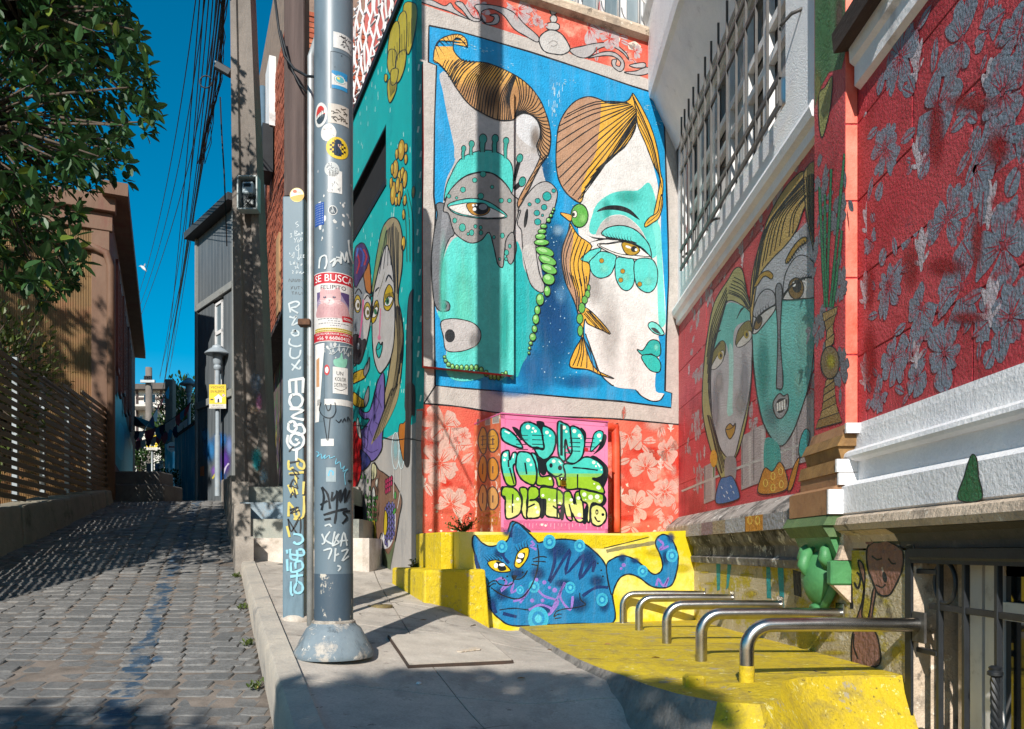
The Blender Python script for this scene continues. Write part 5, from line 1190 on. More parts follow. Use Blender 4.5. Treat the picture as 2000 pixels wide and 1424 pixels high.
for pts in (((500, 1110), (530, 1095), (560, 1120), (530, 1170), (600, 1120), (590, 1180), (650, 1140)), ((600, 1230), (660, 1210), (690, 1160), (640, 1240)), ((740, 1160), (780, 1200), (860, 1230), (820, 1290), (900, 1120), (870, 1200), (930, 1280), (945, 1200)), ((690, 1280), (760, 1250), (830, 1280), (800, 1310)), ((1430, 1140), (1440, 1100), (1470, 1140), (1500, 1095), (1480, 1145)), ((1440, 870), (1470, 900), (1450, 930), (1500, 910)), ((705, 880), (720, 900), (700, 910), (735, 930))): P.line(c3(pts), 4.5, '#8d6fc4')
for (x, y, r) in ((535, 912, 32), (810, 885, 36), (985, 908, 32), (1115, 1220, 34), (1350, 1055, 30), (1520, 965, 34), (720, 1145, 32), (930, 1150, 30), (640, 1165, 22), (745, 1330, 60)):
    q = c3((x, y))[0]; rr_ = r/2.967
    P.poly(ellipse(*q, rr_, rr_*1.15), '#35a5c8', False); P.poly(ellipse(*q, rr_*.62, rr_*.72), '#1681b8', False); P.poly(ellipse(*q, rr_*.34, rr_*.4), '#4fb9d4', False)
for (x, y, r) in ((780, 1120, 12), (735, 1105, 11), (840, 1165, 14), (710, 1225, 12), (770, 1225, 11), (1240, 1020, 12), (1225, 1040, 8), (810, 1150, 9)): P.poly(ellipse(*c3((x, y))[0], r/2.967, r/2.967), '#8d6fc4', False)
P.poly(c3((600, 800), (640, 812), (680, 850), (640, 890), (600, 890)), '#0d5f92')
P.outl(c3((452, 1005), (500, 990), (545, 1010), (585, 1052), (530, 1062), (480, 1045)), '#d8bb1c', 2.4); P.poly(c3((500, 1000), (540, 1010), (560, 1045), (520, 1052)), K); P.poly(ellipse(*c3((500, 1022))[0], 4, 5), '#f2f2ee', False); P.poly(ellipse(*c3((535, 1018))[0], 6, 3), '#f2f2ee', False)
P.outl(c3((608, 1005), (628, 945), (672, 918), (692, 932), (680, 985), (640, 1035), (612, 1030)), '#d8bb1c', 2.4); P.poly(c3((628, 960), (668, 950), (655, 1000), (625, 1010)), K); P.poly(ellipse(*c3((645, 965))[0], 6, 5), '#f2f2ee', False); P.poly(ellipse(*c3((632, 995))[0], 5, 3.6), '#f2f2ee', False)
for i in range(6): P.line(c3((455+i*16, 1000-i*3), (442+i*14, 985-i*4), (420+i*14, 962-i*2)), 2, K, taper=True)
for i in range(5): P.line(c3((628+i*14, 942-i*7), (614+i*16, 918-i*9), (606+i*22, 905-i*10)), 2, K, taper=True)
P.poly(c3((590, 1082), (620, 1080), (615, 1100), (602, 1108)), K); P.line(c3((500, 1108), (520, 1130), (560, 1138), (595, 1128), (606, 1104), (640, 1100), (670, 1075), (682, 1050)), 2.4, K)
P.line(c3((470, 1150), (540, 1195), (630, 1215), (690, 1165), (730, 1080), (748, 985), (740, 900)), 2.6, K)
for pts in (((712, 985), (760, 970), (795, 975)), ((715, 1000), (760, 998), (790, 1002)), ((705, 1015), (740, 1022)), ((455, 1130), (480, 1112), (498, 1112)), ((458, 1148), (480, 1130), (500, 1128)), ((985, 1180), (990, 1220), (1018, 1250), (950, 1268), (890, 1275), (850, 1290), (835, 1320)), ((835, 1320), (860, 1305), (880, 1305)), ((840, 1330), (880, 1325)), ((520, 1280), (600, 1270), (690, 1280))): P.line(c3(pts), 2.2, K)
for (x, y) in ((540, 1095), (565, 1085), (655, 1062), (672, 1070), (548, 1108), (1090, 1010), (1110, 1050), (1120, 1085)): P.poly(ellipse(*c3((x, y))[0], 1.8, 1.8), K, False)
P.build('painted_cat', PM, led, 'painted blue cat with yellow eyes, rings and a curling tail')
# ---- cabinet graffiti
WKd = WK.off(0.0145)
P = Paint(FlatSurf(WKd), base=0.001)
P.poly(c9((335, 1225), (1450, 1260), (1455, 1340), (335, 1340)), '#c6628c', False)
for i in range(26):
    x = 420+i*40; P.line(c9((x, 1265), (x+random.uniform(-4, 4), 1285+random.uniform(0, 50))), 1.0, '#e3a3bb', False)
dk_ = '#121b21'
sh = [((430, 190), (500, 220), (560, 330), (520, 330), (450, 240)), ((700, 130), (780, 140), (790, 220), (720, 200)), ((1190, 200), (1250, 260), (1240, 360), (1180, 300)), ((1440, 280), (1480, 300), (1440, 420), (1330, 500), (1390, 420)), ((1300, 520), (1480, 620), (1490, 760), (1440, 900), (1480, 1000), (1430, 1080), (1330, 1060), (1250, 1270), (1200, 1200), (1300, 900)), ((720, 520), (830, 560), (800, 720), (740, 700)), ((700, 1000), (830, 1010), (790, 1180), (740, 1200)), ((300, 870), (340, 860), (350, 1000), (310, 960)), ((980, 1030), (1010, 1050), (1000, 1220), (960, 1200))]
for s_ in sh: P.poly(c9(s_), dk_)
G1 = [(822, '#13a39c'), (850, '#2fb7ad'), (880, '#4cc4b8'), (922, '#3fc0b2'), (930, '#8fb82c'), (955, '#8fb82c'), (972, '#86b42c'), (985, '#c9cf74'), (1010, '#d9d48a')]
def bub(*pts, w=3.6): q = c9(pts); P.fade(q, G1); qq = cat_rom(q, True, 5); P.line(qq+[qq[0]], w, dk_, False)
bub((320, 205), (400, 235), (480, 310), (545, 425), (430, 400), (330, 345), (302, 270))
bub((525, 190), (570, 145), (640, 145), (720, 190), (755, 250), (770, 340), (780, 430), (700, 420), (650, 420), (590, 380), (540, 320), (520, 250))
bub((760, 195), (830, 200), (900, 260), (912, 360), (880, 480), (800, 555), (730, 530), (680, 450), (700, 430), (780, 440), (770, 330))
bub((935, 150), (1000, 150), (1070, 200), (1085, 330), (1100, 480), (1060, 470), (1020, 330), (1015, 460), (1015, 570), (960, 540), (935, 430))
bub((1075, 200), (1130, 190), (1200, 240), (1235, 340), (1215, 500), (1150, 600), (1090, 600), (1030, 570), (1090, 480), (1085, 330))
bub((1340, 270), (1390, 235), (1440, 255), (1430, 340), (1370, 410), (1300, 465), (1320, 350), w=2.6)
bub((315, 490), (370, 455), (395, 470), (400, 560), (440, 480), (480, 490), (480, 580), (440, 640), (470, 830), (380, 840), (330, 740), (305, 600))
bub((490, 490), (560, 470), (640, 500), (690, 620), (700, 760), (670, 835), (600, 820), (520, 760), (470, 640))
bub((640, 490), (690, 500), (720, 600), (745, 740), (860, 740), (885, 850), (780, 845), (700, 830), (705, 700), (680, 580))
bub((800, 600), (860, 535), (940, 535), (1005, 600), (1020, 720), (990, 830), (940, 850), (910, 760), (830, 700))
bub((1000, 610), (1120, 600), (1230, 530), (1330, 545), (1430, 620), (1445, 710), (1390, 760), (1320, 770), (1410, 820), (1450, 930), (1300, 900), (1180, 880), (1020, 880), (1020, 720))
bub((330, 865), (440, 870), (510, 940), (540, 1060), (500, 1170), (370, 1215), (350, 1100), (350, 980), (310, 950))
bub((510, 880), (580, 870), (605, 930), (590, 1050), (600, 1200), (560, 1200), (530, 1120), (540, 1000))
bub((610, 880), (690, 860), (735, 920), (700, 990), (620, 1010), (700, 1010), (745, 1080), (735, 1190), (640, 1210), (590, 1190), (600, 1060))
bub((740, 870), (860, 870), (960, 900), (1000, 960), (990, 1060), (930, 1070), (960, 1200), (900, 1200), (800, 1170), (800, 1010), (740, 990))
bub((1005, 930), (1060, 910), (1090, 950), (1120, 1050), (1130, 930), (1190, 920), (1215, 1050), (1220, 1230), (1150, 1245), (1090, 1150), (1095, 1230), (1040, 1210), (1005, 1080))
bub((1180, 890), (1300, 910), (1440, 950), (1420, 1050), (1310, 1050), (1290, 1240), (1260, 1230), (1265, 1060), (1200, 1010))
bub((1310, 1080), (1390, 1060), (1465, 1120), (1470, 1220), (1400, 1295), (1320, 1270), (1300, 1180))
for pts in (((385, 560), (390, 640)), ((400, 650), (450, 830)), ((570, 590), (590, 720)), ((435, 940), (430, 1150)), ((1155, 720), (1155, 890)), ((1100, 645), (1230, 655), (1380, 675)), ((600, 1090), (680, 1050)), ((1120, 940), (1140, 1060)), ((880, 1070), (940, 1110), (980, 1080)), ((1060, 1050), (1090, 1160)), ((930, 860), (925, 980), (930, 1210)), ((830, 690), (880, 730), (930, 745), (985, 715))): P.line(c9(pts), 3, dk_)
for y0 in (285, 335, 385, 440):
    for (x0, x1) in ((470, 605), (650, 785)): P.line(c9((x0, y0), (x1, y0+4)), 1.6, dk_, False)
for y0 in (318, 365, 412, 460):
    for (x0, x1) in ((1065, 1185), (1225, 1345)): P.line(c9((x0, y0), (x1, y0+4)), 1.6, dk_, False)
P.poly(c9((1232, 420), (1275, 430), (1270, 470), (1235, 465)), '#b5202b', False)
for (x, y, r) in ((605, 195, 26), (662, 210, 14), (685, 240, 16), (650, 250, 9), (1005, 200, 22), (1030, 245, 15), (1120, 240, 22), (1178, 290, 20), (1195, 320, 10), (815, 255, 20), (850, 290, 12), (350, 505, 22), (342, 560, 15), (607, 562, 22), (637, 615, 14), (890, 575, 20), (1335, 588, 20), (1360, 630, 11), (1420, 670, 9), (1388, 868, 24), (1340, 825, 10), (848, 770, 14), (1395, 290, 24), (1410, 345, 10), (490, 995, 18), (770, 955, 16), (840, 1000, 14), (900, 1010, 14), (1085, 1005, 18), (1165, 985, 20), (1230, 945, 24), (1300, 975, 28), (1372, 970, 26), (1400, 1015, 13), (1245, 1000, 8), (710, 1140, 20), (690, 1090, 14), (1175, 1170, 24), (440, 1060, 14), (400, 1080, 12), (760, 1280, 13), (800, 1290, 12), (1095, 1050, 9), (960, 1040, 12)): P.poly(ellipse(*c9((x, y))[0], r/5.695, r/5.695, 0, 12), '#dfe9d6', False)
P.line(c9((345, 240), (400, 265)), 3, '#e4efe6', False); P.line(c9((945, 570), (975, 605)), 2.6, '#e4efe6', False); P.line(c9((1375, 595), (1405, 640)), 2.6, '#e4efe6', False); P.line(c9((445, 490), (440, 540)), 3, '#e4efe6', False)
for (x, y, rx, ry) in ((860, 622, 3.4, 4.6), (960, 648, 4.2, 5), (1370, 1140, 3, 5.4), (1437, 1168, 3, 3)): P.poly(ellipse(*c9((x, y))[0], rx, ry, 0, 14), dk_, False)
P.poly(ellipse(*c9((1370, 1143))[0], 1.2, 2.6, 0, 10), '#d9d48a', False)
P.line(c9((1345, 1190), (1375, 1240), (1410, 1240)), 3, dk_)
# ear tip of the cat spilling onto the cabinet
P.outl(c9((400, 1400), (400, 1290), (430, 1245), (500, 1265), (580, 1320), (640, 1395)), '#0f6b9c', 3, dk_)
P.build('bubble_lettering', PG, cab, 'turquoise to yellow bubble letters reading UN KOLOR DISTINTO')
# side of the cabinet: orange bubble tags
WS = Plane(WK.pt(k0, 0, 0), -WA.n)
WS = Plane(WK.pt(k0, 0, 0), -WA.n, -WA.u)
P = Paint(FlatSurf(WS), base=0.001)
for (cy, c) in ((345, '#c08a24'), (660, '#c9861f'), (985, '#cf9a55')):
    P.outl(c9((75, cy-110), (105, cy-150), (140, cy-100), (150, cy+20), (130, cy+140), (85, cy+130), (50, cy+10)), c, 2.6, '#3c3232'); P.outl(c9((165, cy-90), (220, cy-125), (270, cy-60), (275, cy+60), (230, cy+125), (180, cy+110), (160, cy+10)), c, 2.6, '#3c3232'); P.line(c9((215, cy-30), (215, cy+50)), 2.4, '#3c3232'); P.line(c9((105, cy-60), (100, cy+60)), 2, '#3c3232')
for y0 in (300, 340, 390, 440): P.line(c9((80, y0), (150, y0-8)), 1.3, dk_, False); P.line(c9((165, y0), (235, y0-8)), 1.3, dk_, False)
P.line(c9((65, 1150), (150, 1130), (240, 1140), (130, 1180), (200, 1160)), 4, '#b5701f')
for i in range(6): P.line(c9((70+i*34, 1210), (90+i*34, 1190+10*(i % 2)), (85+i*34, 1280), (70+i*34, 1250)), 3, '#b5701f')
for (x, y, w_, h_) in ((35, 100, 30, 70), (130, 90, 55, 80), (210, 70, 75, 80)):
    P.poly(c9((x, y+10), (x+w_, y), (x+w_, y+h_), (x, y+h_+8)), '#b9b5b0', False)
    for j in range(7): P.line(c9((x+4, y+14+j*h_/8), (x+w_-4, y+8+j*h_/8)), 0.7, '#2a2a2c', False)
P.build('side_tags', PG, cab)
# ------------------------------------------------------------------ right wall: wallpaper, faces, vase
rr = random.Random(31)
def bpt(px, py, pl=WB): return pl.px(px, py)
gf = '#7d8a99'
for (x, y, r) in ((1760, 110, .23), (1880, 75, .24), (1960, 180, .22), (1730, 290, .22), (1830, 210, .26), (1905, 330, .27), (1990, 330, .22), (1770, 440, .20), (1850, 430, .24), (1960, 480, .25), (1735, 560, .20), (1800, 600, .21), (1880, 560, .26), (1975, 620, .2), (1745, 700, .19), (1845, 690, .22), (1720, 770, .15), (1800, 300, .12), (1700, 470, .12), (1930, 60, .12), (1990, 60, .2), (1930, 620, .14), (1790, 740, .13)):
    a, b = bpt(x, y)
    if b > Z(0.7): own(WB, lambda P: flower(P, a, b, r*0.66, gf, x+y, '#a03848'), 'stencilled_flower', PBf)
for (x, y) in ((1790, 110), (1935, 155), (1795, 290), (1690, 250), (1695, 420), (1930, 390), (1690, 560), (1800, 480), (1935, 580), (1790, 670), (1690, 720)):
    own(WB, lambda P: fleur(P, *bpt(x, y), 0.15, '#c3b9c0'), 'stencilled_motif', PBf)
rw_ = random.Random(90)
for j in range(7):
    for i in range(5):
        a, b = 8.3-2.35+i*.27+rw_.uniform(-.05, .05), Z(.85)+j*.3+rw_.uniform(-.06, .06); k_ = rw_.random()
        if b > Z(2.3) or a > 8.3-1.25: continue
        if k_ < .55: own(WB, lambda P: flower(P, a, b, rw_.uniform(.12, .17), gf, i*31+j*7, '#a03848'), 'stencilled_flower', PBf)
        elif k_ < .75: own(WB, lambda P: fleur(P, a, b, .15, '#c3b9c0'), 'stencilled_motif', PBf)
P = Paint(FlatSurf(WB), base=0.0028)
for (x, y, rx, ry) in ((1830, 260, 22, 90), (1900, 200, 60, 24), (1700, 700, 18, 90), (1850, 520, 50, 26), (1910, 470, 16, 70), (1780, 520, 20, 60), (1950, 290, 30, 50), (1700, 560, 12, 60), (1890, 620, 50, 18)): P.soft(x, y, rx, ry, '#a3121a', .8)
P.build('sprayed_patches', PBm, house)['kind'] = 'stuff'
for (x, y, r) in ((1360, 620, .16), (1385, 560, .17), (1420, 500, .16), (1450, 460, .15), (1365, 720, .16), (1362, 830, .16), (1365, 930, .15), (1345, 870, .1), (1480, 420, .12), (1520, 360, .14), (1470, 820, .12), (1350, 680, .1), (1580, 760, .12), (1560, 300, .1), (1395, 520, .1), (1585, 700, .08)):
    a, b = bpt(x, y); own(WB, lambda P: flower(P, a, b, r, '#a39a9c', x+y, '#b8505a'), 'stencilled_flower', PBf)
for (x, y) in ((1373, 655), (1450, 505), (1345, 640), (1376, 880), (1346, 720)): own(WB, lambda P: fleur(P, *bpt(x, y), 0.10, '#c9bfc2'), 'stencilled_motif', PBf)
cl = (-1, 0, 1591)
P = Paint(FlatSurf(WB), base=0.0032, keep=[cl])
# pale columns behind the couple
for (x0, x1, y0, y1) in ((325, 375, 990, 1200), (375, 430, 960, 1180), (490, 560, 960, 1120), (560, 640, 830, 1090), (165, 215, 1120, 1260)):
    P.poly(c6((x0, y0), (x1, y0-25), (x1, y1), (x0, y1+20)), '#a59b9c', False); P.line(c6((x0+4, y0), (x0+4, y1)), 2, '#6d686c', False); P.line(c6((x1-12, y0), (x1-12, y1)), 5, '#b9b2b1', False)
P.line(c6((70, 1225), (300, 1130), (620, 1010)), 4, '#b5b3b0', False)
# small woman
sh_ = '#b3afb3'
P.outl(c6((268, 322), (210, 420), (180, 560), (164, 700), (158, 850), (172, 960), (205, 1080), (245, 1180), (262, 1160), (255, 1090), (300, 1080), (340, 960), (365, 800), (372, 640), (372, 480), (350, 380), (330, 280), (300, 272)), '#a09a62', 2)
P.outl(c6((198, 640), (232, 515), (268, 412), (342, 440), (372, 492), (372, 640), (362, 800), (322, 980), (290, 1085), (240, 1050), (206, 930), (186, 800)), sh_, 2)
P.poly(c6((200, 620), (240, 500), (270, 420), (340, 440), (368, 485), (310, 515), (292, 560), (290, 660), (274, 645), (258, 590), (225, 600)), '#62b5ad'); P.poly(c6((274, 600), (292, 640), (288, 860), (292, 885), (275, 905), (264, 880), (272, 760)), '#a5d2ca')
for p_, c_ in (((215, 870, 20, 120), '#96929a'), ((340, 760, 22, 140), '#9a989f'), ((230, 760, 22, 60), '#a8a2a2'), ((320, 850, 26, 60), '#a9a4a3')): P.soft(*c6(p_[:2])[0], p_[2]/1.8, p_[3]/1.8, c_, .7)
P.outl(c6((193, 695), (205, 630), (235, 585), (256, 590), (256, 640), (225, 690)), '#79703a', 1.6); P.outl(c6((196, 700), (214, 660), (240, 625), (252, 630), (245, 670), (216, 702)), '#c9c4bd', 1.4); P.poly(ellipse(*c6((236, 645))[0], 5, 8), '#a08a2c', False); P.poly(ellipse(*c6((238, 645))[0], 2.2, 4), K, False)
P.outl(c6((302, 600), (312, 540), (345, 500), (370, 505), (368, 560), (335, 596)), '#79703a', 1.6); P.outl(c6((305, 604), (330, 565), (358, 540), (370, 548), (366, 575), (330, 606)), '#c9c4bd', 1.4); P.poly(ellipse(*c6((348, 555))[0], 5, 8), '#a08a2c', False); P.poly(ellipse(*c6((349, 555))[0], 2.2, 4), K, False)
P.line(c6((305, 490), (325, 450), (348, 432)), 3, K, taper=2); P.line(c6((200, 590), (220, 550), (240, 535)), 3, K, taper=2)
P.line(c6((187, 690), (205, 630), (235, 590)), 2.2, K); P.outl(c6((258, 962), (276, 936), (290, 945), (301, 935), (296, 975), (275, 1002)), '#a87f28', 1.8); P.line(c6((258, 962), (280, 958), (300, 940)), 1.6, K)
P.hatch(c6((262, 350), (266, 400), (250, 460)), c6((178, 640), (184, 780), (200, 900)), 8, 1.6, bow=0.06); P.hatch(c6((270, 380), (275, 350), (300, 300)), c6((355, 450), (362, 430), (345, 350)), 7, 1.8, bow=-0.15); P.hatch(c6((180, 900), (190, 900), (200, 920)), c6((240, 1150), (250, 1140), (255, 1100)), 5, 1.4)
P.poly(c6((258, 1085), (302, 1085), (300, 1175), (260, 1180)), '#8d898c'); P.outl(c6((218, 1275), (234, 1180), (262, 1165), (290, 1165), (318, 1235), (305, 1262)), '#2f6da8', 1.8)
for (x, y) in ((240, 1205), (262, 1225), (280, 1200), (250, 1240), (290, 1225), (270, 1250)): P.line(c6((x, y), (x+6, y+10)), 1.6, '#c9d6de', False)
P.line(c6((208, 1165), (208, 1120)), 2.2, '#4b7a3a'); P.poly(ellipse(*c6((208, 1085))[0], 7, 17), '#d69a2a', False)
# big face
P.poly(c6((375, 560), (372, 430), (400, 300), (470, 200), (560, 120), (640, 60), (660, 200), (660, 600), (620, 745), (580, 880), (540, 985), (490, 1032), (430, 955), (400, 850), (380, 700)), '#b2b5bb')
P.fade(c6((375, 545), (420, 505), (470, 432), (500, 402), (660, 385), (660, 600), (622, 745), (582, 880), (540, 985), (490, 1032), (430, 955), (400, 850), (380, 700)), [(585, '#68bdb5'), (640, '#74c6be'), (720, '#62b6ae'), (800, '#4fa9a2'), (860, '#74a0a0')], True)
for q_, c_, al in (((600, 560, 40, 130), '#8fd0c2', .75), ((575, 760, 24, 70), '#8fd0c2', .6), ((420, 700, 30, 160), '#2b968d', .6), ((455, 900, 40, 60), '#5f7f86', .5), ((600, 130, 30, 60), '#b4b4b8', .7), ((420, 400, 30, 50), '#9a9ca4', .6)): P.soft(*c6(q_[:2])[0], q_[2]/1.8, q_[3]/1.8, c_, al)
P.line(c6((372, 560), (380, 700), (400, 850), (430, 955), (490, 1032), (540, 985), (582, 880), (622, 745), (640, 600)), 2.4, K)
hairL = '#b89a56'
P.outl([(1572, 336), (1545, 355), (1520, 390), (1500, 430), (1484, 480), (1470, 540), (1466, 600), (1470, 640), (1474, 590), (1484, 540), (1510, 505), (1535, 480), (1556, 450), (1570, 410), (1580, 390)], hairL, 2.2)
P.outl([(1572, 336), (1600, 330), (1600, 520), (1590, 490), (1580, 440), (1574, 400)], '#a88f56', 2)
P.hatch([(1572, 345), (1574, 360), (1577, 385)], [(1468, 600), (1490, 520), (1555, 450)], 13, 1.9, bow=0.12); P.hatch([(1575, 345), (1585, 340), (1592, 340)], [(1582, 440), (1588, 470), (1592, 500)], 6, 1.8)
for pts in (c6((516, 240), (545, 185), (580, 145), (605, 138), (604, 160), (570, 185), (530, 245)), c6((380, 350), (405, 300), (440, 282), (462, 300), (455, 318), (425, 305), (395, 345))):
    P.outl(pts, '#a8852f', 1.8)
for i in range(9): P.line(c6((522+i*9, 240-i*11), (532+i*9, 248-i*10)), 1.4, K, False)
P.outl(c6((508, 395), (515, 300), (560, 225), (610, 222), (660, 280), (660, 320), (600, 310), (545, 345)), '#abadb3', 2); P.outl(c6((502, 402), (540, 348), (600, 312), (660, 318), (660, 388), (580, 402)), '#c4c3c0', 2); P.outl(ellipse(*c6((562, 358))[0], 15, 21), '#7a5f2c', 2, smooth=False); P.poly(ellipse(*c6((566, 348))[0], 9, 13), '#17191c', False); P.poly(ellipse(*c6((552, 340))[0], 4, 5), '#e3e3df', False)
P.line(c6((502, 402), (540, 348), (600, 312), (655, 318)), 4, K)
for i in range(8): P.line(c6((545+i*13, 342-i*5), (550+i*14, 322-i*5), (565+i*13, 305-i*4)), 1.8, K, taper=True)
P.outl(c6((376, 470), (395, 400), (430, 362), (465, 375), (470, 430), (410, 480)), '#a5a7ad', 2); P.outl(c6((374, 545), (392, 490), (430, 455), (470, 430), (468, 455), (430, 505), (392, 548)), '#c4c3c0', 2); P.outl(ellipse(*c6((398, 505))[0], 7, 14, 20), '#7a5f2c', 1.6, smooth=False); P.poly(ellipse(*c6((404, 492))[0], 4.5, 8, 20), '#17191c', False)
P.line(c6((374, 545), (392, 488), (430, 452), (472, 428)), 3.4, K)
for i in range(6): P.line(c6((390+i*11, 488-i*10), (386+i*11, 470-i*9), (392+i*11, 458-i*9)), 1.6, K, taper=True)
P.outl(c6((474, 360), (502, 358), (494, 560), (506, 765), (484, 785), (478, 760), (484, 560)), '#7f8288', 2)
P.outl(c6((462, 850), (488, 808), (508, 818), (526, 812), (526, 870), (500, 912), (475, 905)), '#8f9092', 2.4); P.poly(c6((474, 855), (490, 830), (520, 832), (516, 868), (496, 890), (480, 885)), '#22262a')
for i in range(4): P.poly(c6((477+i*10, 850-i*5), (485+i*10, 846-i*5), (486+i*10, 882-i*3), (479+i*10, 884-i*3)), '#d9d7d0', False)
P.poly(c6((430, 1000), (488, 1030), (488, 1125), (428, 1142)), '#2f9b94'); P.outl(c6((402, 1235), (412, 1160), (430, 1125), (460, 1140), (490, 1100), (516, 1142), (518, 1218)), '#c48022', 2)
for (x, y) in ((430, 1190), (462, 1160), (462, 1210), (495, 1140), (498, 1195)): P.line([q for q in ellipse(*c6((x, y))[0], 4, 7, 0, 12)]+[ellipse(*c6((x, y))[0], 4, 7, 0, 12)[0]], 1.5, '#e3c65a', False)
P.outl(c6((525, 1215), (550, 1120), (575, 1080), (572, 1110), (545, 1210)), '#c48022', 1.8); P.outl(c6((572, 1060), (580, 1000), (600, 960), (620, 975), (612, 1030), (585, 1080)), '#2a9fa0', 1.8)
P.build('painted_couple', PBm, house, 'painted couple with long grey and turquoise faces under the barred window')
# paint running over the ledge below
P = Paint(FlatSurf(WB.off(0.151)), base=0.001)
def lz(z): return Z(z)
for (x0, x1, c) in ((1345, 1366, '#aaa5a3'), (1370, 1392, '#8a7478'), (1392, 1416, '#9a8a72'), (1417, 1455, '#a6a5a8'), (1456, 1490, '#c5862a'), (1491, 1530, '#8f8f93'), (1532, 1560, '#7c7c80')):
    a0, b0 = P.surf.p2(x0, 1010); a1, b1 = P.surf.p2(x1, 1010); P.poly([(a0, lz(.237)), (a1, lz(.237)), (a1, lz(.132)), (a0, lz(.132))], c, False, 'uv')
for x in (1465, 1480): P.line([q for q in ellipse(x, 1016, 4, 8, 0, 12)]+[ellipse(x, 1016, 4, 8, 0, 12)[0]], 1.5, '#e3c65a', False)
P.build('ledge_paint', PRo, house)['kind'] = 'stuff'
# vase with green stalks on the pilaster
P = Paint(FlatSurf(PIL), base=0.0012, keep=[(1, 0, -1592), (-1, 0, 1651)])
for (x, y, r) in ((1605, 360, .13), (1635, 420, .14), (1640, 560, .12), (1600, 640, .13), (1640, 720, .12), (1600, 480, .12)): flower(P, *PIL.px(x, y), r*0.9, '#6f7078', x+y, None)
P.poly([(1588, -60), (1652, -60), (1652, 100), (1644, 135), (1620, 140), (1600, 175), (1588, 230)], '#4d7a4c', False); P.soft(1610, 60, 20, 90, '#4f8a55', .7); P.soft(1640, 40, 12, 80, '#6a5548', .8); P.soft(1598, 170, 10, 50, '#8a8a4e', .8)
P.outl([(1600, 185), (1612, 170), (1626, 150), (1622, 210), (1607, 268), (1600, 240)], '#9a9a5a', 2)
for pts in (((1601, 365), (1606, 480), (1612, 600)), ((1624, 330), (1619, 480), (1615, 600)), ((1650, 300), (1636, 450), (1624, 600)), ((1612, 380), (1612, 500), (1616, 600)), ((1640, 410), (1631, 510), (1622, 600)), ((1645, 450), (1636, 530), (1627, 600))): P.line(pts, 6, K); P.line(pts, 4, '#1f7a4c')
for y0, y1, w0, w1, c in ((606, 622, 15, 12, '#a08450'), (622, 640, 11, 7, '#8f7442'), (640, 660, 6, 7, '#a08450'), (660, 678, 9, 8, '#a08450'), (738, 752, 7, 9, '#a08450'), (752, 766, 10, 11, '#8f7442'), (766, 780, 11, 12, '#a08450'), (780, 796, 12, 14, '#8f7442'), (796, 814, 14, 19, '#a08450'), (814, 832, 20, 26, '#8f6f3c')):
    cx = 1622-(y0-600)*0.012; P.outl([(cx-w0, y0+6), (cx+w0, y0-8), (cx+w1, y1-8), (cx-w1, y1+6)], c, 2.0, smooth=False)
P.outl(ellipse(1622, 708, 18, 32), '#7d6a48', 2.4, smooth=False); P.soft(1624, 706, 12, 20, '#b0a62c', .8)
P.build('painted_vase', PBm, house, 'painted brown vase with tall green stalks on the pilaster')
# turquoise legs, brown figure and black edge on the rough lower wall
P = Paint(FlatSurf(Plane((1.74, 8.3, 0), (0, -1, 0))), base=0.0012)
LWP = Plane((1.74, 8.3, 0), (0, -1, 0))
c0 = crop(1320, 980, 4.069)
for pts in (c0((320, 450), (358, 450), (352, 700), (328, 710)), c0((412, 480), (446, 480), (420, 680), (400, 700)), c0((718, 500), (752, 505), (760, 770), (724, 765)), c0((808, 515), (858, 515), (862, 840), (832, 840))): P.poly(pts, '#22979a', False)
for pts in (c0((700, 260), (820, 300), (860, 500), (780, 500), (720, 420)), c0((930, 540), (1000, 560), (1000, 760), (940, 740))): P.poly(pts, '#23282e', False)
for (x, y, rx, ry) in ((230, 560, 60, 14), (270, 650, 60, 18), (560, 580, 90, 14), (600, 730, 70, 40), (90, 560, 60, 60), (1330, 900, 60, 30), (1750, 1200, 60, 90), (1250, 1200, 160, 30), (1200, 1100, 120, 20)): P.soft(*c0((x, y))[0], rx/4, ry/4, '#c9b32a', .75)
P.build('painted_legs', PRo, house)['kind'] = 'stuff'
P = Paint(FlatSurf(LWP), base=0.0012)
fig = '#94695a'
P.outl(c0((1520, 380), (1560, 330), (1640, 300), (1740, 340), (1806, 400), (1800, 540), (1740, 680), (1690, 745), (1610, 730), (1560, 620), (1525, 520)), fig, 3.6); P.poly(c0((1500, 150), (1560, 180), (1600, 250), (1560, 330), (1510, 330), (1520, 240)), fig); P.poly(c0((1690, 300), (1745, 180), (1780, 330)), '#3e3f33')
P.poly(c0((1585, 190), (1680, 210), (1720, 260), (1680, 310), (1570, 320)), '#26452f')
P.line(c0((1560, 430), (1600, 460), (1640, 450)), 3.4, K); P.line(c0((1690, 450), (1720, 490), (1750, 490)), 3.4, K); P.line(c0((1640, 520), (1650, 560)), 3, '#c9b5a5'); P.poly(ellipse(*c0((1662, 600))[0], 4.4, 11, -10), K, False); P.line(c0((1590, 660), (1640, 682), (1668, 655)), 3, K)
P.outl(c0((1450, 480), (1490, 500), (1505, 620), (1480, 800), (1440, 930), (1400, 1100), (1400, 1290), (1415, 1300), (1615, 1300), (1612, 1100), (1560, 960), (1590, 720), (1570, 700), (1530, 930), (1480, 900), (1500, 700)), fig, 3.2)
P.line(c0((1440, 560), (1470, 600), (1450, 690), (1420, 640)), 4, K); P.line(c0((1385, 570), (1395, 700), (1400, 850)), 6, K); P.line(c0((1420, 1050), (1415, 1150), (1450, 1250)), 3, K)
P.build('painted_figure', PRo, house, 'painted brown sleeping figure on the rough lower wall')
P = Paint(FlatSurf(LWP), base=0.0012)
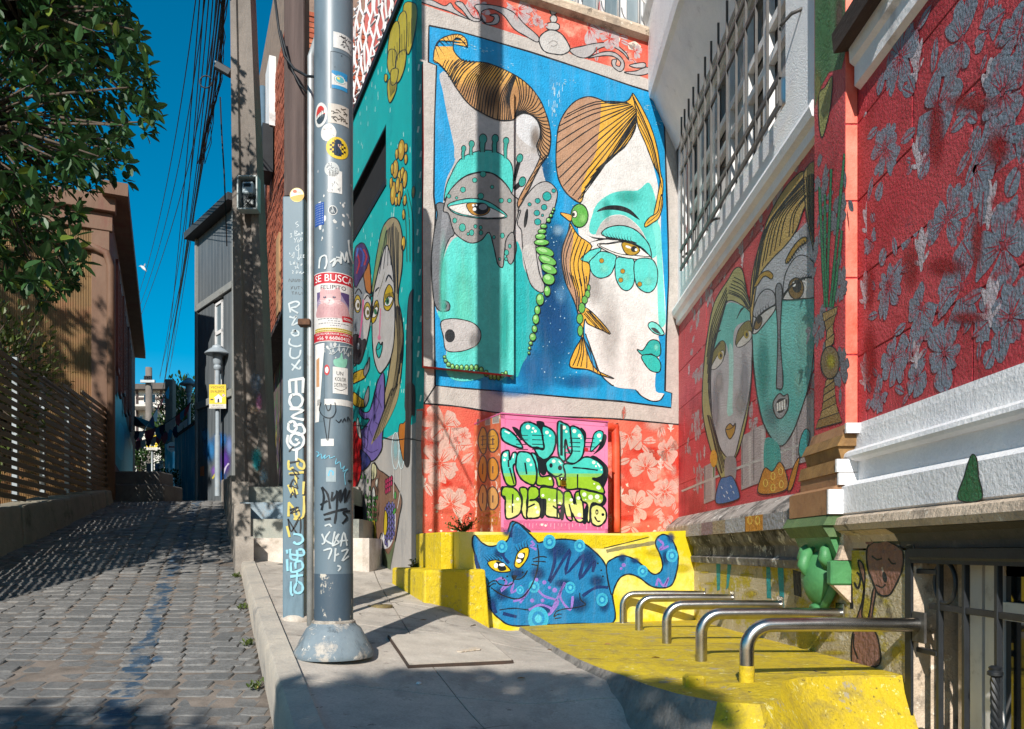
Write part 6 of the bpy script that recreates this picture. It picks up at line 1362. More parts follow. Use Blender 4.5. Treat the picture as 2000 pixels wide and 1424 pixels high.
P.poly(c0((1830, 350), (1885, 340), (1890, 1000), (1880, 1400), (1830, 1400), (1835, 900)), '#1a1e22', False)
P.build('painted_edge', PRo, house)
# green bottle shape on the white base
P = Paint(FlatSurf(WB.off(0.106)), base=0.0012)
P.outl([(1897, 890), (1908, 895), (1912, 930), (1918, 975), (1872, 975), (1884, 930)], '#1e6a3a', 2.2)
P.build('painted_bottle', PBm, house)
P = Paint(FlatSurf(WA), base=0.0035)
P.poly([(812.6, -60), (823, -60), (824, 118), (829, 124), (830, 300), (826, 500), (829, 700), (827, 798), (812.6, 800)], '#169a97', False)
P.poly([(812.6, 802), (825, 803), (822, 870), (826, 960), (823, 1150), (812.6, 1150)], '#8f8d8b', False)
for i in range(17): y = 130+i*40+random.uniform(-8, 8); x = random.uniform(816, 823); P.line([(x, y), (x-2, y+12)], 3, '#a9d8d0', False)
P.build('corner_strip', PM, house)
# ------------------------------------------------------------------ turquoise wall mural
P = Paint(FlatSurf(WT), base=0.001)
rr = random.Random(12); n = 0
def in_open(a, b): return TO['a0']-0.08 < a < TO['a1'] and TO['z0']-0.1 < b < TO['z1']+0.08
while n < 190:
    a = rr.uniform(0.05, 3.2); b = rr.uniform(ZD+0.1, TTOP-0.1)
    if in_open(a, b): continue
    l = rr.uniform(.03, .055); t = rr.uniform(1.1, 1.7); P.line([(a, b), (a+l*math.cos(t)*-1, b+l*math.sin(t))], 0.022, '#a9d8d0', False, 'uv'); n += 1
o_ = P.build('painted_dashes', PG, house); o_['kind'] = 'stuff'
P = Paint(FlatSurf(WT), base=0.0035)
yl = '#b9a62a'
for pts in (((250, 30), (310, 20), (318, 90), (300, 200), (275, 270), (262, 220)), ((225, 90), (262, 60), (268, 180), (255, 290), (232, 300), (215, 220)), ((190, 140), (226, 110), (232, 230), (215, 330), (190, 340), (172, 260)), ((180, 250), (215, 260), (205, 360), (185, 370), (170, 320)), ((220, 280), (262, 250), (258, 330), (232, 400), (212, 400)), ((175, 400), (215, 390), (214, 450), (185, 510), (172, 470)), ((158, 370), (172, 375), (166, 405), (156, 400)), ((190, 350), (225, 345), (215, 410), (190, 420))):
    P.outl(t1(pts), yl, 1.6)
for i in range(9): P.line(t1((195+i*12, 250-i*20), (200+i*11, 330-i*14)), 0.9, K, False)
for i in range(7): P.line(t1((180+i*6, 400+i*2), (188+i*3, 480-i*4)), 0.8, K, False)
P.build('painted_leaf_bunch', PG, house, 'painted yellow hanging leaves')
P = Paint(FlatSurf(WT), base=0.0035)
for (x, y, rx, ry) in ((240, 745, 17, 52), (210, 840, 15, 46), (200, 960, 14, 58), (232, 880, 11, 36), (246, 860, 10, 30), (258, 890, 11, 44), (236, 950, 12, 44), (222, 920, 10, 40), (196, 840, 8, 28), (263, 735, 8, 22), (218, 765, 8, 26), (263, 790, 8, 26), (215, 1000, 8, 22), (230, 985, 8, 36), (252, 1065, 7, 26), (258, 995, 8, 26), (190, 910, 7, 30), (250, 1210, 10, 36), (300, 955, 8, 30)): P.outl(t1(ellipse(x, y, rx, ry, 4)), '#b98f1e', 1.5, smooth=False); P.poly(t1(ellipse(x-3, y-8, rx*.4, ry*.5, 4)), '#d9b845', False)
for pts in (((245, 1000), (262, 1100), (268, 1300)), ((262, 960), (280, 1100), (283, 1300)), ((270, 940), (296, 1080), (300, 1300))): P.line(t1(pts), 1.2, '#2f4a28')
P.build('painted_fruit_bunch', PG, house, 'painted yellow fruit cluster')
P = Paint(FlatSurf(WT), base=0.0035)
P.outl(t2((42, 550), (46, 330), (75, 275), (110, 270), (140, 330), (148, 400), (105, 490), (60, 575)), '#3d2f5e', 2)
for pts, c in ((((60, 330), (80, 400), (60, 480)), '#a02a35'), (((85, 300), (110, 350), (95, 430)), '#2f4f9a'), (((110, 310), (130, 360), (115, 420)), '#a02a35'), (((70, 300), (60, 360)), '#3565b0')): P.line(t2(pts), 3, c)
P.outl(t2((108, 500), (130, 440), (150, 405), (162, 560), (155, 620), (125, 590)), '#a8672f', 1.8)
P.outl(t2((40, 600), (60, 575), (105, 500), (125, 600), (158, 640), (158, 800), (130, 960), (90, 1090), (60, 1105), (38, 1080)), '#7d848a', 2); P.poly(t2((110, 640), (156, 650), (155, 800), (130, 930), (110, 930)), '#b9b5b2')
P.outl(t2((38, 920), (70, 905), (95, 945), (122, 935), (118, 1000), (90, 1080), (60, 1105), (38, 1085)), '#2c2b2f', 1.8); P.poly(ellipse(*t2((72, 985))[0], 3, 7), '#9a9a9c', False)
for (cx, cy) in ((68, 690), (136, 740)):
    P.outl(t2(ellipse(cx, cy, 24, 62, 0)), '#b39a3c', 1.6, smooth=False); P.outl(t2(ellipse(cx, cy+8, 18, 40, 0)), '#cfcac2', 1.4, smooth=False); P.poly(t2(ellipse(cx+4, cy+10, 9, 18, 0)), '#5d5430', False)
P.line(t2((108, 660), (100, 780), (82, 925)), 3, '#c75a86')
P.line(t2((50, 620), (75, 585), (98, 620)), 2.2, K); P.line(t2((115, 660), (138, 630), (158, 660)), 2.2, K)
P.build('painted_man', PG, house, 'painted bearded man in a purple cap')
P = Paint(FlatSurf(WT), base=0.0035)
P.outl(t2((165, 640), (190, 420), (230, 200), (270, 115), (320, 88), (360, 130), (380, 240), (378, 430), (350, 640), (372, 760), (386, 900), (380, 1080), (350, 1310), (295, 1420), (160, 1480), (260, 1300), (330, 700), (200, 520)), '#9a8a66', 2)
P.poly(t2((170, 600), (192, 420), (232, 205), (262, 150), (272, 260), (225, 440), (195, 560)), '#7c8a58')
fcw = t2((270, 280), (310, 440), (325, 620), (325, 900), (300, 1060), (250, 1150), (215, 1165), (180, 1060), (168, 860), (175, 640), (215, 450)); P.outl(fcw, '#b4b0ad', 2.2)
P.hatch(t2((268, 180), (290, 160), (320, 120)), t2((200, 500), (300, 420), (330, 600)), 9, 1.2); P.hatch(t2((300, 160), (330, 150), (360, 200)), t2((320, 600), (345, 620), (350, 600)), 7, 1.1)
P.hatch(t2((330, 720), (345, 700), (360, 720)), t2((290, 1380), (320, 1360), (378, 1080)), 8, 1.1, bow=-.05)
for i in range(8): P.line(t2((235+i*8, 560-i*30), (205+i*9, 640-i*26)), 0.7, '#5b5a3a', False) if i < 4 else None
P.outl(t2((252, 715), (255, 620), (285, 555), (312, 590), (318, 670), (285, 735)), '#b79a1f', 1.8); P.outl(t2((256, 690), (280, 640), (314, 650), (296, 695), (270, 705)), '#d6d2ca', 1.4); P.poly(t2(ellipse(276, 670, 13, 26)), '#2c6a45', False); P.poly(t2(ellipse(278, 672, 6, 12)), K, False)
P.outl(t2((165, 790), (185, 690), (205, 665), (216, 720), (195, 800), (172, 825)), '#b79a1f', 1.8); P.outl(t2((170, 780), (190, 715), (210, 720), (195, 775)), '#d6d2ca', 1.4); P.poly(t2(ellipse(192, 745, 10, 20)), '#2c6a45', False)
for i in range(6): P.line(t2((262+i*9, 655-i*2), (266+i*9, 620-i*3)), 1.2, K, False); P.line(t2((175+i*6, 730-i*4), (176+i*6, 705-i*4)), 1.1, K, False)
P.line(t2((262, 540), (285, 490), (318, 540)), 3.4, K, taper=2); P.line(t2((188, 610), (205, 585), (222, 575)), 3, K, taper=2)
P.line(t2((228, 720), (222, 860), (218, 930)), 2.4, '#c5748c'); P.poly(t2(ellipse(218, 925, 11, 18)), '#c5748c', False)
P.outl(t2((196, 1010), (215, 955), (228, 975), (242, 955), (236, 1020), (215, 1068)), '#23a39c', 1.8); P.line(t2((196, 1010), (218, 1002), (240, 965)), 1.4, K)
P.outl(t3((82, 130), (110, 160), (150, 150), (178, 60), (210, -60), (250, -110), (256, 60), (250, 200), (240, 340), (235, 420), (190, 490), (150, 500), (110, 470), (90, 380), (85, 300), (120, 260), (150, 210), (110, 205), (80, 170)), '#6a5b9a', 2.2)
for pts in (((190, 40), (215, 90), (195, 160)), ((230, -30), (215, 60), (235, 130)), ((170, 200), (150, 270), (170, 330)), ((110, 330), (140, 360), (130, 410)), ((190, 230), (220, 260), (200, 320)), ((110, 400), (160, 440), (210, 420))): P.line(t3(pts), 1.4, '#352b55')
P.outl(t2((35, 1180), (100, 1145), (118, 1160), (122, 1200), (60, 1235), (35, 1240)), '#b08e22', 1.8); P.outl(t3((36, 20), (100, 70), (118, 75), (115, 125), (60, 120), (34, 95)), '#b08e22', 1.8)
P.outl(t2((110, 1150), (140, 1085), (150, 1060), (148, 1140), (118, 1195)), '#77787b', 1.6); P.outl(t3((112, 70), (130, 10), (146, -20), (145, 70), (118, 125)), '#77787b', 1.6)
P.poly(t3((165, 370), (240, 180), (300, 50), (360, -40), (340, 90), (260, 260), (180, 365)), '#9a8a66')
P.hatch(t3((300, 0), (330, -20), (355, -40)), t3((175, 355), (185, 360), (260, 260)), 7, 1.0)
P.outl(t3((35, 270), (65, 240), (95, 330), (96, 560), (60, 680), (32, 690)), '#b01418', 2); P.outl(t3((60, 230), (72, 200), (90, 300), (88, 345), (65, 300)), '#a9a69f', 1.4); P.outl(t3((90, 420), (160, 500), (100, 570), (95, 500)), '#2b2f66', 1.8)
P.line(t3((30, 255), (90, 255), (140, 262)), 1.6, K); P.line(t3((240, 335), (330, 355), (420, 345), (510, 362)), 2.0, K)
P.build('painted_lady', PG, house, 'painted long haired woman in a purple dress')
P = Paint(FlatSurf(WT), base=0.0035)
P.outl(t3((178, 515), (215, 560), (260, 590), (320, 650), (375, 765), (355, 900), (330, 1050), (285, 1150), (255, 1110), (235, 1000), (205, 1080), (155, 1090), (165, 900), (160, 700)), '#7a5a48', 2)
P.outl(t3((168, 520), (198, 540), (196, 610), (165, 625)), '#c9c39a', 1.6); P.outl(t3((165, 720), (182, 680), (192, 760), (175, 825)), '#d3d0ca', 1.6); P.outl(t3((192, 640), (208, 620), (206, 680), (194, 675)), '#cfc8bb', 1.3)
for i in range(26):
    x, y = 138+(i % 5)*14+rr.uniform(-3, 3), 760+(i//5)*38+rr.uniform(-6, 6); P.outl(t3(ellipse(x, y, 5, 14)), '#4c8a3c', 1.0, smooth=False)
for (x, y) in ((95, 610), (118, 610), (138, 640), (152, 690), (125, 745), (205, 755)): P.outl(t3(ellipse(x, y, 5, 16)), '#4c8a3c', 1.0, smooth=False)
for i in range(11):
    x, y = 266+(i % 4)*13, 645+(i//4)*34-(i % 4)*8; P.outl(t3(ellipse(x, y, 7, 20)), '#b02a56', 1.2, smooth=False)
P.poly(t3((240, 1100), (245, 1000), (275, 870), (310, 780), (330, 850), (332, 960), (310, 1060), (280, 1105)), '#c9c9cf')
for i in range(44):
    x = 262+(i % 6)*12; y = 800+(i//6)*38+(i % 2)*14
    if 240+(1100-y)*0.08 < x < 334-(max(0, y-980))*0.22: P.outl(t3(ellipse(x, y, 5.5, 19)), '#6f68a8', 1.0, smooth=False)
P.outl(t3((158, 1050), (165, 930), (190, 920), (200, 1050), (180, 1080)), '#b9a526', 1.2)
P.outl(t3((250, 1000), (258, 850), (275, 880), (270, 1000)), '#c2a92a', 1.2)
for (cx, cy, rx, ry) in ((332, 430, 26, 128), (372, 460, 18, 95), (372, 400, 16, 40)):
    e = ellipse(cx, cy, rx, ry, 0, 24); P.line(t3(e+[e[0]]), 1.3, '#c9dfe2', False)
P.soft(*t3((332, 420))[0], 7, 30, '#8fc6cc', .6); P.soft(*t3((370, 470))[0], 5, 24, '#8fc6cc', .5)
P.line(t3((320, 550), (318, 660), (320, 760)), 1.2, '#c9c4bd'); P.line(t3((370, 550), (366, 700), (345, 830)), 1.2, '#c9c4bd'); P.outl(t3(ellipse(325, 850, 9, 24, 20)), '#3f8a3a', 1, smooth=False); P.outl(t3(ellipse(330, 740, 8, 28)), '#3f8a3a', 1, smooth=False)
P.poly(t3((238, 1100), (285, 1150), (330, 1050), (300, 1220), (290, 1260), (240, 1225)), '#5e6a4c'); 
P.outl(t3((385, 240), (405, 230), (400, 360), (388, 500), (355, 340), (360, 250)), '#b06a28', 1.4); P.outl(t2((400, 1424), (402, 1230), (418, 700), (455, 590), (450, 700), (440, 1424)), '#3b3d3f', 1.6); P.poly(t3((405, -20), (465, -20), (465, 180), (440, 200), (430, 515), (390, 500), (400, 230)), '#33302f')  # near-black shapes paint in the timber post's shadow band
P.build('painted_fruit_basket', PG, house, 'painted basket of grapes and berries on the grey dado')
# ------------------------------------------------------------------ steel rails on the yellow platform
for i, (px_, base, topy) in enumerate(((1458, 1344, 1224), (1360, 1298, 1196), (1299, 1263, 1177), (1250, 1235, 1161), (1216, 1215, 1150))):
    Y = min(6.93, 0.518/((base-1075)/1500-0.021)); X = 1.0; z0 = z_plat(Y)+0.004; zt = 0.265+z0
    lab = ['bent stainless steel rail closest to the iron cellar window', 'bent stainless steel rail ending just below the green carved ornament', 'middle one of the five bent stainless steel rails', 'bent stainless steel rail second from the blue cat wall', 'bent stainless steel rail closest to the blue cat wall'][i]
    t = thing('steel_rail', (X, Y, z0), lab, 'rail', 'bent steel rails on the yellow platform')
    r = 0.0305; R = 0.105; pts = [Vector((X, Y, z0)), Vector((X, Y, z0+0.08))]
    for k in range(9):
        a = math.pi/2*k/8; pts.append(Vector((X+R*(1-math.cos(a)), Y, zt-R+R*math.sin(a))))
    pts += [Vector((1.3, Y, zt+0.002)), Vector((1.738, Y+random.uniform(-.01, .01), zt))]
    MB().tube(pts, r, 20).build('tube', M['steel'], t, True, 60)
    MB().box(Vector((X, Y, z0+0.004)), (0.13, 0.13, 0.008), ch=0.002).build('foot_plate', M['yellow'] if i == 0 else pmat('scratched_plate', '#a8a39a', '#8a8063', 20, 0.5, 0.6), t)
    MB().box(Vector((1.735, Y, zt-0.01)), (0.012, 0.10, 0.13), ch=0.002).build('wall_plate', M['steel'] if i else pmat('dark_plate', '#55524e', '#3c3a37', 20, 0.6, 0.4), t)
    if i == 0: MB().lathe([(0.0325, 0.0), (0.0325, 0.07), (0.0322, 0.085)], Vector((X, Y, z0+0.008)), 18).build('yellow_splash', M['yellow'], t, True, 50)
# ------------------------------------------------------------------ grey lamp pole
PX, PY = -0.94, 4.05; PZ = z_walk(PX, PY); PR_ = 0.1
pole_m = pmat('blue_grey_pole_paint', '#5d6b74', '#667680', 3.0, 0.42, bump=0.06, bscale=40, bdist=0.004, c3='#4c5962', s3=2.0, lo3=0.5, hi3=0.7, stretch=(1, 1, 0.35), spec=0.5)
pole_low = pmat('dark_scuffed_pole_paint', '#3c4a56', '#44535f', 3.0, 0.5, bump=0.1, bscale=40, c3='#b9b1a4', s3=6.0, lo3=0.6, hi3=0.63, stretch=(1, 1, 0.5))
lp = thing('lamp_pole', (PX, PY, PZ), 'thick blue grey steel pole covered in stickers and tags with a flared foot', 'pole')
zc = EYE-140/1500*4.05; zd = EYE-45/1500*4.05
MB().lathe([(PR_+0.001, zc-PZ-0.02), (PR_+0.001, zd-PZ)], (PX, PY, PZ), 40).build('lower_shaft', pole_low, lp, True, 50)
MB().lathe([(PR_, zd-PZ-0.02), (PR_, 9.0)], (PX, PY, PZ), 40).build('shaft', pole_m, lp, True, 50)
cone = pmat('flared_foot_paint', '#79858b', '#56646e', 3.5, 0.6, bump=0.25, bscale=30, bdist=0.006, c3='#a39c92', s3=7, lo3=0.52, hi3=0.6, layers=(('#4a545a', 12, .57, .61, None, .8), ('#c9c2b6', 20, .6, .63, None, .8), ('#3f4a52', 3, .55, .65, (2, 2, .6), .7)))
MB().lathe([(0.205, 0.0), (0.21, 0.012), (0.205, 0.03), (0.175, 0.09), (0.142, 0.15), (0.118, zc-PZ-0.012), (0.112, zc-PZ)], (PX, PY, PZ), 40).build('flared_foot', cone, lp, True, 50)
MB().lathe([(0.113, zc-PZ-0.008), (0.113, zc-PZ+0.006), (0.104, zc-PZ+0.012), (PR_, zc-PZ+0.014)], (PX, PY, PZ), 40).build('cement_collar', pmat('collar_cement', '#b3aa9d', '#857c72', 25, 0.95, bump=0.8, bscale=50, bdist=0.01), lp, True, 50)
CY = CylSurf((PX, PY, 0), PR_)
def cpaint(nm, fn, base=0.0012, mats=PC, lb=None):
    P = Paint(CY, base=base, mode='uv', cyl=True); fn(P); return P.build(nm, mats, lp, lb)
def zz(py): return EYE+(1075-py)/1500*(PY-PR_)
def ax(px): return CY.p2(px, 600)[0]
def R4(a0, a1, z0, z1): return [(a0, z0), (a1, z0), (a1, z1), (a0, z1)]
# hand-hole door
def f(P):
    P.line([(ax(646), zz(172)), (ax(646), zz(100)), (ax(685), zz(100)), (ax(685), zz(168))], 0.003, '#2f3a42', False, 'uv'); P.poly(ellipse(ax(667), zz(105), .003, .003), '#1c2126', False, 'uv'); P.poly(ellipse(ax(654), zz(130), .002, .002), '#1c2126', False, 'uv')
cpaint('access_door', f)
# lost cat notice
def poster(P):
    z0, z1 = zz(667), zz(531); A0, A1 = -0.135, 0.135; H = z1-z0
    P.poly(R4(A0, A1, z0, z1), '#cfcac6', False)
    P.poly(R4(A0, A1, z1-0.058, z1-0.004), '#b3202c', False); P.text('SE BUSCA', A0+0.022, z1-0.048, 0.036, '#e9e6e2', wmax=0.226)
    P.text('FELIPITO', -0.07, z1-0.088, 0.021, '#171a24', wmax=0.135)
    y0, y1 = z0+0.128, z1-0.1; a0, a1 = -0.098, 0.088
    P.poly(R4(a0, a1, y0, y1), '#8f7f94', False); P.poly([(a1-.06, y1), (a1, y1), (a1, y0+.06), (a1-.03, y0+.09)], '#51406b', False); P.poly([(a0, y1-.05), (a0+.03, y1-.02), (a0+.02, y1), (a0, y1)], '#5d4f74', False)
    fur, f2 = '#c49a9a', '#b48488'
    P.poly([(a0+.004, y0), (a1-.006, y0), (a1-.006, y0+.045), (a1-.03, y0+.075), (-.0, y0+.09), (a0+.03, y0+.07), (a0+.004, y0+.05)], '#b98f90')
    cx, cy = -0.022, y0+.092
    P.poly([(cx-.052, cy+.012), (cx-.05, cy+.046), (cx-.02, cy+.045), (cx+.02, cy+.045), (cx+.052, cy+.05), (cx+.058, cy+.015), (cx+.05, cy-.02), (cx+.02, cy-.04), (cx-.02, cy-.04), (cx-.046, cy-.02)], fur)
    P.poly([(cx-.05, cy+.03), (cx-.042, cy+.062), (cx-.018, cy+.044)], fur, False); P.poly([(cx+.02, cy+.044), (cx+.05, cy+.066), (cx+.055, cy+.03)], fur, False)
    P.poly(ellipse(cx, cy-.014, .026, .018), '#d2b5b3', False, 'uv')
    for s_ in (-1, 1):
        P.poly(ellipse(cx+s_*.024, cy+.008, .0085, .0055), '#3f3347', False, 'uv'); P.poly(ellipse(cx+s_*.024, cy+.010, .003, .0022), '#b9b3bb', False, 'uv')
        for j in range(3): P.line([(cx+s_*.014, cy-.012-j*.003), (cx+s_*(.055+.004*j), cy-.006-j*.009)], .0012, '#e2d6d4', False, 'uv')
    P.poly([(cx-.006, cy-.006), (cx+.006, cy-.006), (cx, cy-.013)], '#7a5563', False); P.line([(cx, cy-.013), (cx, cy-.02), (cx-.008, cy-.025)], .0016, '#7a5563', False, 'uv')
    for j in range(4): P.line([(cx-.012+j*.008, cy+.024), (cx-.014+j*.0095, cy+.044)], .0026, f2, False, 'uv')
    for j in range(16): x = a0+.02+(j % 8)*.02; y = y0+.012+(j//8)*.022; P.line([(x, y), (x+.006, y+.016)], .003, f2, False, 'uv')
    P.poly([(0.045, y0-.022), (0.128, y0-.012), (0.128, y0+.018), (0.042, y0+.008)], '#b3202c', False); P.text('RECOMPENSA', 0.052, y0-.010, 0.012, '#e9e6e2', wmax=0.07)
    for j, (b0, b1) in enumerate(((-.09, .02), (-.03, .03), (-.085, .09), (-.02, .035))):
        y = z0+.118-j*.0115; a = b0
        while a < b1: w_ = random.uniform(.006, .016); P.line([(a, y), (min(b1, a+w_), y)], .003, '#4a4a4e', False, 'uv'); a += w_+.004
    for j in range(2):
        P.poly(R4(-.118, .118, z0+.062-j*.011, z0+.071-j*.011), '#c9b04a', False); a = -.112
        while a < .11: w_ = random.uniform(.006, .014); P.line([(a, z0+.0665-j*.011), (a+w_, z0+.0665-j*.011)], .0028, '#6e5c28', False, 'uv'); a += w_+.003
    P.poly(R4(A0, A1, z0+.004, z0+.05), '#b3202c', False); P.text('SI LO VES POR FAVOR LLAMAR AL', -.108, z0+.035, .010, '#e9e6e2', wmax=.21); P.text('+56 9 66860432', -.095, z0+.010, .018, '#e9e6e2', wmax=.185)
cpaint('lost_cat_poster', poster, 0.0016, lb='white and red lost cat notice reading SE BUSCA')
# stickers
def sticker(nm, px0, px1, py0, py1, fn, round_=False, bgc='#c9c8c4'):
    a0, a1, z1, z0 = ax(px0), ax(px1), zz(py0), zz(py1); ca, cz = (a0+a1)/2, (z0+z1)/2; w_, h_ = (a1-a0)/2, (z1-z0)/2
    def g(P):
        P.poly(ellipse(ca, cz, w_, h_, 0, 28) if round_ else R4(a0, a1, z0, z1), bgc, False)
        if fn: fn(P, lambda u, v: (ca+u*w_, cz+v*h_))
    cpaint(nm, g)
def scribble(col, n, wd=.003, seed=1):
    def g(P, T):
        r = random.Random(seed)
        for k in range(n):
            x, y = r.uniform(-.8, .5), r.uniform(-.75, .75); P.line([T(x, y), T(x+r.uniform(.1, .4), y+r.uniform(-.3, .3)), T(x+r.uniform(.1, .5), y+r.uniform(-.2, .2))], wd, col, True, 'uv')
    return g
sticker('sticker', 651, 687, 61, 92, scribble('#2e2e30', 16, .0035, 2))
def st_blue(P, T):
    P.poly([T(-1, -1), T(1, -1), T(1, -.55), T(-1, -.6)], '#2a84b5', False); P.poly([T(0, .2), T(1, .2), T(1, 1), T(-1, 1), T(-1, .7)], '#2a84b5', False); P.poly([T(.75*math.cos(t), .1+.5*math.sin(t)) for t in [k*.5 for k in range(12)]], '#d8dcd8', False); P.poly([T(.55*math.cos(t), .1+.36*math.sin(t)) for t in [k*.5 for k in range(12)]], '#58aab5', False); P.poly([T(-.2+.2*math.cos(t), .2+.14*math.sin(t)) for t in [k*.6 for k in range(10)]], '#e0cf6a', False)
    P.line([T(.7*math.cos(t), .1+.45*math.sin(t)) for t in [k*.4 for k in range(16)]], .002, '#1d3a48', False, 'uv')
sticker('sticker', 648, 678, 137, 172, st_blue)
def st_oval(P, T):
    P.poly([T(.7*math.cos(t), .75*math.sin(t)) for t in [k*math.pi/8 for k in range(9)]], '#b8342c', False); P.poly([T(.7*math.cos(t), .75*math.sin(t)) for t in [math.pi+k*math.pi/8 for k in range(9)]], '#2b3b44', False); P.line([T(-.7, -.15), T(.7, .25)], .014, '#d6d3cd', False, 'uv')
    for j in range(4): P.line([T(-.45+j*.3, -.15+j*.08), T(-.4+j*.3, .12+j*.08)], .003, '#20262b', False, 'uv')
sticker('sticker', 616, 640, 198, 246, st_oval, True)
sticker('sticker', 641, 681, 202, 240, scribble('#4a443c', 14, .006, 4), bgc='#bdb5aa')
sticker('sticker', 627, 657, 242, 276, scribble('#a9a59f', 8, .004, 6), True, '#d0cdc9')
def st_check(P, T):
    for i in range(-4, 5):
        for j in range(-4, 5):
            if (i+j) % 2 == 0 and (i*.2)**2+(j*.2)**2 < .62: P.poly([T(i*.2-.1, j*.2-.1), T(i*.2+.1, j*.2-.1), T(i*.2+.1, j*.2+.1), T(i*.2-.1, j*.2+.1)], '#1a1a1a', False)
    P.poly([T(-.3, .3), T(-.15, .75), T(.2, .75), T(.35, .4), T(.1, .15), T(.35, -.3), T(.2, -.7), T(-.3, -.65), T(-.35, -.1)], '#1d2f45'); P.poly([T(.0, .35), T(.25, .35), T(.2, .1), T(.05, .12)], '#c9a58c')
sticker('sticker', 637, 680, 266, 309, st_check, True, '#d3b22c')
sticker('sticker', 634, 663, 316, 345, scribble('#56606a', 12, .0025, 8), True, '#b9bcba')
sticker('sticker', 641, 668, 332, 376, scribble('#8a8c8c', 9, .003, 9), bgc='#d3d1cd')
def st_arch(P, T):
    P.poly([T(.85*math.cos(t), .85*math.sin(t)) for t in [k*.4 for k in range(16)]], '#3f4b54', False); P.line([T(-.4, -.5), T(0, .5), T(.4, -.5)], .003, '#c9ccca', False, 'uv'); P.line([T(0, .1), T(0, -.5)], .003, '#c9ccca', False, 'uv')
sticker('sticker', 641, 659, 401, 420, st_arch, True)
def st_dots(P, T):
    for i in range(6):
        for j in range(9): x, y = -.8+i*.3, -.85+j*.21; P.line([T(x, y), T(x+.1, y+.08)], .002, '#b9c6d8', False, 'uv')
sticker('sticker', 616, 633, 394, 438, st_dots, bgc='#1f4a94')
def st_kolor(P, T):
    P.text('UN', T(-.55, .35)[0], T(0, .38)[1], .02, '#17181a', wmax=.035); P.text('KOLOR', T(-.75, -.1)[0], T(0, -.05)[1], .02, '#17181a', wmax=.06); P.text('DISTINTO', T(-.85, -.5)[0], T(0, -.5)[1], .02, '#17181a', wmax=.07); P.line([T(-.8, -.6), T(0, -.75), T(.8, -.5)], .003, '#17181a', True, 'uv'); P.poly([T(-.7, 1.05), T(.6, 1.05), T(.9, 1.7), T(.3, 1.65), T(.1, 2.1), T(-.2, 1.7), T(-.9, 1.5)], '#7fb8a0')
sticker('sticker', 650, 679, 716, 768, st_kolor, bgc='#d8d4ce')
sticker('torn_poster', 616, 634, 670, 823, lambda P, T: (P.poly([T(-.6, -.1), T(.1, -.1), T(.1, .65), T(-.6, .6)], '#b98a63', False), P.poly([T(-1, -1), T(0, -1), T(1, 1), T(1, -1)], '#5b6a73', False)), bgc='#d6d1cb')
sticker('sticker', 633, 644, 712, 733, lambda P, T: P.poly([T(.6*math.cos(t), .6*math.sin(t)) for t in [k*.7 for k in range(9)]], '#dedad6', False), True, '#b3262a')
sticker('paper_strip', 620, 688, 779, 791, None, bgc='#d2cec8')
sticker('torn_paper', 627, 652, 857, 871, None, bgc='#d2d0cc')
sticker('torn_sticker', 637, 656, 913, 941, lambda P, T: P.line([T(-.5, -.2), T(-.2, .5), T(.4, .4), T(.4, -.1)], .007, '#5fa9c4', True, 'uv'), bgc='#93a0a4')
def chips(P):
    r = random.Random(17)
    for k in range(46):
        x, y = r.uniform(620, 686), r.choice((r.uniform(330, 520), r.uniform(380, 470), r.uniform(660, 700))); a, b = ax(x), zz(y); s_ = r.uniform(.003, .012)
        P.poly([(a+s_*r.uniform(.5, 1.2)*math.cos(t), b+s_*1.5*r.uniform(.4, 1.2)*math.sin(t)) for t in [k2*.9 for k2 in range(7)]], r.choice(('#c3c2be', '#a9adaf', '#d0ceca')), False)
o_ = cpaint('paint_chips', chips, 0.0009); o_['kind'] = 'stuff'
u6 = crop(555, 780, 3.234); u5 = crop(555, 430, 3.848)
def tagp(nm, strokes, wd, col, lb=None, surf=None, par=None, cyl=True, base=0.003):
    P = Paint(surf or CY, base=base, mode='px', cyl=cyl)
    for s_ in strokes: P.line(s_, wd, col)
    return P.build(nm, PC, par or lp, lb)
tagp('marker_tag', [u6((240, 555), (252, 620), (238, 700)), u6((240, 555), (275, 600), (290, 690)), u6((230, 668), (275, 640)), u6((305, 585), (300, 640), (325, 610), (335, 580), (330, 700), (318, 785)), u6((335, 630), (355, 570), (350, 650), (385, 560), (380, 650), (412, 575)), u6((255, 760), (295, 752)), u6((250, 730), (330, 705), (395, 690)), u6((415, 705), (370, 715), (395, 745), (365, 785)), u6((400, 515), (425, 520))], 4.0, '#14191e', 'black marker tag')
tagp('white_tag', [u6((240, 850), (258, 900), (240, 915)), u6((290, 835), (262, 885), (305, 915)), u6((320, 835), (305, 925), (345, 850), (325, 880), (345, 905), (305, 925)), u6((355, 930), (375, 840), (395, 925)), u6((350, 895), (400, 890)), u6((250, 955), (300, 945), (280, 1010)), u6((325, 940), (318, 1025)), u6((318, 990), (345, 975)), u6((360, 960), (400, 950), (365, 1020), (405, 990)), u6((258, 800), (285, 790), (300, 805)), u6((335, 1050), (355, 1060), (340, 1085))], 3.2, '#b9bfbf', 'white paint tag')
tagp('blue_pen_tag', [u6((205, 330), (222, 340), (210, 365), (235, 345), (240, 375), (262, 350), (255, 375), (285, 355), (290, 372), (320, 360)), u6((330, 375), (325, 410), (350, 395), (360, 440), (380, 420), (370, 455), (400, 440), (380, 470), (385, 540))], 1.4, '#6fb3c9')
tagp('marker_drawing', [u6((262, 30), (275, 70), (290, 60), (295, 30)), u6((235, 20), (225, 70), (255, 110), (300, 115), (325, 75), (320, 20)), u6((250, 115), (272, 260)), u6((290, 120), (278, 260)), u6((325, 130), (345, 145), (360, 125)), u6((365, 145), (380, 120), (385, 140)), u6((395, 140), (400, 110), (415, 140))], 1.6, '#1a2026')
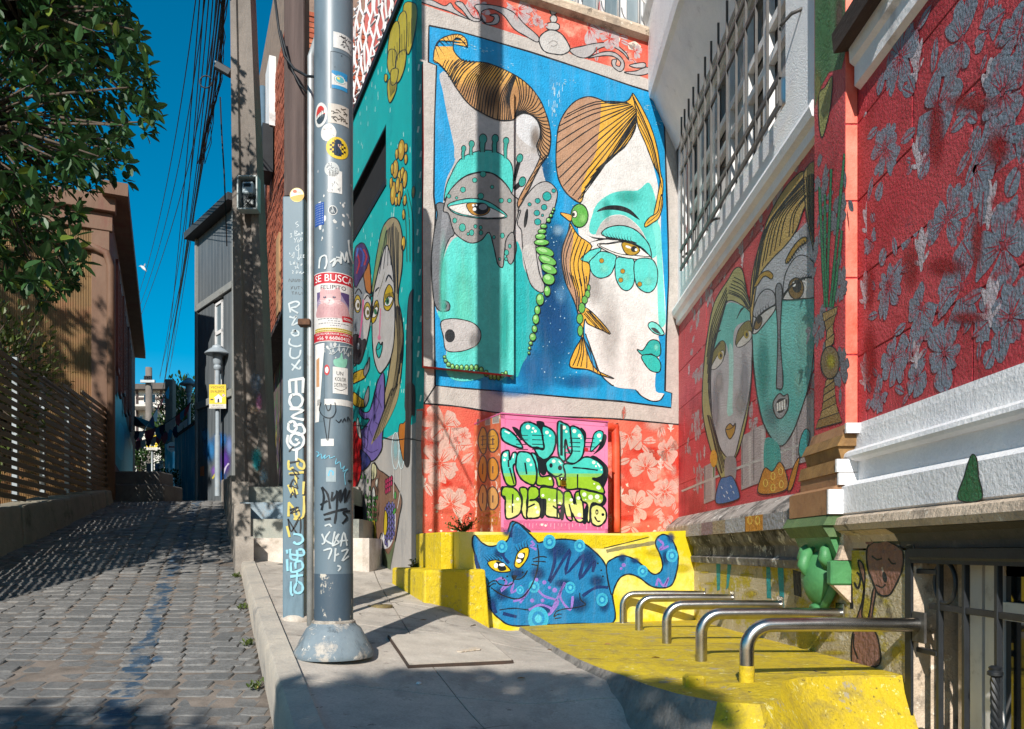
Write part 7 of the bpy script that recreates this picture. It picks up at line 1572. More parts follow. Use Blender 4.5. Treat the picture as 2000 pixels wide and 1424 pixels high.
tagp('white_tag', [u5((265, 365), (275, 285), (315, 270), (320, 330), (305, 370)), u5((345, 320), (385, 290), (365, 350), (400, 300), (420, 320)), u5((390, 280), (430, 290), (400, 310)), u5((425, 330), (430, 245), (455, 310), (465, 240), (480, 320)), u5((480, 150), (490, 250), (515, 330))], 3.2, '#c3c7c6')
tagp('white_scrawl', [u5((320, 960), (350, 985), (340, 1010)), u5((370, 960), (360, 1010), (400, 980), (415, 930), (420, 1000), (450, 960), (450, 1010), (480, 950)), u5((330, 970), (420, 950), (510, 960))], 1.3, '#b9bfbf')
# ------------------------------------------------------------------ timber post with grey painted lower half
QY = 4.9; QX = (578-1000)/1500*QY; QZ = z_walk(QX, QY); qh = 0.066
post = thing('timber_post', (QX, QY, QZ), 'square timber post painted blue grey below and covered in vertical tags', 'post')
zpt = EYE+(1075-392)/1500*QY
lean = Vector((0.0025, 0, 1)).normalized()
pm_ = pmat('post_paint', '#566b76', '#617783', 3, 0.5, bump=0.15, bscale=30, bdist=0.004, c3='#40525c', s3=2.2, stretch=(1, 1, 0.3))
wd_ = pmat('weathered_dark_timber', '#5a4c48', '#473b38', 5, 0.85, bump=0.5, bscale=20, bdist=0.006, c3='#766660', s3=3, stretch=(4, 4, 0.25))
h1 = zpt-QZ
MB().box(Vector((QX, QY, QZ+h1/2-0.02)), (2*qh, 2*qh, h1+0.04), ch=0.006).build('painted_shaft', pm_, post)
MB().box(Vector((QX+0.006, QY, zpt+2.2)), (2*qh-0.004, 2*qh-0.004, 4.4), ch=0.006).build('timber', wd_, post)
MB().lathe([(0.10, -0.03), (0.095, 0.012), (0.07, 0.03)], (QX, QY, QZ), 12).build('mortar_foot', M['concrete'], post, True)
QS = FlatSurf(Plane((QX, QY-qh, 0), (1, 0, 0)))
P = Paint(QS, mode='px'); P.poly(ellipse(580, 381, 14, 14), '#d6c079', False); P.poly(ellipse(580, 381, 12.5, 12.5), '#dcd6c4', False); P.poly([(568, 385), (592, 380), (592, 388), (584, 393), (574, 392)], '#c99a35'); P.poly(ellipse(576, 374, 4, 3.4), '#c65a2c', False); P.text('YOSO', QS.p2(579, 380)[0], QS.p2(579, 378)[1], .012, '#3f6a3f', wmax=.03); P.build('round_sticker', PC, post)
tagp('pen_writing', [u5((105, 10), (85, 25), (110, 40), (90, 55)), u5((45, 105), (60, 100)), u5((52, 100), (55, 130)), u5((45, 130), (62, 126)), u5((78, 80), (82, 120)), u5((78, 82), (100, 85), (85, 98), (105, 112), (82, 120)), u5((110, 95), (118, 110), (108, 112), (110, 95)), u5((125, 115), (135, 90), (138, 105)), u5((75, 135), (85, 150), (98, 130)), u5((85, 150), (82, 170)), u5((105, 145), (100, 165), (118, 160), (105, 145)), u5((125, 130), (122, 155), (135, 150), (135, 130)), u5((108, 180), (110, 290)), u5((98, 280), (110, 300), (122, 280)), u5((105, 190), (85, 210), (100, 230), (118, 215)), u5((45, 310), (48, 335), (62, 330)), u5((70, 318), (70, 335)), u5((80, 305), (80, 335), (74, 315), (88, 315)), u5((95, 320), (100, 335), (108, 318), (100, 350)), u5((78, 350), (92, 350)), u5((85, 350), (86, 368)), u5((95, 352), (96, 366), (102, 352), (110, 366)), u5((60, 380), (70, 385), (62, 400), (72, 398)), u5((95, 380), (90, 400), (100, 395), (104, 380)), u5((110, 390), (118, 400), (125, 385), (130, 405), (148, 390)), u5((40, 245), (55, 275), (75, 240), (70, 285), (45, 260)), u5((118, 265), (130, 262), (122, 280), (132, 282)), u5((140, 262), (150, 262), (142, 272), (150, 280), (140, 282)), u5((120, 340), (140, 330)), u5((130, 325), (130, 345))], 1.2, '#b9c3c6', 'white pen writing', QS, post, False, .001)
tagp('pen_writing', [u5((35, 465), (40, 440), (55, 465), (60, 440)), u5((65, 465), (72, 442), (80, 465)), u5((88, 440), (88, 465), (105, 442), (105, 465)), u5((115, 465), (115, 445), (128, 460)), u5((135, 445), (150, 460)), u5((50, 500), (62, 515)), u5((68, 495), (50, 520)), u5((80, 498), (78, 518), (92, 515), (95, 498)), u5((100, 500), (118, 498)), u5((110, 498), (110, 520)), u5((125, 500), (145, 520)), u5((55, 540), (75, 538)), u5((65, 540), (66, 560)), u5((82, 560), (90, 538), (98, 560)), u5((108, 540), (112, 560), (125, 555)), u5((132, 540), (135, 558))], 1.0, '#27333a', None, QS, post, False, .001)
tagp('white_tag', [u5((35, 625), (48, 695)), u5((35, 630), (85, 612), (115, 625), (95, 650), (50, 665), (105, 700)), u5((40, 725), (70, 735), (95, 720), (60, 790), (110, 770), (125, 800)), u5((60, 830), (100, 835), (110, 860), (80, 870), (55, 850), (90, 830)), u5((45, 890), (40, 930), (90, 950), (130, 940)), u5((50, 960), (45, 1020), (80, 1040), (115, 1020), (125, 975)), u5((55, 1080), (110, 1120), (125, 1100)), u5((120, 1050), (60, 1130))], 3.4, '#b3bdc0', 'white spray tag', QS, post, False, .002)
tagp('white_tag', [u5((40, 1205), (45, 1300)), u5((40, 1205), (150, 1190)), u5((145, 1190), (140, 1300)), u5((90, 1200), (92, 1300)), u5((60, 1310), (40, 1360), (70, 1410), (120, 1400), (140, 1350), (110, 1310), (60, 1315)), u6((35, 60), (120, 70), (50, 110), (125, 130)), u6((30, 150), (60, 140), (80, 180), (55, 205), (28, 190), (30, 150)), u6((60, 170), (110, 160), (130, 205), (95, 225), (60, 200)), u6((25, 225), (22, 280), (60, 320), (110, 300), (125, 250), (95, 215), (50, 225), (40, 265), (70, 290), (100, 270)), u6((70, 250), (90, 260)), u6((80, 320), (78, 400))], 5.0, '#c6c9c8', 'bold white spray tag', QS, post, False, .003)
tagp('yellow_tag', [u6((30, 385), (30, 440), (60, 430)), u6((85, 375), (125, 400), (120, 440), (85, 420), (90, 380)), u6((30, 470), (125, 460)), u6((75, 465), (75, 540)), u6((25, 540), (55, 600), (60, 550), (85, 600)), u6((125, 520), (120, 600)), u6((30, 650), (28, 740)), u6((30, 650), (60, 690)), u6((125, 610), (120, 740), (60, 755)), u6((80, 690), (95, 730), (70, 740), (60, 700)), u6((20, 800), (35, 870))], 4.6, '#c9b65a', 'yellow spray tag', QS, post, False, .004)
tagp('black_tag', [u6((30, 330), (60, 300)), u6((35, 400), (100, 390)), u6((35, 475), (95, 470), (50, 440), (90, 500)), u6((35, 555), (60, 505), (85, 560), (45, 545)), u6((40, 620), (55, 590), (75, 620), (65, 570)), u6((35, 700), (90, 680), (40, 720), (100, 700)), u6((25, 755), (95, 860), (100, 745), (45, 835), (25, 755))], 2.8, '#15191d', 'black spray tag', QS, post, False, .005)
tagp('blue_tag', [u6((60, 850), (110, 860), (118, 895), (85, 915), (60, 900)), u6((40, 945), (45, 1005), (85, 1010), (82, 950)), u6((45, 980), (120, 985), (120, 950), (90, 950)), u6((20, 1010), (24, 1085)), u6((45, 1030), (50, 1090), (115, 1070), (110, 1025), (75, 1030), (75, 1070)), u6((40, 1120), (120, 1110)), u6((85, 1095), (80, 1150)), u6((45, 1150), (45, 1225), (60, 1235)), u6((85, 1150), (115, 1170), (115, 1210), (85, 1225), (65, 1200), (85, 1150)), u6((20, 950), (22, 975))], 4.6, '#86bccb', 'pale blue spray tag', QS, post, False, .006)
# conduit beside the post
CX_, CYY = (606-1000)/1500*4.75, 4.75
cd_ = thing('conduit_pipe', (CX_, CYY, z_walk(CX_, CYY)), 'thin galvanised conduit pipe standing between the timber post and the grey pole', 'pipe')
MB().tube([Vector((CX_, CYY, z_walk(CX_, CYY))), Vector((CX_, CYY, EYE+0.5)), Vector((CX_+.004, CYY, EYE+2.9)), Vector((CX_+.004, CYY, EYE+3.05)), Vector((CX_+0.03, CYY+.05, EYE+3.2))], 0.021, 14).build('pipe', M['galv'], cd_, True)
MB().box(Vector((CX_-0.03, CYY-0.01, EYE+(1075-632)/1500*4.75)), (0.075, 0.06, 0.04), ch=0.004).build('clamp', pmat('rust', '#6a4a35', '#4a352a', 30, 0.9), cd_)
jb = thing('junction_box', (CX_+.03, 5.15, EYE+3.05), 'cream and grey metal junction box above the conduit behind the grey pole', 'box')
MB().box(Vector((CX_+.02, 5.2, EYE+3.75)), (0.12, 0.18, 1.0), ch=0.006).build('cream_panel', pmat('cream_enamel', '#c9c3ad', '#bdb59b', 4, 0.5, c3='#8f7c3c', s3=8, lo3=.64, hi3=.7), jb)
MB().box(Vector((CX_+.015, 5.16, EYE+3.13)), (0.13, 0.2, 0.22), ch=0.006).build('grey_box', pmat('grey_enamel', '#4a4f4e', '#3a3f3f', 5, 0.5), jb)
# loose cable crossing the post
tag(MB().tube([at(*p) for p in ((535, -20, 4.78), (545, 60, 4.78), (556, 110, 4.78), (575, 135, 4.78), (600, 149, 4.6), (621, 150, 4.2))], 0.008, 8).build('cable', M['black'], smooth=True), 'black cable sagging from above across the timber post to the grey pole', 'cable')
tag(MB().tube([at(*p) for p in ((548, 60, 4.76), (560, 105, 4.79), (572, 140, 4.79), (585, 165, 4.79), (600, 182, 4.79))], 0.006, 8).build('cable', M['black'], smooth=True), 'thin black cable stapled down the side of the timber post', 'cable')
# ------------------------------------------------------------------ concrete utility pole with meter
UY = 8.75
conc = pmat('pole_concrete', '#837a72', '#6a635c', 2.5, 0.9, bump=0.5, bscale=30, bdist=0.01, c3='#5c5651', s3=1.2, lo3=.5, hi3=.75, fine=.25, stretch=(1, 1, .5))
ub = at(502, 950, UY); ub.z = 2.2; ut = at(474, -40, UY)
up_ = thing('utility_pole', ub, 'tapered concrete utility pole carrying an electricity meter box', 'pole')
m_ = MB(); rings = []
for k in range(13):
    t = k/12; c = ub.lerp(ut, t); w_ = 0.19*(1-t)+0.11*t; d_ = 0.16*(1-t)+0.10*t; g = w_*0.42; gd = d_*0.35
    rings.append([c+Vector(q) for q in ((-w_, -d_, 0), (-g, -d_, 0), (-g*.8, -d_+gd, 0), (g*.8, -d_+gd, 0), (g, -d_, 0), (w_, -d_, 0), (w_, d_, 0), (-w_, d_, 0))])
vs = [p for r_ in rings for p in r_]; m_.add(vs, [(k*8+i, k*8+(i+1) % 8, k*8+8+(i+1) % 8, k*8+8+i) for k in range(12) for i in range(8)]+[tuple(range(8))[::-1], tuple(range(96, 104))]); m_.build('shaft', conc, up_)
P = Paint(FlatSurf(Plane((ub.x, UY-0.20, 0), (1, 0, 0))), mode='px')
for (x, y, rx, ry, c, al) in ((501, 895, 12, 26, '#1c8f92', .95), (500, 905, 9, 20, '#128a90', .9), (506, 785, 8, 24, '#b06a9a', .7), (500, 750, 16, 30, '#5d6f82', .7), (485, 830, 12, 40, '#4b4a4a', .5), (515, 930, 10, 20, '#8fb0c0', .5), (495, 800, 14, 8, '#b59a80', .8)): P.soft(x, y, rx, ry, c, al)
P.build('sprayed_patches', [M['white_trim'], paint_mat('pole_spray', .3, 40, .006, .8, soft=True)], up_)['kind'] = 'stuff'
mt = thing('electricity_meter', at(486, 412, UY-.2), 'grey electricity meter box with a clear front on the concrete pole', 'meter')
mc = at(486, 380, UY-.22)
m_ = MB()
for (dx, dz, sx, sz) in ((-.105, 0, .015, .37), (.105, 0, .015, .37), (0, .18, .22, .015), (0, -.18, .22, .015)): m_.box(mc+Vector((dx, 0, dz)), (sx, .12, sz))
m_.build('case', pmat('meter_case', '#8d9696', '#a7aeac', 6, .5), mt); MB().box(mc+Vector((0, .055, 0)), (.2, .01, .35)).build('back_plate', pmat('meter_back', '#3c4447', '#53595a', 8, .6), mt)
MB().box(mc+Vector((.0, .0, .06)), (.12, .09, .13), ch=.01).build('meter_body', pmat('meter_plastic', '#9fb0b8', None, rough=.4), mt); MB().box(mc+Vector((.0, -.047, .085)), (.08, .006, .035)).build('display', M['black'], mt)
MB().box(mc+Vector((.02, .0, -.10)), (.09, .08, .06), ch=.008).build('terminal_block', pmat('grey_plastic', '#7d8180', None, rough=.5), mt)
m_ = MB(); r_ = random.Random(8)
for k in range(7): a = mc+Vector((r_.uniform(-.08, .08), -.03, -.01)); b = mc+Vector((r_.uniform(-.08, .08), -.03, -.16)); m_.tube([a, (a+b)/2+Vector((r_.uniform(-.05, .05), -.02, 0)), b], .004, 5)
m_.build('wires', M['black'], mt, True)['kind'] = 'stuff'
# pole-top hardware and cables
MB().box(at(470, -30, UY), (.7, .10, .10)).build('cross_arm', M['grille'], up_)
ck = pmat('cable_rubber', '#14171b', '#1d2126', 10, .6)
def cab_(pts, r, lb, grp): tag(MB().tube([at(x, y, d) for x, y, d in pts], r, 6).build('overhead_cable', ck, smooth=True), lb, 'cable', grp)
G = 'overhead cables running up the lane'
def run(x0, y0, d0, xm, ym, x1, y1, d1, r, lb):
    n = 14; pts = []
    for k in range(n+1):
        t = k/n; s_ = 1/((1-t)/d0+t/d1)
        x = (1-t)**2*x0+2*t*(1-t)*xm+t*t*x1; y = (1-t)**2*y0+2*t*(1-t)*ym+t*t*y1; pts.append((x, y, s_))
    cab_(pts, r, lb, G)
L1 = 'thin black overhead cable crossing the blue sky above the lane'
L2 = 'thick black cable of the heavy bundle hanging from the concrete pole'
for (x0, xm, ym, x1, y1, r) in ((392, 362, 380, 320, 760, .008), (400, 372, 400, 335, 700, .008), (410, 380, 360, 312, 740, .008), (418, 386, 400, 318, 760, .008), (424, 396, 380, 330, 730, .008), (386, 330, 420, 262, 600, .007), (404, 350, 420, 262, 625, .007)): run(x0, -30, 9.5, xm, ym, x1, y1, 38, r, L1)
for (x0, xm, ym, x1, y1, r) in ((438, 405, 300, 318, 760, .014), (432, 400, 290, 322, 745, .011), (442, 412, 310, 312, 735, .010), (428, 392, 330, 266, 640, .008)): run(x0, -30, 8.6, xm, ym, x1, y1, 38, r, L2)
rz = random.Random(6)
m_ = MB()
for k in range(9):
    pts = []; ph = rz.uniform(0, 6)
    for j in range(9): t = j/8; pts.append(at(438-40*t*t-5*t+rz.uniform(-5, 5)+5*math.sin(ph+j), -10+330*t, 8.6+3.2*t))
    m_.tube(pts, .0055, 5)
bd = tag(m_.build('cable_tangle', ck, smooth=True), 'tangled bundle of black cables drooping from the concrete pole', 'cables', kind='stuff')
sb = thing('splice_box', at(436, 135, 9.6), 'small black splice box clipped to the cable bundle', 'box')
MB().box(at(437, 136, 9.5), (.22, .08, .09), (Vector((.86, 0, -.5)), Vector((0, 1, 0)), Vector((.5, 0, .86))), .01).build('body', M['black'], sb); MB().tube([at(420, 120, 9.5), at(432, 130, 9.5)], .012, 6).build('clip', M['galv'], sb)
MB().tube([at(402+12*math.cos(t), 160+12*math.sin(t), 9.6) for t in [k*.45 for k in range(14)]], .008, 6).build('cable_loop', M['black'], sb, True)
tag(MB().tube([at(*p) for p in ((430, 190, 9.6), (433, 260, 9.4), (438, 340, 9.2), (441, 420, 9.4), (443, 480, 11))], .009, 6).build('overhead_cable', ck, smooth=True), 'loose black cable dropping in front of the grey clad house', 'cable')
# ------------------------------------------------------------------ brick house beyond the pole
BR0 = Vector((-3.05, 10.6, 0)); BRP = Plane(BR0, TU); BL = 4.9
brick = thing('brick_house', BR0+Vector((0.4, 1, 2.2)), 'narrow brick house with pipes and a painted doorway behind the concrete pole', 'house')
mort = pmat('brick_mortar', '#8d7a6b', '#75665b', 8, .95, bump=.4)
zlow = 5.0; NE = Plane(BR0, Vector((0.94, 0.35, 0)))
slab(BRP, 0, BL, zlow, 10.5, .3, 0.0).build('wall', mort, brick)
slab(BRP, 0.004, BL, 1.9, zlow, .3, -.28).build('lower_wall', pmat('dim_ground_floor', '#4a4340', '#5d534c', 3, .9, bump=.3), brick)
slab(NE, 0, 1.6, 1.9, 10.5, .3, 0).build('end_wall', mort, brick)
slab(BRP, -0.02, BL, zlow-.08, zlow, .45, .06).build('jetty_beam', wd_, brick)
bmat = pmat('red_brick', '#a2573d', '#8c4a35', 4, .9, bump=.5, bscale=50, bdist=.006, c3='#b8795a', s3=3, fine=.2)
mbk = MB(); rb_ = random.Random(14)
def bricks(pl, a0, a1, z0, z1):
    k = 0; z = z0
    while z < z1:
        a = a0-(.1 if k % 2 else 0)
        while a < a1:
            p, q = max(a, a0), min(a+.2, a1)
            if q-p > .03:
                pr = rb_.uniform(.006, .016); c = pl.pt((p+q)/2, z+.032, pr/2); mbk.box(c, (q-p-.012, pr+.002, .058), (pl.u, pl.n, pl.v))
            a += .2
        z += .075; k += 1
bricks(BRP, 0.0, BL, zlow+.02, 9.0); bricks(NE, 0.02, 1.5, 2.2, 9.0)
mbk.build('bricks', bmat, brick)['kind'] = 'stuff'
MB().tube([BRP.pt(2.9, 3.6, .08), BRP.pt(2.9, 9.5, .08)], .05, 10).build('drain_pipe', pmat('blue_grey_pipe', '#4d6373', '#586d7c', 5, .45), brick, True)
MB().tube([BRP.pt(4.3, 3.6, .08), BRP.pt(4.3, 9.5, .08)], .06, 10).build('drain_pipe', pmat('pale_pipe', '#8f9294', '#9fa2a2', 5, .5), brick, True)
MB().box(BRP.pt(2.0, 7.9, .12), (.5, .16, .75), (BRP.u, BRP.n, BRP.v)).build('lamp_box', M['black'], brick); MB().box(BRP.pt(2.0, 8.8, .05), (.55, .1, 1.1), (BRP.u, BRP.n, BRP.v)).build('white_panel', M['white_trim'], brick)
MB().box(BRP.pt(1.2, 5.7, .01), (.35, .06, 1.2), (BRP.u, BRP.n, BRP.v)).build('timber_panel', pmat('bleached_timber', '#b08a63', '#97734f', 6, .85, bump=.4, stretch=(1, 1, .2)), brick)
P = Paint(FlatSurf(BRP.off(-.28)), base=.002, mode='uv'); rr = random.Random(77)
for k in range(120):
    a, b = rr.uniform(0.05, 4.5), rr.uniform(2.3, 4.7); l = rr.uniform(.15, .45); w_ = rr.uniform(.03, .08); t = rr.uniform(1.2, 2.2)
    P.line([(a, b), (a+l*.5*math.cos(t)+.04, b+l*.5*math.sin(t)), (a+l*math.cos(t), b+l*math.sin(t))], w_, rr.choice(('#c98a1f', '#6f4fa0', '#2f7a3a', '#b8461f', '#1f7f86', '#c9b52a', '#2d2d35', '#7a3f8a', '#3a9a4a')), True, 'uv', taper=2)
P.build('painted_feathers', PG, brick, 'painted many coloured feathers')
# ------------------------------------------------------------------ grey clad house
GU = Vector((-0.87, 1.0, 0)).normalized(); G0 = Vector((-5.38, 14.95, 0)); GPn = Plane(G0, GU); GL = 2.05
gh = thing('clad_house', G0+Vector((0.6, 1, 2.4)), 'tall dark grey house clad in vertical boards with a narrow white window', 'house')
clad = pmat('grey_cladding', '#5b6063', '#50565a', 3, .6, bump=.15, bscale=20, c3='#42484c', s3=2, stretch=(1, 1, .25))
band = pmat('grey_trim', '#7a7d7c', '#8a8b87', 4, .7, bump=.15, c3='#63625c', s3=4)
ztop = lambda a: 8.05-.0*a
slab(GPn, 0, GL, 2.2, 8.2, .4).build('wall', pmat('grey_sheathing', '#3a4043', '#32373a', 3, .7), gh)
wz0, wz1, wa0, wa1 = 4.75, 6.55, .62, 1.02
nb = 11
for i in range(nb):
    a0, a1 = i*GL/nb+.004, (i+1)*GL/nb-.004
    for (z0, z1) in ((2.3, 4.52), (4.68, 6.62), (6.78, 8.2)):
        if z0 == 4.68 and a0 < wa1 and a1 > wa0: continue
        MB().box(GPn.pt((a0+a1)/2, (z0+z1)/2, .012), (a1-a0, .026, z1-z0), (GPn.u, GPn.n, GPn.v), .004).build('board', clad, gh)
for z in (4.6, 6.7): MB().box(GPn.pt(GL/2, z, .03), (GL+.06, .08, .15), (GPn.u, GPn.n, GPn.v), .01).build('trim_band', band, gh)
MB().box(GPn.pt(GL+.02, 5.2, .02), (.08, .1, 6.0), (GPn.u, GPn.n, GPn.v)).build('corner_trim', band, gh); MB().box(GPn.pt(-.02, 5.2, .02), (.08, .1, 6.0), (GPn.u, GPn.n, GPn.v)).build('corner_trim', band, gh)
w0 = empty('narrow_window', GPn.pt(.82, wz0)); w0.parent = gh; w0.location = GPn.pt(.82, wz0)-wloc(gh); WL['narrow_window'] = GPn.pt(.82, wz0)
slab(GPn, wa0, wa1, wz0, wz1, .02, .012).build('pane', M['glass_pale'], w0)
for (a0, a1, z0, z1) in ((wa0, wa0+.05, wz0, wz1), (wa1-.05, wa1, wz0, wz1), (wa0, wa1, wz1-.05, wz1), (wa0, wa1, wz0, wz0+.05), (wa0, wa1, wz0+1.15, wz0+1.22)): slab(GPn, a0, a1, z0, z1, .03, .035).build('window_frame', M['white_trim'], w0)
m_ = MB(); m_.prism([GPn.pt(-.25, 8.2, .25), GPn.pt(GL+.2, 8.2, .25), GPn.pt(GL+.2, 8.2, -3.0), GPn.pt(-.25, 8.2, -3.0)], Vector((0, 0, .14))); m_.build('roof', pmat('dark_roof', '#3c3f40', '#2f3233', 3, .6), gh)
slab(Plane(G0, Vector((1, .35, 0))), 0.005, 2.6, 2.2, 8.2, .3).build('end_wall', clad, gh)
P = Paint(FlatSurf(GPn.off(.026)), base=.001)
for (x, y, rx, ry, c, al) in ((440, 900, 14, 36, '#5a3a92', .95), (430, 860, 20, 20, '#2a72b8', .9), (410, 880, 16, 30, '#2a80c0', .85), (448, 870, 8, 26, '#7a8fc8', .8), (400, 850, 10, 20, '#3a8fc0', .7), (430, 930, 16, 16, '#1f5aa0', .9), (420, 920, 10, 14, '#8a5fc0', .8)): P.soft(x, y, rx, ry, c, al)
P.poly([(391, 912), (399, 910), (399, 930), (391, 930)], '#c8672a', False); P.line([(435, 935), (440, 915), (447, 905)], 3, '#c9c0d8'); P.line([(415, 935), (421, 925)], 3, '#c9b84a', False)
P.build('sprayed_colours', [PC[0], PC[1]], gh)['kind'] = 'stuff'
# ------------------------------------------------------------------ lane lamps and signs
lm = pmat('lamp_paint', '#9aa3a9', '#858f96', 5, .5, c3='#9fa09c', s3=4)
def lane_lamp(px_, y_top, Y, base, lb):
    p = at(px_, y_top, Y); b = Vector((p.x, p.y, base)); t = thing('lane_lamp', b, lb, 'street lamp', 'small lane lamps'); H = p.z-base
    MB().tube([b, b+Vector((0, 0, 1.2))], .055, 12).build('lower_post', lm, t, True, 50); MB().tube([b+Vector((0, 0, 1.15)), b+Vector((0, 0, H-.42))], .042, 12).build('post', lm, t, True, 50)
    MB().lathe([(.05, -.48), (.075, -.44), (.075, -.40), (.06, -.38), (.085, -.34), (.09, -.22), (.085, -.18)], b+Vector((0, 0, H)), 18).build('lamp_body', lm, t, True, 40)
    MB().lathe([(.24, -.17), (.245, -.15), (.14, -.06), (.11, -.05), (.10, -.01), (.03, 0.03)], b+Vector((0, 0, H)), 24).build('lamp_hood', lm, t, True, 40)
    for k in range(4): a = k*math.pi/2+.4; MB().tube([b+Vector((.08*math.cos(a), .08*math.sin(a), H-.2)), b+Vector((.10*math.cos(a), .10*math.sin(a), H-.13))], .008, 6).build('strut', lm, t)
    return t, b
lane_lamp(425, 676, 15.2, z_up(15.2)-.2, 'small hooded lane lamp in front of the grey clad house, carrying a yellow sign')
lane_lamp(369, 740, 20.5, 2.9, 'small hooded lane lamp beside the turquoise board fence')
def alert_sign(px_, y0, y1, wpx, Y, lb):
    c = at(px_, (y0+y1)/2, Y); k = Y/1500; w_, h_ = wpx*k, (y1-y0)*k; t = thing('alert_sign', c-Vector((0, 0, h_/2)), lb, 'sign', 'yellow neighbourhood alert signs')
    pl = Plane(c, (1, 0, 0), (0, -1, 0)); MB().box(c+Vector((0, .006, 0)), (w_, .01, h_)).build('plate', M['galv'], t)
    P = Paint(FlatSurf(pl), base=.001, mode='uv'); hw, hh = w_/2, h_/2
    P.poly(R4(-hw, hw, -hh, hh), '#c9c4b8', False); P.poly(R4(-hw, hw, -hh*.62, hh), '#d9bc12', False)
    P.text('VECINOS', -hw*.82, hh*.66, hh*.2, '#1c1c18', wmax=w_*.8); P.text('EN ALERTA', -hw*.82, hh*.32, hh*.2, '#1c1c18', wmax=w_*.82)
    P.poly([(-hw*.32, -hh*.5), (hw*.5, -hh*.5), (hw*.5, -hh*.12), (hw*.62, -hh*.12), (hw*.1, hh*.2), (-hw*.45, -hh*.12), (-hw*.32, -hh*.12)], '#e3e0d8', False); P.poly(ellipse(hw*.1, -hh*.3, hw*.12, hh*.14), '#1c1c22', False); P.poly(R4(-hw*.02, hw*.22, -hh*.5, -hh*.3), '#1c1c22', False)
    P.poly(ellipse(-hw*.66, -hh*.25, hw*.2, hh*.06), '#1c1c18', False); P.poly(ellipse(hw*.72, hh*.1, hw*.18, hh*.12), '#d6b9b5', False); P.line([(hw*.6, hh*.0), (hw*.84, hh*.2)], hw*.05, '#8a4a58', False, 'uv')
    P.text('800 367 2720', -hw*.6, -hh*.8, hh*.13, '#5f5f5c', wmax=w_*.62); P.text('PLAN CUADRANTE', -hw*.75, -hh*.96, hh*.1, '#77777a', wmax=w_*.75)
    P.build('face', PC, t)
alert_sign(425, 751, 798, 33, 15.1, 'yellow VECINOS EN ALERTA sign on the lamp by the grey clad house')
# ------------------------------------------------------------------ turquoise board fence beyond
TFp = [at(388, 1000, 17.2), at(341, 1000, 21.5)]
tf0 = Vector((TFp[0].x, TFp[0].y, 0)); tfd = Vector((TFp[1].x, TFp[1].y, 0))-tf0; TF = Plane(tf0, tfd)
bf = thing('board_fence', tf0+Vector((0, 0, 2.4)), 'turquoise painted board fence with a sloping top beside the lane', 'fence')
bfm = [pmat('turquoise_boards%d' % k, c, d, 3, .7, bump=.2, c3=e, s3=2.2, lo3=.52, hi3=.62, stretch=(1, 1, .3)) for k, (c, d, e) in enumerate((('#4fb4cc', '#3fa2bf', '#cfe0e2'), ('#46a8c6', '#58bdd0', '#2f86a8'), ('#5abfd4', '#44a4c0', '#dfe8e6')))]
L_ = tfd.length; nbd = 14
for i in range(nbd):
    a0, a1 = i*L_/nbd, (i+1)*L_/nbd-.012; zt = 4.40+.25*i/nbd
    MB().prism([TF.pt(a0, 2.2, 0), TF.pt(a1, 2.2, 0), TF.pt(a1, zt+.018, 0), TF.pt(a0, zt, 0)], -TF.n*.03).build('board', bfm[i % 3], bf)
m_ = MB(); m_.prism([TF.pt(-.02, 4.41, .02), TF.pt(L_, 4.67, .02), TF.pt(L_, 4.73, .02), TF.pt(-.02, 4.47, .02)], -TF.n*.08); m_.build('capping', wd_, bf)
# ------------------------------------------------------------------ far end of the lane
fp = thing('lane_pole', at(333, 1000, 23)*1.0, 'square concrete pole with a turquoise foot beyond the board fence', 'pole')
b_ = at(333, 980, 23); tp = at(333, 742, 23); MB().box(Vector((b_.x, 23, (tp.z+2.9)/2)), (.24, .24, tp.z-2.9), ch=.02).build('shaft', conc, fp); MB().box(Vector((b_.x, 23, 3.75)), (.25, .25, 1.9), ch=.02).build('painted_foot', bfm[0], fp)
c = at(335, 873, 22.7); rs_ = thing('round_sign', c-Vector((0, 0, .2)), 'round white sign with a red arrow on the square lane pole', 'sign')
m_ = MB(); m_.tube([c+Vector((0, .02, 0)), c+Vector((0, .0, 0))], .145*1.0, 28); m_.build('plate', M['white_trim'], rs_)
P = Paint(FlatSurf(Plane(c, (1, 0, 0), (0, -1, 0))), base=.002, mode='uv'); P.poly([(-.09, 0), (-.05, .04), (-.05, .02), (.09, .02), (.09, -.02), (-.05, -.02), (-.05, -.04)], '#b02a2a', False); P.line([(-.05, -.07), (.05, -.07)], .01, '#b98a8a', False, 'uv'); P.build('arrow', PC, rs_)
c = at(293, 900, 30); w1 = thing('timber_pole', Vector((c.x, 30, 3.0)), 'slim pale utility pole with insulators at the far end of the lane', 'pole')
MB().tube([Vector((c.x, 30, 3.0)), Vector((c.x-.05, 30, at(290, 718, 30).z))], [.16, .12], 12).build('shaft', conc, w1, True); MB().box(at(289, 745, 29.8), (.55, .1, .1)).build('cross_arm', M['galv'], w1)
for k in range(4): MB().lathe([(.03, 0), (.05, .04), (.03, .08), (.045, .12), (.02, .16)], at(283+k*4, 742, 29.8), 8).build('insulator', M['black'], w1)
alert_sign(297, 850, 879, 22, 26.5, 'second yellow VECINOS EN ALERTA sign further up the lane below the bunting')
MB().tube([at(297, 875, 26.6), Vector((at(297, 875, 26.6).x, 26.6, 2.9))], .03, 8).build('sign_post', M['galv'], bpy.data.objects['alert_sign.001'], True)
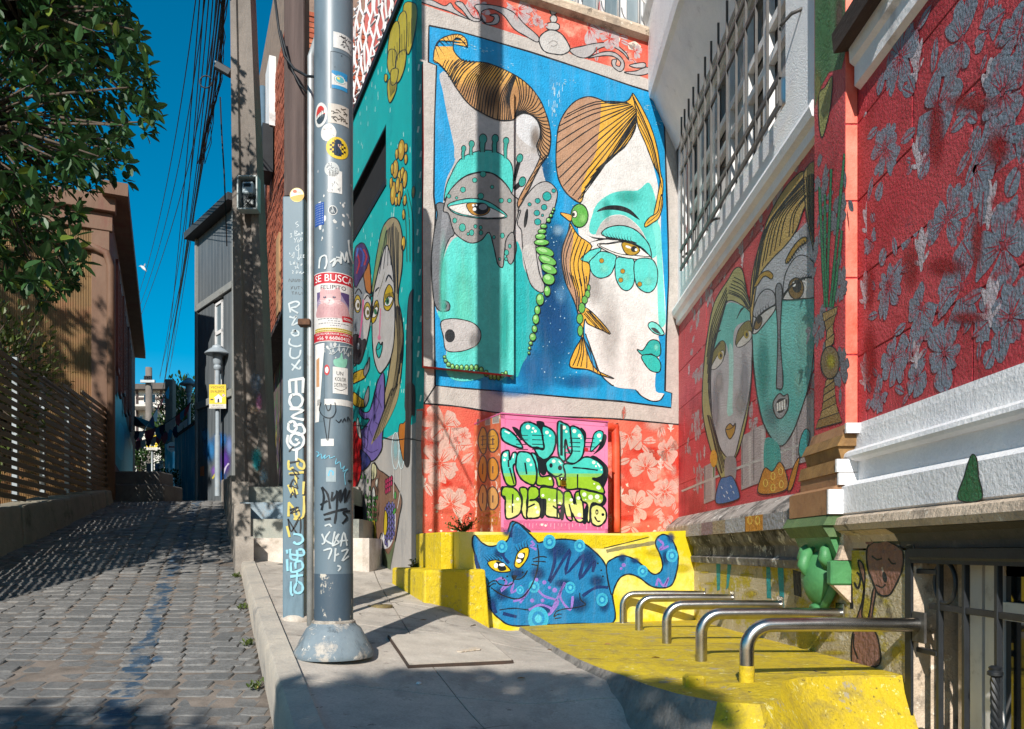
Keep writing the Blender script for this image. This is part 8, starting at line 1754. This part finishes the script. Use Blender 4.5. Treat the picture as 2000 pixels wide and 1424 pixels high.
# far white house
fh = thing('white_house', Vector((at(305, 950, 46).x, 46, 3.0)), 'white two storey house with dark timber framing closing the lane', 'house')
wh = pmat('far_white_wall', '#cfc9c0', '#bdb6ac', 1.5, .9, c3='#9a928a', s3=.8)
fc = lambda x, y: at(x, y, 46)
p0, p1 = fc(262, 940), fc(343, 758); MB().box(Vector(((p0.x+p1.x)/2, 48, (p0.z+p1.z)/2)), (p1.x-p0.x, 4, p1.z-p0.z)).build('wall', wh, fh)
p0, p1 = fc(258, 766), fc(346, 758); MB().box(Vector(((p0.x+p1.x)/2, 47.8, p1.z)), (p1.x-p0.x, 4.6, .3)).build('roof', pmat('far_roof', '#4a4440', '#5a524c', 3, .8), fh)
p0, p1 = fc(270, 757), fc(305, 738); MB().box(Vector(((p0.x+p1.x)/2, 49, (p0.z+p1.z)/2)), (p1.x-p0.x, 2, p1.z-p0.z)).build('dormer', wh, fh); MB().box(Vector(((p0.x+p1.x)/2, 49, p1.z)), (p1.x-p0.x+.5, 2.4, .2)).build('dormer_roof', M['grille'], fh)
for (x0, x1, y0, y1) in ((282, 289, 770, 788), (297, 306, 770, 788), (318, 326, 770, 790), (274, 280, 812, 830), (300, 308, 812, 832)):
    p0, p1 = fc(x0, y1), fc(x1, y0); f_ = MB().box(Vector(((p0.x+p1.x)/2, 45.97, (p0.z+p1.z)/2)), (p1.x-p0.x, .1, p1.z-p0.z)).build('window', M['white_trim'], fh)
    MB().box(Vector(((p0.x+p1.x)/2, 45.9, (p0.z+p1.z)/2)), ((p1.x-p0.x)*.7, .06, (p1.z-p0.z)*.8)).build('pane', M['glass'], f_)
for (x0, y0, x1, y1) in ((268, 778, 343, 778.5), (268, 798, 343, 798.5), (268, 758, 269, 900), (315, 762, 316, 800), (342, 762, 343, 900), (296, 762, 297, 798)):
    p0, p1 = fc(x0, y1), fc(x1, y0); MB().box(Vector(((p0.x+p1.x)/2, 45.95, (p0.z+p1.z)/2)), (max(.1, p1.x-p0.x), .12, max(.1, p1.z-p0.z))).build('timber', wd_, fh)
p0, p1 = fc(266, 805), fc(312, 800); MB().box(Vector(((p0.x+p1.x)/2, 45.3, p1.z)), (p1.x-p0.x, 1.4, .12)).build('balcony_slab', wh, fh)
# bunting
bc = ['#b8434a', '#cfcac4', '#2f8fb0', '#cfcac4', '#b8565c', '#2b2f4a']
bmats = [pmat('pennant_cloth%d' % i, c, None, rough=.9) for i, c in enumerate(bc)]
def bunting(p0, p1, sag, n, lb, k0=0, size=.3):
    t = thing('bunting', p0, lb, 'bunting', 'strings of paper pennants'); pts = [p0.lerp(p1, i/24)-Vector((0, 0, sag*4*(i/24)*(1-i/24))) for i in range(25)]
    MB().tube(pts, .008, 5).build('string', M['black'], t)
    for i in range(n):
        f_ = (i+.5)/n*24; j = min(23, int(f_)); c = pts[j].lerp(pts[j+1], f_-j); d = (pts[j+1]-pts[j]).normalized(); s_ = size*random.uniform(.85, 1.1); sw = Vector((random.uniform(-.06, .06), random.uniform(-.08, .08), 0))
        m_ = MB(); m_.prism([c-d*s_*.42, c+d*s_*.42, c+d*s_*.36-Vector((0, 0, s_*.6))+sw, c-Vector((0, 0, s_))+sw*1.6, c-d*s_*.36-Vector((0, 0, s_*.6))+sw], (0, .004, 0)); m_.build('pennant', bmats[(i*2+k0+(i//3)) % 6], t)
bunting(at(372, 786, 20.3), at(264, 842, 21.4), .22, 11, 'upper string of red, white and blue pennants across the lane', 0)
bunting(at(368, 815, 20.6), at(265, 862, 21.5), .12, 10, 'lower string of red, white and blue pennants across the lane', 1)
bunting(at(330, 752, 22.8), at(267, 858, 21.7), .1, 8, 'string of pennants running from the square lane pole down to the brown house', 2)
# planter and far street clutter
pc_ = at(326, 965, 20.0); pl_ = thing('planter', Vector((pc_.x, 20, z_street(20)-.02)), 'dark planter tub with a bushy plant at the top of the lane', 'planter'); MB().lathe([(.16, 0), (.2, .3), (.22, .34), (.19, .34)], Vector((pc_.x, 20, z_street(20)-.02)), 14).build('tub', M['black'], pl_, True, 40)
st_ = thing('plinth_steps', Vector((-6.6, 14.3, 2.3)), 'dark concrete entrance steps at the foot of the brown corrugated house', 'steps')
dm = pmat('dark_concrete', '#6a6660', '#56534f', 4, .9, bump=.4, c3='#3f3d3a', s3=2)
for (x0, x1, y0, y1, z1) in ((-7.3, -6.3, 13.9, 14.7, 2.72), (-7.4, -6.5, 14.15, 14.75, 2.98)): MB().box(Vector(((x0+x1)/2, (y0+y1)/2, (2.0+z1)/2)), (x1-x0, y1-y0, z1-2.0), ch=.02).build('step', dm, st_)
for (x, w_, y0, y1, c_) in ((303, 8, 905, 968, '#3a5a78'), (312, 6, 900, 968, '#8fa3b5'), (287, 7, 905, 968, '#223040')):
    p0, p1 = at(x, y1, 25), at(x+w_, y0, 25); tag(MB().box(Vector(((p0.x+p1.x)/2, 25, (2.9+p1.z)/2)), (p1.x-p0.x, .08, p1.z-2.9), ch=.01).build('notice_board', pmat('board_paint_'+c_[1:], c_, None, rough=.6)), {'#3a5a78': 'blue notice board standing at the top of the lane', '#8fa3b5': 'pale blue notice board beside the blue one at the top of the lane', '#223040': 'near black narrow board below the far yellow sign'}[c_], 'board')
aw = thing('awning', at(268, 815, 24), 'small dark awning sticking out of the brown house over the lane', 'awning'); m_ = MB(); q = [at(262, 806, 23), at(262, 832, 23), at(291, 834, 22), ]; m_.prism([at(262, 812, 23.5), at(262, 832, 23.5), at(284, 832, 23.5)], (0, 1.0, 0)); m_.build('cover', M['black'], aw)
# ------------------------------------------------------------------ brown corrugated house on the left
LC = Vector((-7.07, 13.5, 0)); LF = Plane(LC, -AU); LS = Plane(LC, Vector((-0.45, 1, 0)), Vector((1, .45, 0)))
bh = thing('corrugated_house', LC+Vector((-1, 0, 2.4)), 'brown corrugated house with pink corner boards and louvred shutters', 'house')
cor = pmat('brown_corrugated_metal', '#86673c', '#765a36', 2, .55, bump=.1, bscale=20, c3='#8a5a3c', s3=1.2, lo3=.5, hi3=.7)
zt_h = 7.75
def corrug(z0, z1, d):
    m = MB(); n = 170; vs = []; Lc = 4.2
    for i in range(n*4+1):
        a = .28+Lc*i/(n*4); dd = d+.009*math.sin(i*math.pi/2)+.0; vs += [LF.pt(a, z0, dd), LF.pt(a, z1, dd)]
    m.add(vs, [(2*i, 2*i+2, 2*i+3, 2*i+1) for i in range(n*4)]); return m
slab(LF, 0, 4.6, 1.8, zt_h, .3, -.03).build('wall', cor, bh)
for (z0, z1, d) in ((1.9, 4.62, .02), (4.6, 6.3, .026), (6.28, 7.1, .032)): corrug(z0, z1, d).build('corrugated_sheet', cor, bh, True)
pk = pmat('faded_pink_board', '#684c3a', '#755a48', 3, .7, bump=.25, bscale=20, c3='#6e4438', s3=2, stretch=(1, 1, .3))
MB().box(LF.pt(.14, 4.8, .03), (.28, .08, 6.0), (LF.u, LF.n, LF.v), .008).build('corner_board', pk, bh); MB().box(LF.pt(2.3, 7.25, .04), (4.7, .1, .3), (LF.u, LF.n, LF.v), .01).build('fascia', pk, bh); MB().box(LF.pt(2.3, 7.55, .09), (4.8, .2, .28), (LF.u, LF.n, LF.v), .01).build('cornice', pk, bh)
m_ = MB(); m_.prism([LS.pt(-.35, 7.65, .3), LS.pt(12, 7.65, .3), LS.pt(12, 7.65, -.1), LS.pt(-.35, 7.65, -.1)], (0, 0, .22)); m_.build('eaves', pk, bh)
slab(LS, 0.005, 12, 1.9, 7.7, .3).build('side_wall', pmat('dim_pink_boards', '#7a5046', '#68463e', 2, .8, bump=.3, stretch=(1, .2, 3)), bh)
P = Paint(FlatSurf(LS), base=.003, mode='uv')
P.poly([(1.0, 3.2), (1.0, 4.4), (3, 4.9), (6, 4.7), (10, 4.6), (10, 3.2)], '#1f7f8a', False); P.poly([(2, 3.5), (3, 4.2), (5, 4.3), (4.4, 3.6)], '#3aa0b0'); P.build('painted_dado', PG, bh)
shm = pmat('pink_shutter', '#8a5a50', '#7a4e46', 4, .7)
for i, a in enumerate((1.0, 1.85, 3.3, 4.15, 5.8, 6.6)):
    z0, z1 = (4.9, 7.0) if i % 2 == 0 else (4.6, 6.8)
    f_ = MB()
    for (p, q, r_, s_) in ((0, .05, 0, 1), (.45, .5, 0, 1), (0, .5, 0, .04), (0, .5, .96, 1)): f_.box(LS.pt(a+(p+q)/2, z0+(r_+s_)/2*(z1-z0), .06), (q-p, .05, (s_-r_)*(z1-z0)), (LS.u, LS.n, LS.v))
    sh_o = f_.build('shutter', shm, bh)
    for k in range(26):
        MB().box(LS.pt(a+.25, z0+.1+k*(z1-z0-.2)/25, .06), (.42, .05, .012), (LS.u, (LS.n+LS.v*.6).normalized(), (LS.v-LS.n*.6).normalized())).build('slat', shm, sh_o)
MB().tube([LF.pt(2.2, EYE+(1075-455)/1500*13, .1), LF.pt(.25, EYE+(1075-487)/1500*13.4, .1), LF.pt(.05, EYE+(1075-495)/1500*13.4, .12), LF.pt(-.02, EYE+(1075-520)/1500*13.4, .12), LF.pt(-.03, 2.4, .12)], .065, 12).build('drain_pipe', pk, bh, True)
# fence of level slats on a stone base
FD = Vector((-.28, 1, 0)).normalized(); F0 = Vector((x_left(4.5), 4.5, 0)); FP = Plane(F0, FD, Vector((1, .28, 0)))
def fb(Y): return 2.04+(2.62-2.04)*(Y-8.7)/4.8
FLn = (13.45-4.5)/FD.y
fn = thing('slat_fence', F0+FD*4+Vector((0, 0, 1.9)), 'long olive brown fence of level slats on a low stone base', 'fence')
fm = pmat('olive_brown_slat', '#6e5a3a', '#5e4e36', 3, .6, bump=.25, bscale=30, c3='#7d6b4c', s3=2.5, stretch=(.4, .4, 2))
for k in range(24):
    z = 1.55+k*.1
    if z > 3.75: break
    # a slat starts where the base wall is lower than it
    Yend = 13.4 if z > 2.68 else 8.7+(z-2.06)/(2.62-2.04)*4.8
    if Yend < 4.8: continue
    Ys = 4.5; a0, a1 = 0, (min(13.4, Yend)-4.5)/FD.y
    MB().box(FP.pt((a0+a1)/2, z, .02), (a1-a0, .022, .062), (FP.u, FP.n, FP.v), .003).build('slat', fm, fn)
for k, Y0 in enumerate((9.6, 10.9, 11.9)):
    z = 3.78+k*.1
    if k < 3: MB().box(FP.pt((Y0+13.4-9)/2/FD.y, z-.0, .02), ((13.4-Y0)/FD.y, .022, .062), (FP.u, FP.n, FP.v), .003).build('slat', fm, fn)
for Y0 in (5.4, 7.0, 9.3, 10.3, 11.4, 12.6):
    MB().box(FP.pt((Y0-4.5)/FD.y, (fb(Y0)+3.85)/2, -.04), (.07, .06, 3.85-fb(Y0)), (FP.u, FP.n, FP.v), .004).build('post', pmat('pale_post', '#9aa3a8', '#858d92', 3, .6), fn)
sbm = pmat('mossy_stone', '#7b7566', '#8d8474', 3, .95, bump=.7, bscale=18, bdist=.02, c3='#4f4d3c', s3=2)
bw = thing('stone_base_wall', F0+FD*4+Vector((.1, 0, .7)), 'low mossy wall of rough stone blocks carrying the slat fence', 'wall')
y = 3.2; r_ = random.Random(2)
while y < 13.4:
    y2 = min(y+r_.uniform(.8, 1.2), 13.45); m_ = MB()
    q = [Vector((x_left(y)-.35, y, 0)), Vector((x_left(y)+.14+r_.uniform(-.02, .02), y, 0)), Vector((x_left(y2)+.14+r_.uniform(-.02, .02), y2-.02, 0)), Vector((x_left(y2)-.35, y2-.02, 0))]
    lo_ = [Vector((p.x+(.05 if i in (1, 2) else 0), p.y, z_street(p.y)-.15)) for i, p in enumerate(q)]; hi_ = [Vector((p.x, p.y, fb(p.y)-.04+r_.uniform(-.02, .02))) for p in q]
    m_.add(lo_+hi_, [(3, 2, 1, 0), (4, 5, 6, 7), (0, 1, 5, 4), (1, 2, 6, 5), (2, 3, 7, 6), (3, 0, 4, 7)]); o_ = m_.build('stone', sbm, bw); bv = o_.modifiers.new('bevel', 'BEVEL'); bv.width = .03; bv.segments = 2
    y = y2
# gull
gc = at(280, 523, 45); gl = thing('gull', gc, 'white gull flying between the cables', 'bird')
m_ = MB(); m_.tube([gc+Vector((-.16, 0, .10)), gc+Vector((-.08, 0, .06)), gc+Vector((.05, 0, -.06)), gc+Vector((.2, 0, -.22))], [.02, .07, .08, .015], 8); m_.build('body', M['white_trim'], gl, True)
for s_, pts in ((1, ((0, 0, 0), (-.2, .1, .16), (-.34, .1, .12))), (-1, ((0, 0, 0), (.14, -.1, .2), (.2, -.15, .1)))):
    m_ = MB(); b_ = [gc+Vector(p) for p in pts]; m_.prism([b_[0]+Vector((.03, 0, -.05)), b_[1]+Vector((.02, 0, -.05)), b_[2], b_[1]+Vector((0, 0, .03)), b_[0]+Vector((-.03, 0, .05))], (0, .015, 0)); m_.build('wing', pmat('gull_grey', '#8a9096', None, rough=.8), gl)
# ------------------------------------------------------------------ plants
def leaf_mat(nm, c1_, c2_, c3_, rough=.35):
    m, nt, bs, pos = base_mat(nm)
    at_ = node(nt, 'ShaderNodeAttribute', attribute_name='tone'); oi = node(nt, 'ShaderNodeObjectInfo')
    ad = node(nt, 'ShaderNodeMath', operation='ADD'); nt.links.new(at_.outputs['Fac'], ad.inputs[0]); nt.links.new(oi.outputs['Random'], ad.inputs[1]); fr = node(nt, 'ShaderNodeMath', operation='FRACT'); nt.links.new(ad.outputs[0], fr.inputs[0])
    col = mixc(nt, fr.outputs[0], lin(c1_), lin(c2_)); gt = node(nt, 'ShaderNodeMath', operation='GREATER_THAN'); gt.inputs[1].default_value = .94; nt.links.new(fr.outputs[0], gt.inputs[0]); col = mixc(nt, gt.outputs[0], col, lin(c3_))
    nt.links.new(col, bs.inputs['Base Color']); bs.inputs['Roughness'].default_value = rough; bs.inputs['Specular IOR Level'].default_value = .45
    tl_ = node(nt, 'ShaderNodeBsdfTranslucent'); nt.links.new(col, tl_.inputs[0]); mx = node(nt, 'ShaderNodeMixShader'); mx.inputs[0].default_value = .22; out = nt.nodes['Material Output']
    nt.links.new(bs.outputs[0], mx.inputs[1]); nt.links.new(tl_.outputs[0], mx.inputs[2]); nt.links.new(mx.outputs[0], out.inputs[0]); return m
LM = leaf_mat('broad_leaf', '#22401a', '#35592a', '#6b7d2c', .48); LM2 = leaf_mat('shrub_leaf', '#3a4a1e', '#556228', '#8a7a3a', .5); LM3 = leaf_mat('ivy_leaf', '#2a4520', '#3c5c2a', '#5a7432', .5)
bark = pmat('grey_bark', '#5d5044', '#443a31', 6, .9, bump=.6, bscale=25, bdist=.01)
LV = [(0, 0, 0), (.16, .22, .05), (.20, .55, .06), (.10, .88, .0), (0, 1, -.06), (-.10, .88, .0), (-.20, .55, .06), (-.16, .22, .05), (0, .5, -.03)]
LFc = [(0, 1, 8), (1, 2, 8), (2, 3, 8), (3, 4, 8), (4, 5, 8), (5, 6, 8), (6, 7, 8), (7, 0, 8)]
def leaf_mtx(p, d, l, r):
    d = d.normalized(); up = Vector((r.uniform(-.5, .5), r.uniform(-.5, .5), 1)); x = d.cross(up)
    if x.length < 1e-3: x = d.orthogonal()
    x.normalize(); z = x.cross(d).normalized()
    return Matrix(((x.x*l*1.25, d.x*l, z.x*l, p.x), (x.y*l*1.25, d.y*l, z.y*l, p.y), (x.z*l*1.25, d.z*l, z.z*l, p.z), (0, 0, 0, 1)))
def leaf_me(mat):
    me = bpy.data.meshes.new('leaf'); me.from_pydata(LV, [], LFc); me.materials.append(mat); return me
class Foliage:
    def __init__(s, seed): s.mb = MB(); s.t = []; s.r = random.Random(seed); s.ms = []
    def leaf(s, p, d, l): s.ms.append(leaf_mtx(p, d, l, s.r))
    def whorl(s, p, d, n, l):
        d = d.normalized(); a = d.orthogonal().normalized(); b = d.cross(a)
        for k in range(n):
            t = 2*math.pi*k/n+s.r.uniform(-.3, .3); o = a*math.cos(t)+b*math.sin(t); s.leaf(p+o*.01, o+d*s.r.uniform(.1, .8)+Vector((0, 0, -.25)), l*s.r.uniform(.7, 1.15))
    def build(s, nm, mat, par, keep=0, key=None):
        ms = sorted(s.ms, key=key) if key else s.ms
        if keep:
            me = leaf_me(mat)
            crown = None
        rest = ms[keep:]
        for m in rest: s.mb.add([m @ Vector(v) for v in LV], LFc); s.t += [s.r.random()]*len(LV)
        o = s.mb.build(nm, mat, par); at_ = o.data.attributes.new('tone', 'FLOAT', 'POINT'); at_.data.foreach_set('value', s.t); o['kind'] = 'stuff'
        for m in ms[:keep]:
            q = bpy.data.objects.new('leaf', me); COL.objects.link(q); q.parent = par; q.matrix_local = Matrix.Translation(-wloc(par)) @ m
        return o
def in_poly(x, y, poly):
    c = False; n = len(poly)
    for i in range(n):
        (x1, y1), (x2, y2) = poly[i], poly[i-1]
        if (y1 > y) != (y2 > y) and x < (x2-x1)*(y-y1)/(y2-y1)+x1: c = not c
    return c
def pix(p): return (HX+FPX*p.x/p.y, HY-FPX*(p.z-EYE)/p.y)
# broad-leaved tree over the fence
tb = Vector((-6.5, 5.4, 1.4))
tree = thing('broadleaf_tree', tb, 'broad leaved evergreen tree hanging over the slat fence', 'tree')
MB().tube([tb, tb+Vector((.1, .1, 1.2)), tb+Vector((.25, .3, 2.4)), tb+Vector((.5, .5, 3.4))], [.2, .17, .14, .1], 12).build('trunk', bark, tree, True)
F = Foliage(3); tips = []
m_ = MB(); rb = random.Random(4)
outl_ = [(-900, -500), (235, -500), (240, 0), (272, 60), (285, 120), (300, 165), (306, 215), (303, 268), (285, 262), (262, 238), (236, 272), (262, 318), (252, 350), (228, 372), (195, 372), (168, 392), (150, 450), (160, 520), (150, 552), (112, 572), (90, 602), (66, 588), (40, 560), (0, 545), (-900, 600)]
holes = [(205, 175, 24, 16), (150, 160, 18, 10), (215, 225, 16, 14), (185, 290, 16, 12), (60, 195, 18, 10), (250, 215, 10, 8), (110, 275, 12, 10), (30, 180, 14, 12), (230, 130, 12, 8)]
cnt = 0
while cnt < 4200:
    p = Vector((rb.uniform(-6.4, -1.9), rb.uniform(4.6, 7.6), rb.uniform(2.2, 8.2)))
    x, y = pix(p)
    if not in_poly(x, y, outl_): continue
    if any(((x-a)/c)**2+((y-b)/d)**2 < 1 for a, b, c, d in holes) : continue
    if x < -700 or y < -400: continue
    if mnoise.noise(p*1.1) < -.18 and rb.random() < .75: continue
    d = Vector((p.x+5.2, p.y-6.6, (p.z-5)*.6))+Vector((rb.uniform(-.6, .6), -.5+rb.uniform(-.6, .6), rb.uniform(-.2, .8)))
    F.whorl(p, d, rb.randint(5, 8), rb.uniform(.055, .115)); tips.append(p); cnt += 1
for k in range(1300):       # upper crown above the picture, it shades the corrugated wall and the lane
    while True:
        q = Vector((rb.uniform(-1, 1), rb.uniform(-1, 1), rb.uniform(-1, 1)))
        if q.length < 1: break
    p = Vector((-10.2, 6.0, 9.2))+Vector((q.x*1.8, q.y*1.8, q.z*2.2))
    if mnoise.noise(p*1.3) < -.22: continue
    F.whorl(p, q+Vector((0, 0, .3)), 6, rb.uniform(.12, .18))
hub = [tb+Vector((.5, .5, 3.4)), tb+Vector((1.2, .8, 3.0)), tb+Vector((1.0, 1.0, 4.6)), tb+Vector((1.8, 1.1, 3.6)), tb+Vector((.6, .6, 5.2)), tb+Vector((2.3, 1.2, 4.6)), tb+Vector((-1.4, .6, 6.6)), tb+Vector((-2.8, .6, 7.6))]
for h in hub[1:]: m_.tube([hub[0], (hub[0]+h)/2+Vector((0, 0, .15)), h], [.07, .05, .03], 8)
for p in tips[::4]:
    h = min(hub, key=lambda q: (q-p).length); m_.tube([h, (h+p)/2+Vector((rb.uniform(-.1, .1), rb.uniform(-.1, .1), .1)), p], [.018, .012, .005], 5)
m_.build('branches', bark, tree, True)['kind'] = 'stuff'
def lkey(m):
    p = m.translation; x, y = pix(p); return p.y if (-20 < x < 330 and -20 < y < 620) else 99
F.build('crown', LM, tree, 280, lkey)
# tree behind the photographer whose shade falls on the near pavement
tb2 = Vector((-3.6, -6.6, -1.3)); t2_ = thing('shade_tree', tb2, 'dense tree on the downhill side of the lane shading the near pavement', 'tree')
MB().tube([tb2, tb2+Vector((.3, .2, 2.4)), tb2+Vector((.9, .4, 4.2))], [.24, .2, .14], 12).build('trunk', bark, t2_, True)
F = Foliage(9); rb = random.Random(10)
F2C = []
for (c, r_, n) in SHADE_CLUMPS if 'SHADE_CLUMPS' in globals() else (((-2.0, -5.0, 5.4), (1.25, 1.3, 1.0), 900), ((-4.4, -4.75, 5.2), (1.7, 1.2, .9), 480), ((-1.1, -5.5, 5.2), (.9, .9, .7), 340)):
    for k in range(n):
        while True:
            q = Vector((rb.uniform(-1, 1), rb.uniform(-1, 1), rb.uniform(-1, 1)))
            if q.length < 1: break
        p = Vector(c)+Vector((q.x*r_[0], q.y*r_[1], q.z*r_[2])); F.whorl(p, q+Vector((0, 0, .4)), 6, rb.uniform(.16, .24))
F.build('crown', LM, t2_)
m_ = MB()
for q in ((-2.1, -5.4, 5.2), (-4.3, -4.9, 5.1), (-1, -6, 5.0)): m_.tube([tb2+Vector((.9, .4, 4.2)), (tb2+Vector((.9, .4, 4.2))+Vector(q))/2+Vector((0, 0, .3)), Vector(q)], [.1, .07, .03], 8)
m_.build('branches', bark, t2_, True)['kind'] = 'stuff'
# shrubs behind the fence
def shrub(c, r_, n, l, mat, nm, lb, seed, cat='shrub'):
    t = thing(nm, Vector((c[0], c[1], c[2]-r_[2])), lb, cat); F = Foliage(seed); rb = random.Random(seed); m_ = MB()
    for k in range(n):
        q = Vector((rb.gauss(0, .45), rb.gauss(0, .45), rb.gauss(0, .45)))
        if q.length > 1.1: q *= 1.1/q.length
        p = Vector(c)+Vector((q.x*r_[0], q.y*r_[1], q.z*r_[2])); F.leaf(p, q+Vector((rb.uniform(-.7, .7), rb.uniform(-.7, .7), rb.uniform(-.2, .9))), l*rb.uniform(.6, 1.3))
        if k % 30 == 0: m_.tube([Vector((c[0]+rb.uniform(-.2, .2)*r_[0], c[1], c[2]-r_[2])), (p+Vector(c))/2, p], [.02, .014, .006], 5)
    F.build('foliage', mat, t); m_.build('stems', bark, t, True)['kind'] = 'stuff'
shrub((-7.6, 11.4, 3.9), (.9, .7, 1.2), 2200, .085, LM2, 'garden_shrub', 'tangled olive shrub behind the slat fence against the corrugated wall', 21)
shrub((-6.7, 9.4, 3.6), (.9, .6, 1.0), 1800, .085, LM2, 'garden_shrub', 'dry brown green shrub poking over the slat fence under the tree', 22)
shrub((-7.5, 9.3, 4.1), (1.0, .7, .8), 1300, .14, LM, 'garden_shrub', 'dark broad leaved shrub at the left end of the slat fence', 23)
p = at(358, 820, 25); shrub((p.x, 25, p.z-.3), (.75, .9, 1.6), 2600, .14, LM3, 'ivy_tree', 'dark green ivy covered tree behind the turquoise board fence', 24, 'tree')
p = at(322, 860, 27); shrub((p.x, 27, p.z), (.7, .6, .9), 1100, .14, LM3, 'garden_shrub', 'green bush between the square pole and the far yellow sign', 25)
p = at(272, 900, 27); shrub((p.x, 27, p.z), (.5, .5, .7), 600, .14, LM3, 'garden_shrub', 'dark bush beside the brown house at the top of the lane', 26)
shrub((pc_.x, 20, z_street(20)+.5), (.35, .3, .28), 500, .09, LM3, 'tub_plant', 'bushy plant growing in the dark planter tub', 27, 'plant')
# weeds in wall joints
def weed(px_, py_, pl, n, h, lb, seed):
    c = pl.hit(px_, py_); t = thing('weed', c, lb, 'weed'); F = Foliage(seed); rb = random.Random(seed); m_ = MB()
    for k in range(n):
        d = Vector((rb.uniform(-1, 1), rb.uniform(-.9, .1), rb.uniform(.1, 1.2))); e = c+d.normalized()*h*rb.uniform(.3, 1.0); m_.tube([c, (c+e)/2+Vector((0, 0, .01)), e], [.003, .002, .001], 4)
        for j in range(6): F.leaf(c.lerp(e, .4+.12*j), Vector((rb.uniform(-1, 1), rb.uniform(-1, 1), rb.uniform(0, 1))), rb.uniform(.015, .035))
    F.build('leaves', LM2, t); m_.build('stems', LM2, t)['kind'] = 'stuff'
weed(905, 1040, WA.off(.6), 45, .20, 'dry green weed growing on the yellow ledge beside the cabinet', 31); weed(800, 1140, WT.off(.02), 26, .12, 'small weed in the joint between grey wall and yellow block', 32); weed(812, 1112, WT.off(.02), 18, .10, 'tiny weed above the yellow block at the grey wall corner', 33)

for k, (x, y) in enumerate(((470, 1128), (489, 1190), (504, 1260), (519, 1345))):
    Yk = None
    lo_, hi_ = 2.0, 12.0
    for _ in range(40):
        m = (lo_+hi_)/2; r = ray(x, y)*m
        if EYE+r.z > z_street(m): lo_ = m
        else: hi_ = m
    c = Vector((x_kerb(lo_)-.01, lo_, z_street(lo_))); t = thing('weed', c, ['tiny weed at the foot of the kerb near the steps', 'small weed at the foot of the kerb beside the timber post', 'small weed at the foot of the kerb beside the flared pole base', 'small weed at the foot of the kerb in the near shade'][k], 'weed'); F = Foliage(60+k); rb = random.Random(60+k)
    for j in range(40): F.leaf(c+Vector((rb.uniform(-.05, .0), rb.uniform(-.08, .08), rb.uniform(0, .03))), Vector((rb.uniform(-1, .4), rb.uniform(-1, 1), rb.uniform(.3, 1.4))), rb.uniform(.015, .04))
    F.build('leaves', LM2, t)
dry = leaf_mat('dry_leaf', '#7a5a30', '#94713c', '#5a3f22', .7)
rb = random.Random(71)
for k, (x, y) in enumerate(((1080, 1275), (1180, 1262), (1290, 1290), (1420, 1300), (930, 1225), (1010, 1330), (820, 1215), (1560, 1290))):
    r = ray(x, y)
    if x > 1060:
        Yk = .518/((y-1075)/1500-.021); c = Vector(((x-1000)/1500*Yk, Yk, z_plat(Yk)+.014)); lb = 'dry brown leaf lying on the yellow platform'
    else: c = on_walk(x, y)+Vector((0, 0, .012)); lb = 'dry brown leaf lying on the grey pavement'
    me = leaf_me(dry); o = bpy.data.objects.new('fallen_leaf', me); COL.objects.link(o); o.matrix_world = leaf_mtx(c, Vector((rb.uniform(-1, 1), rb.uniform(-1, 1), .05)), rb.uniform(.04, .065), rb); tag(o, lb, 'leaf', 'fallen leaves on the '+('platform' if x > 1060 else 'pavement'))
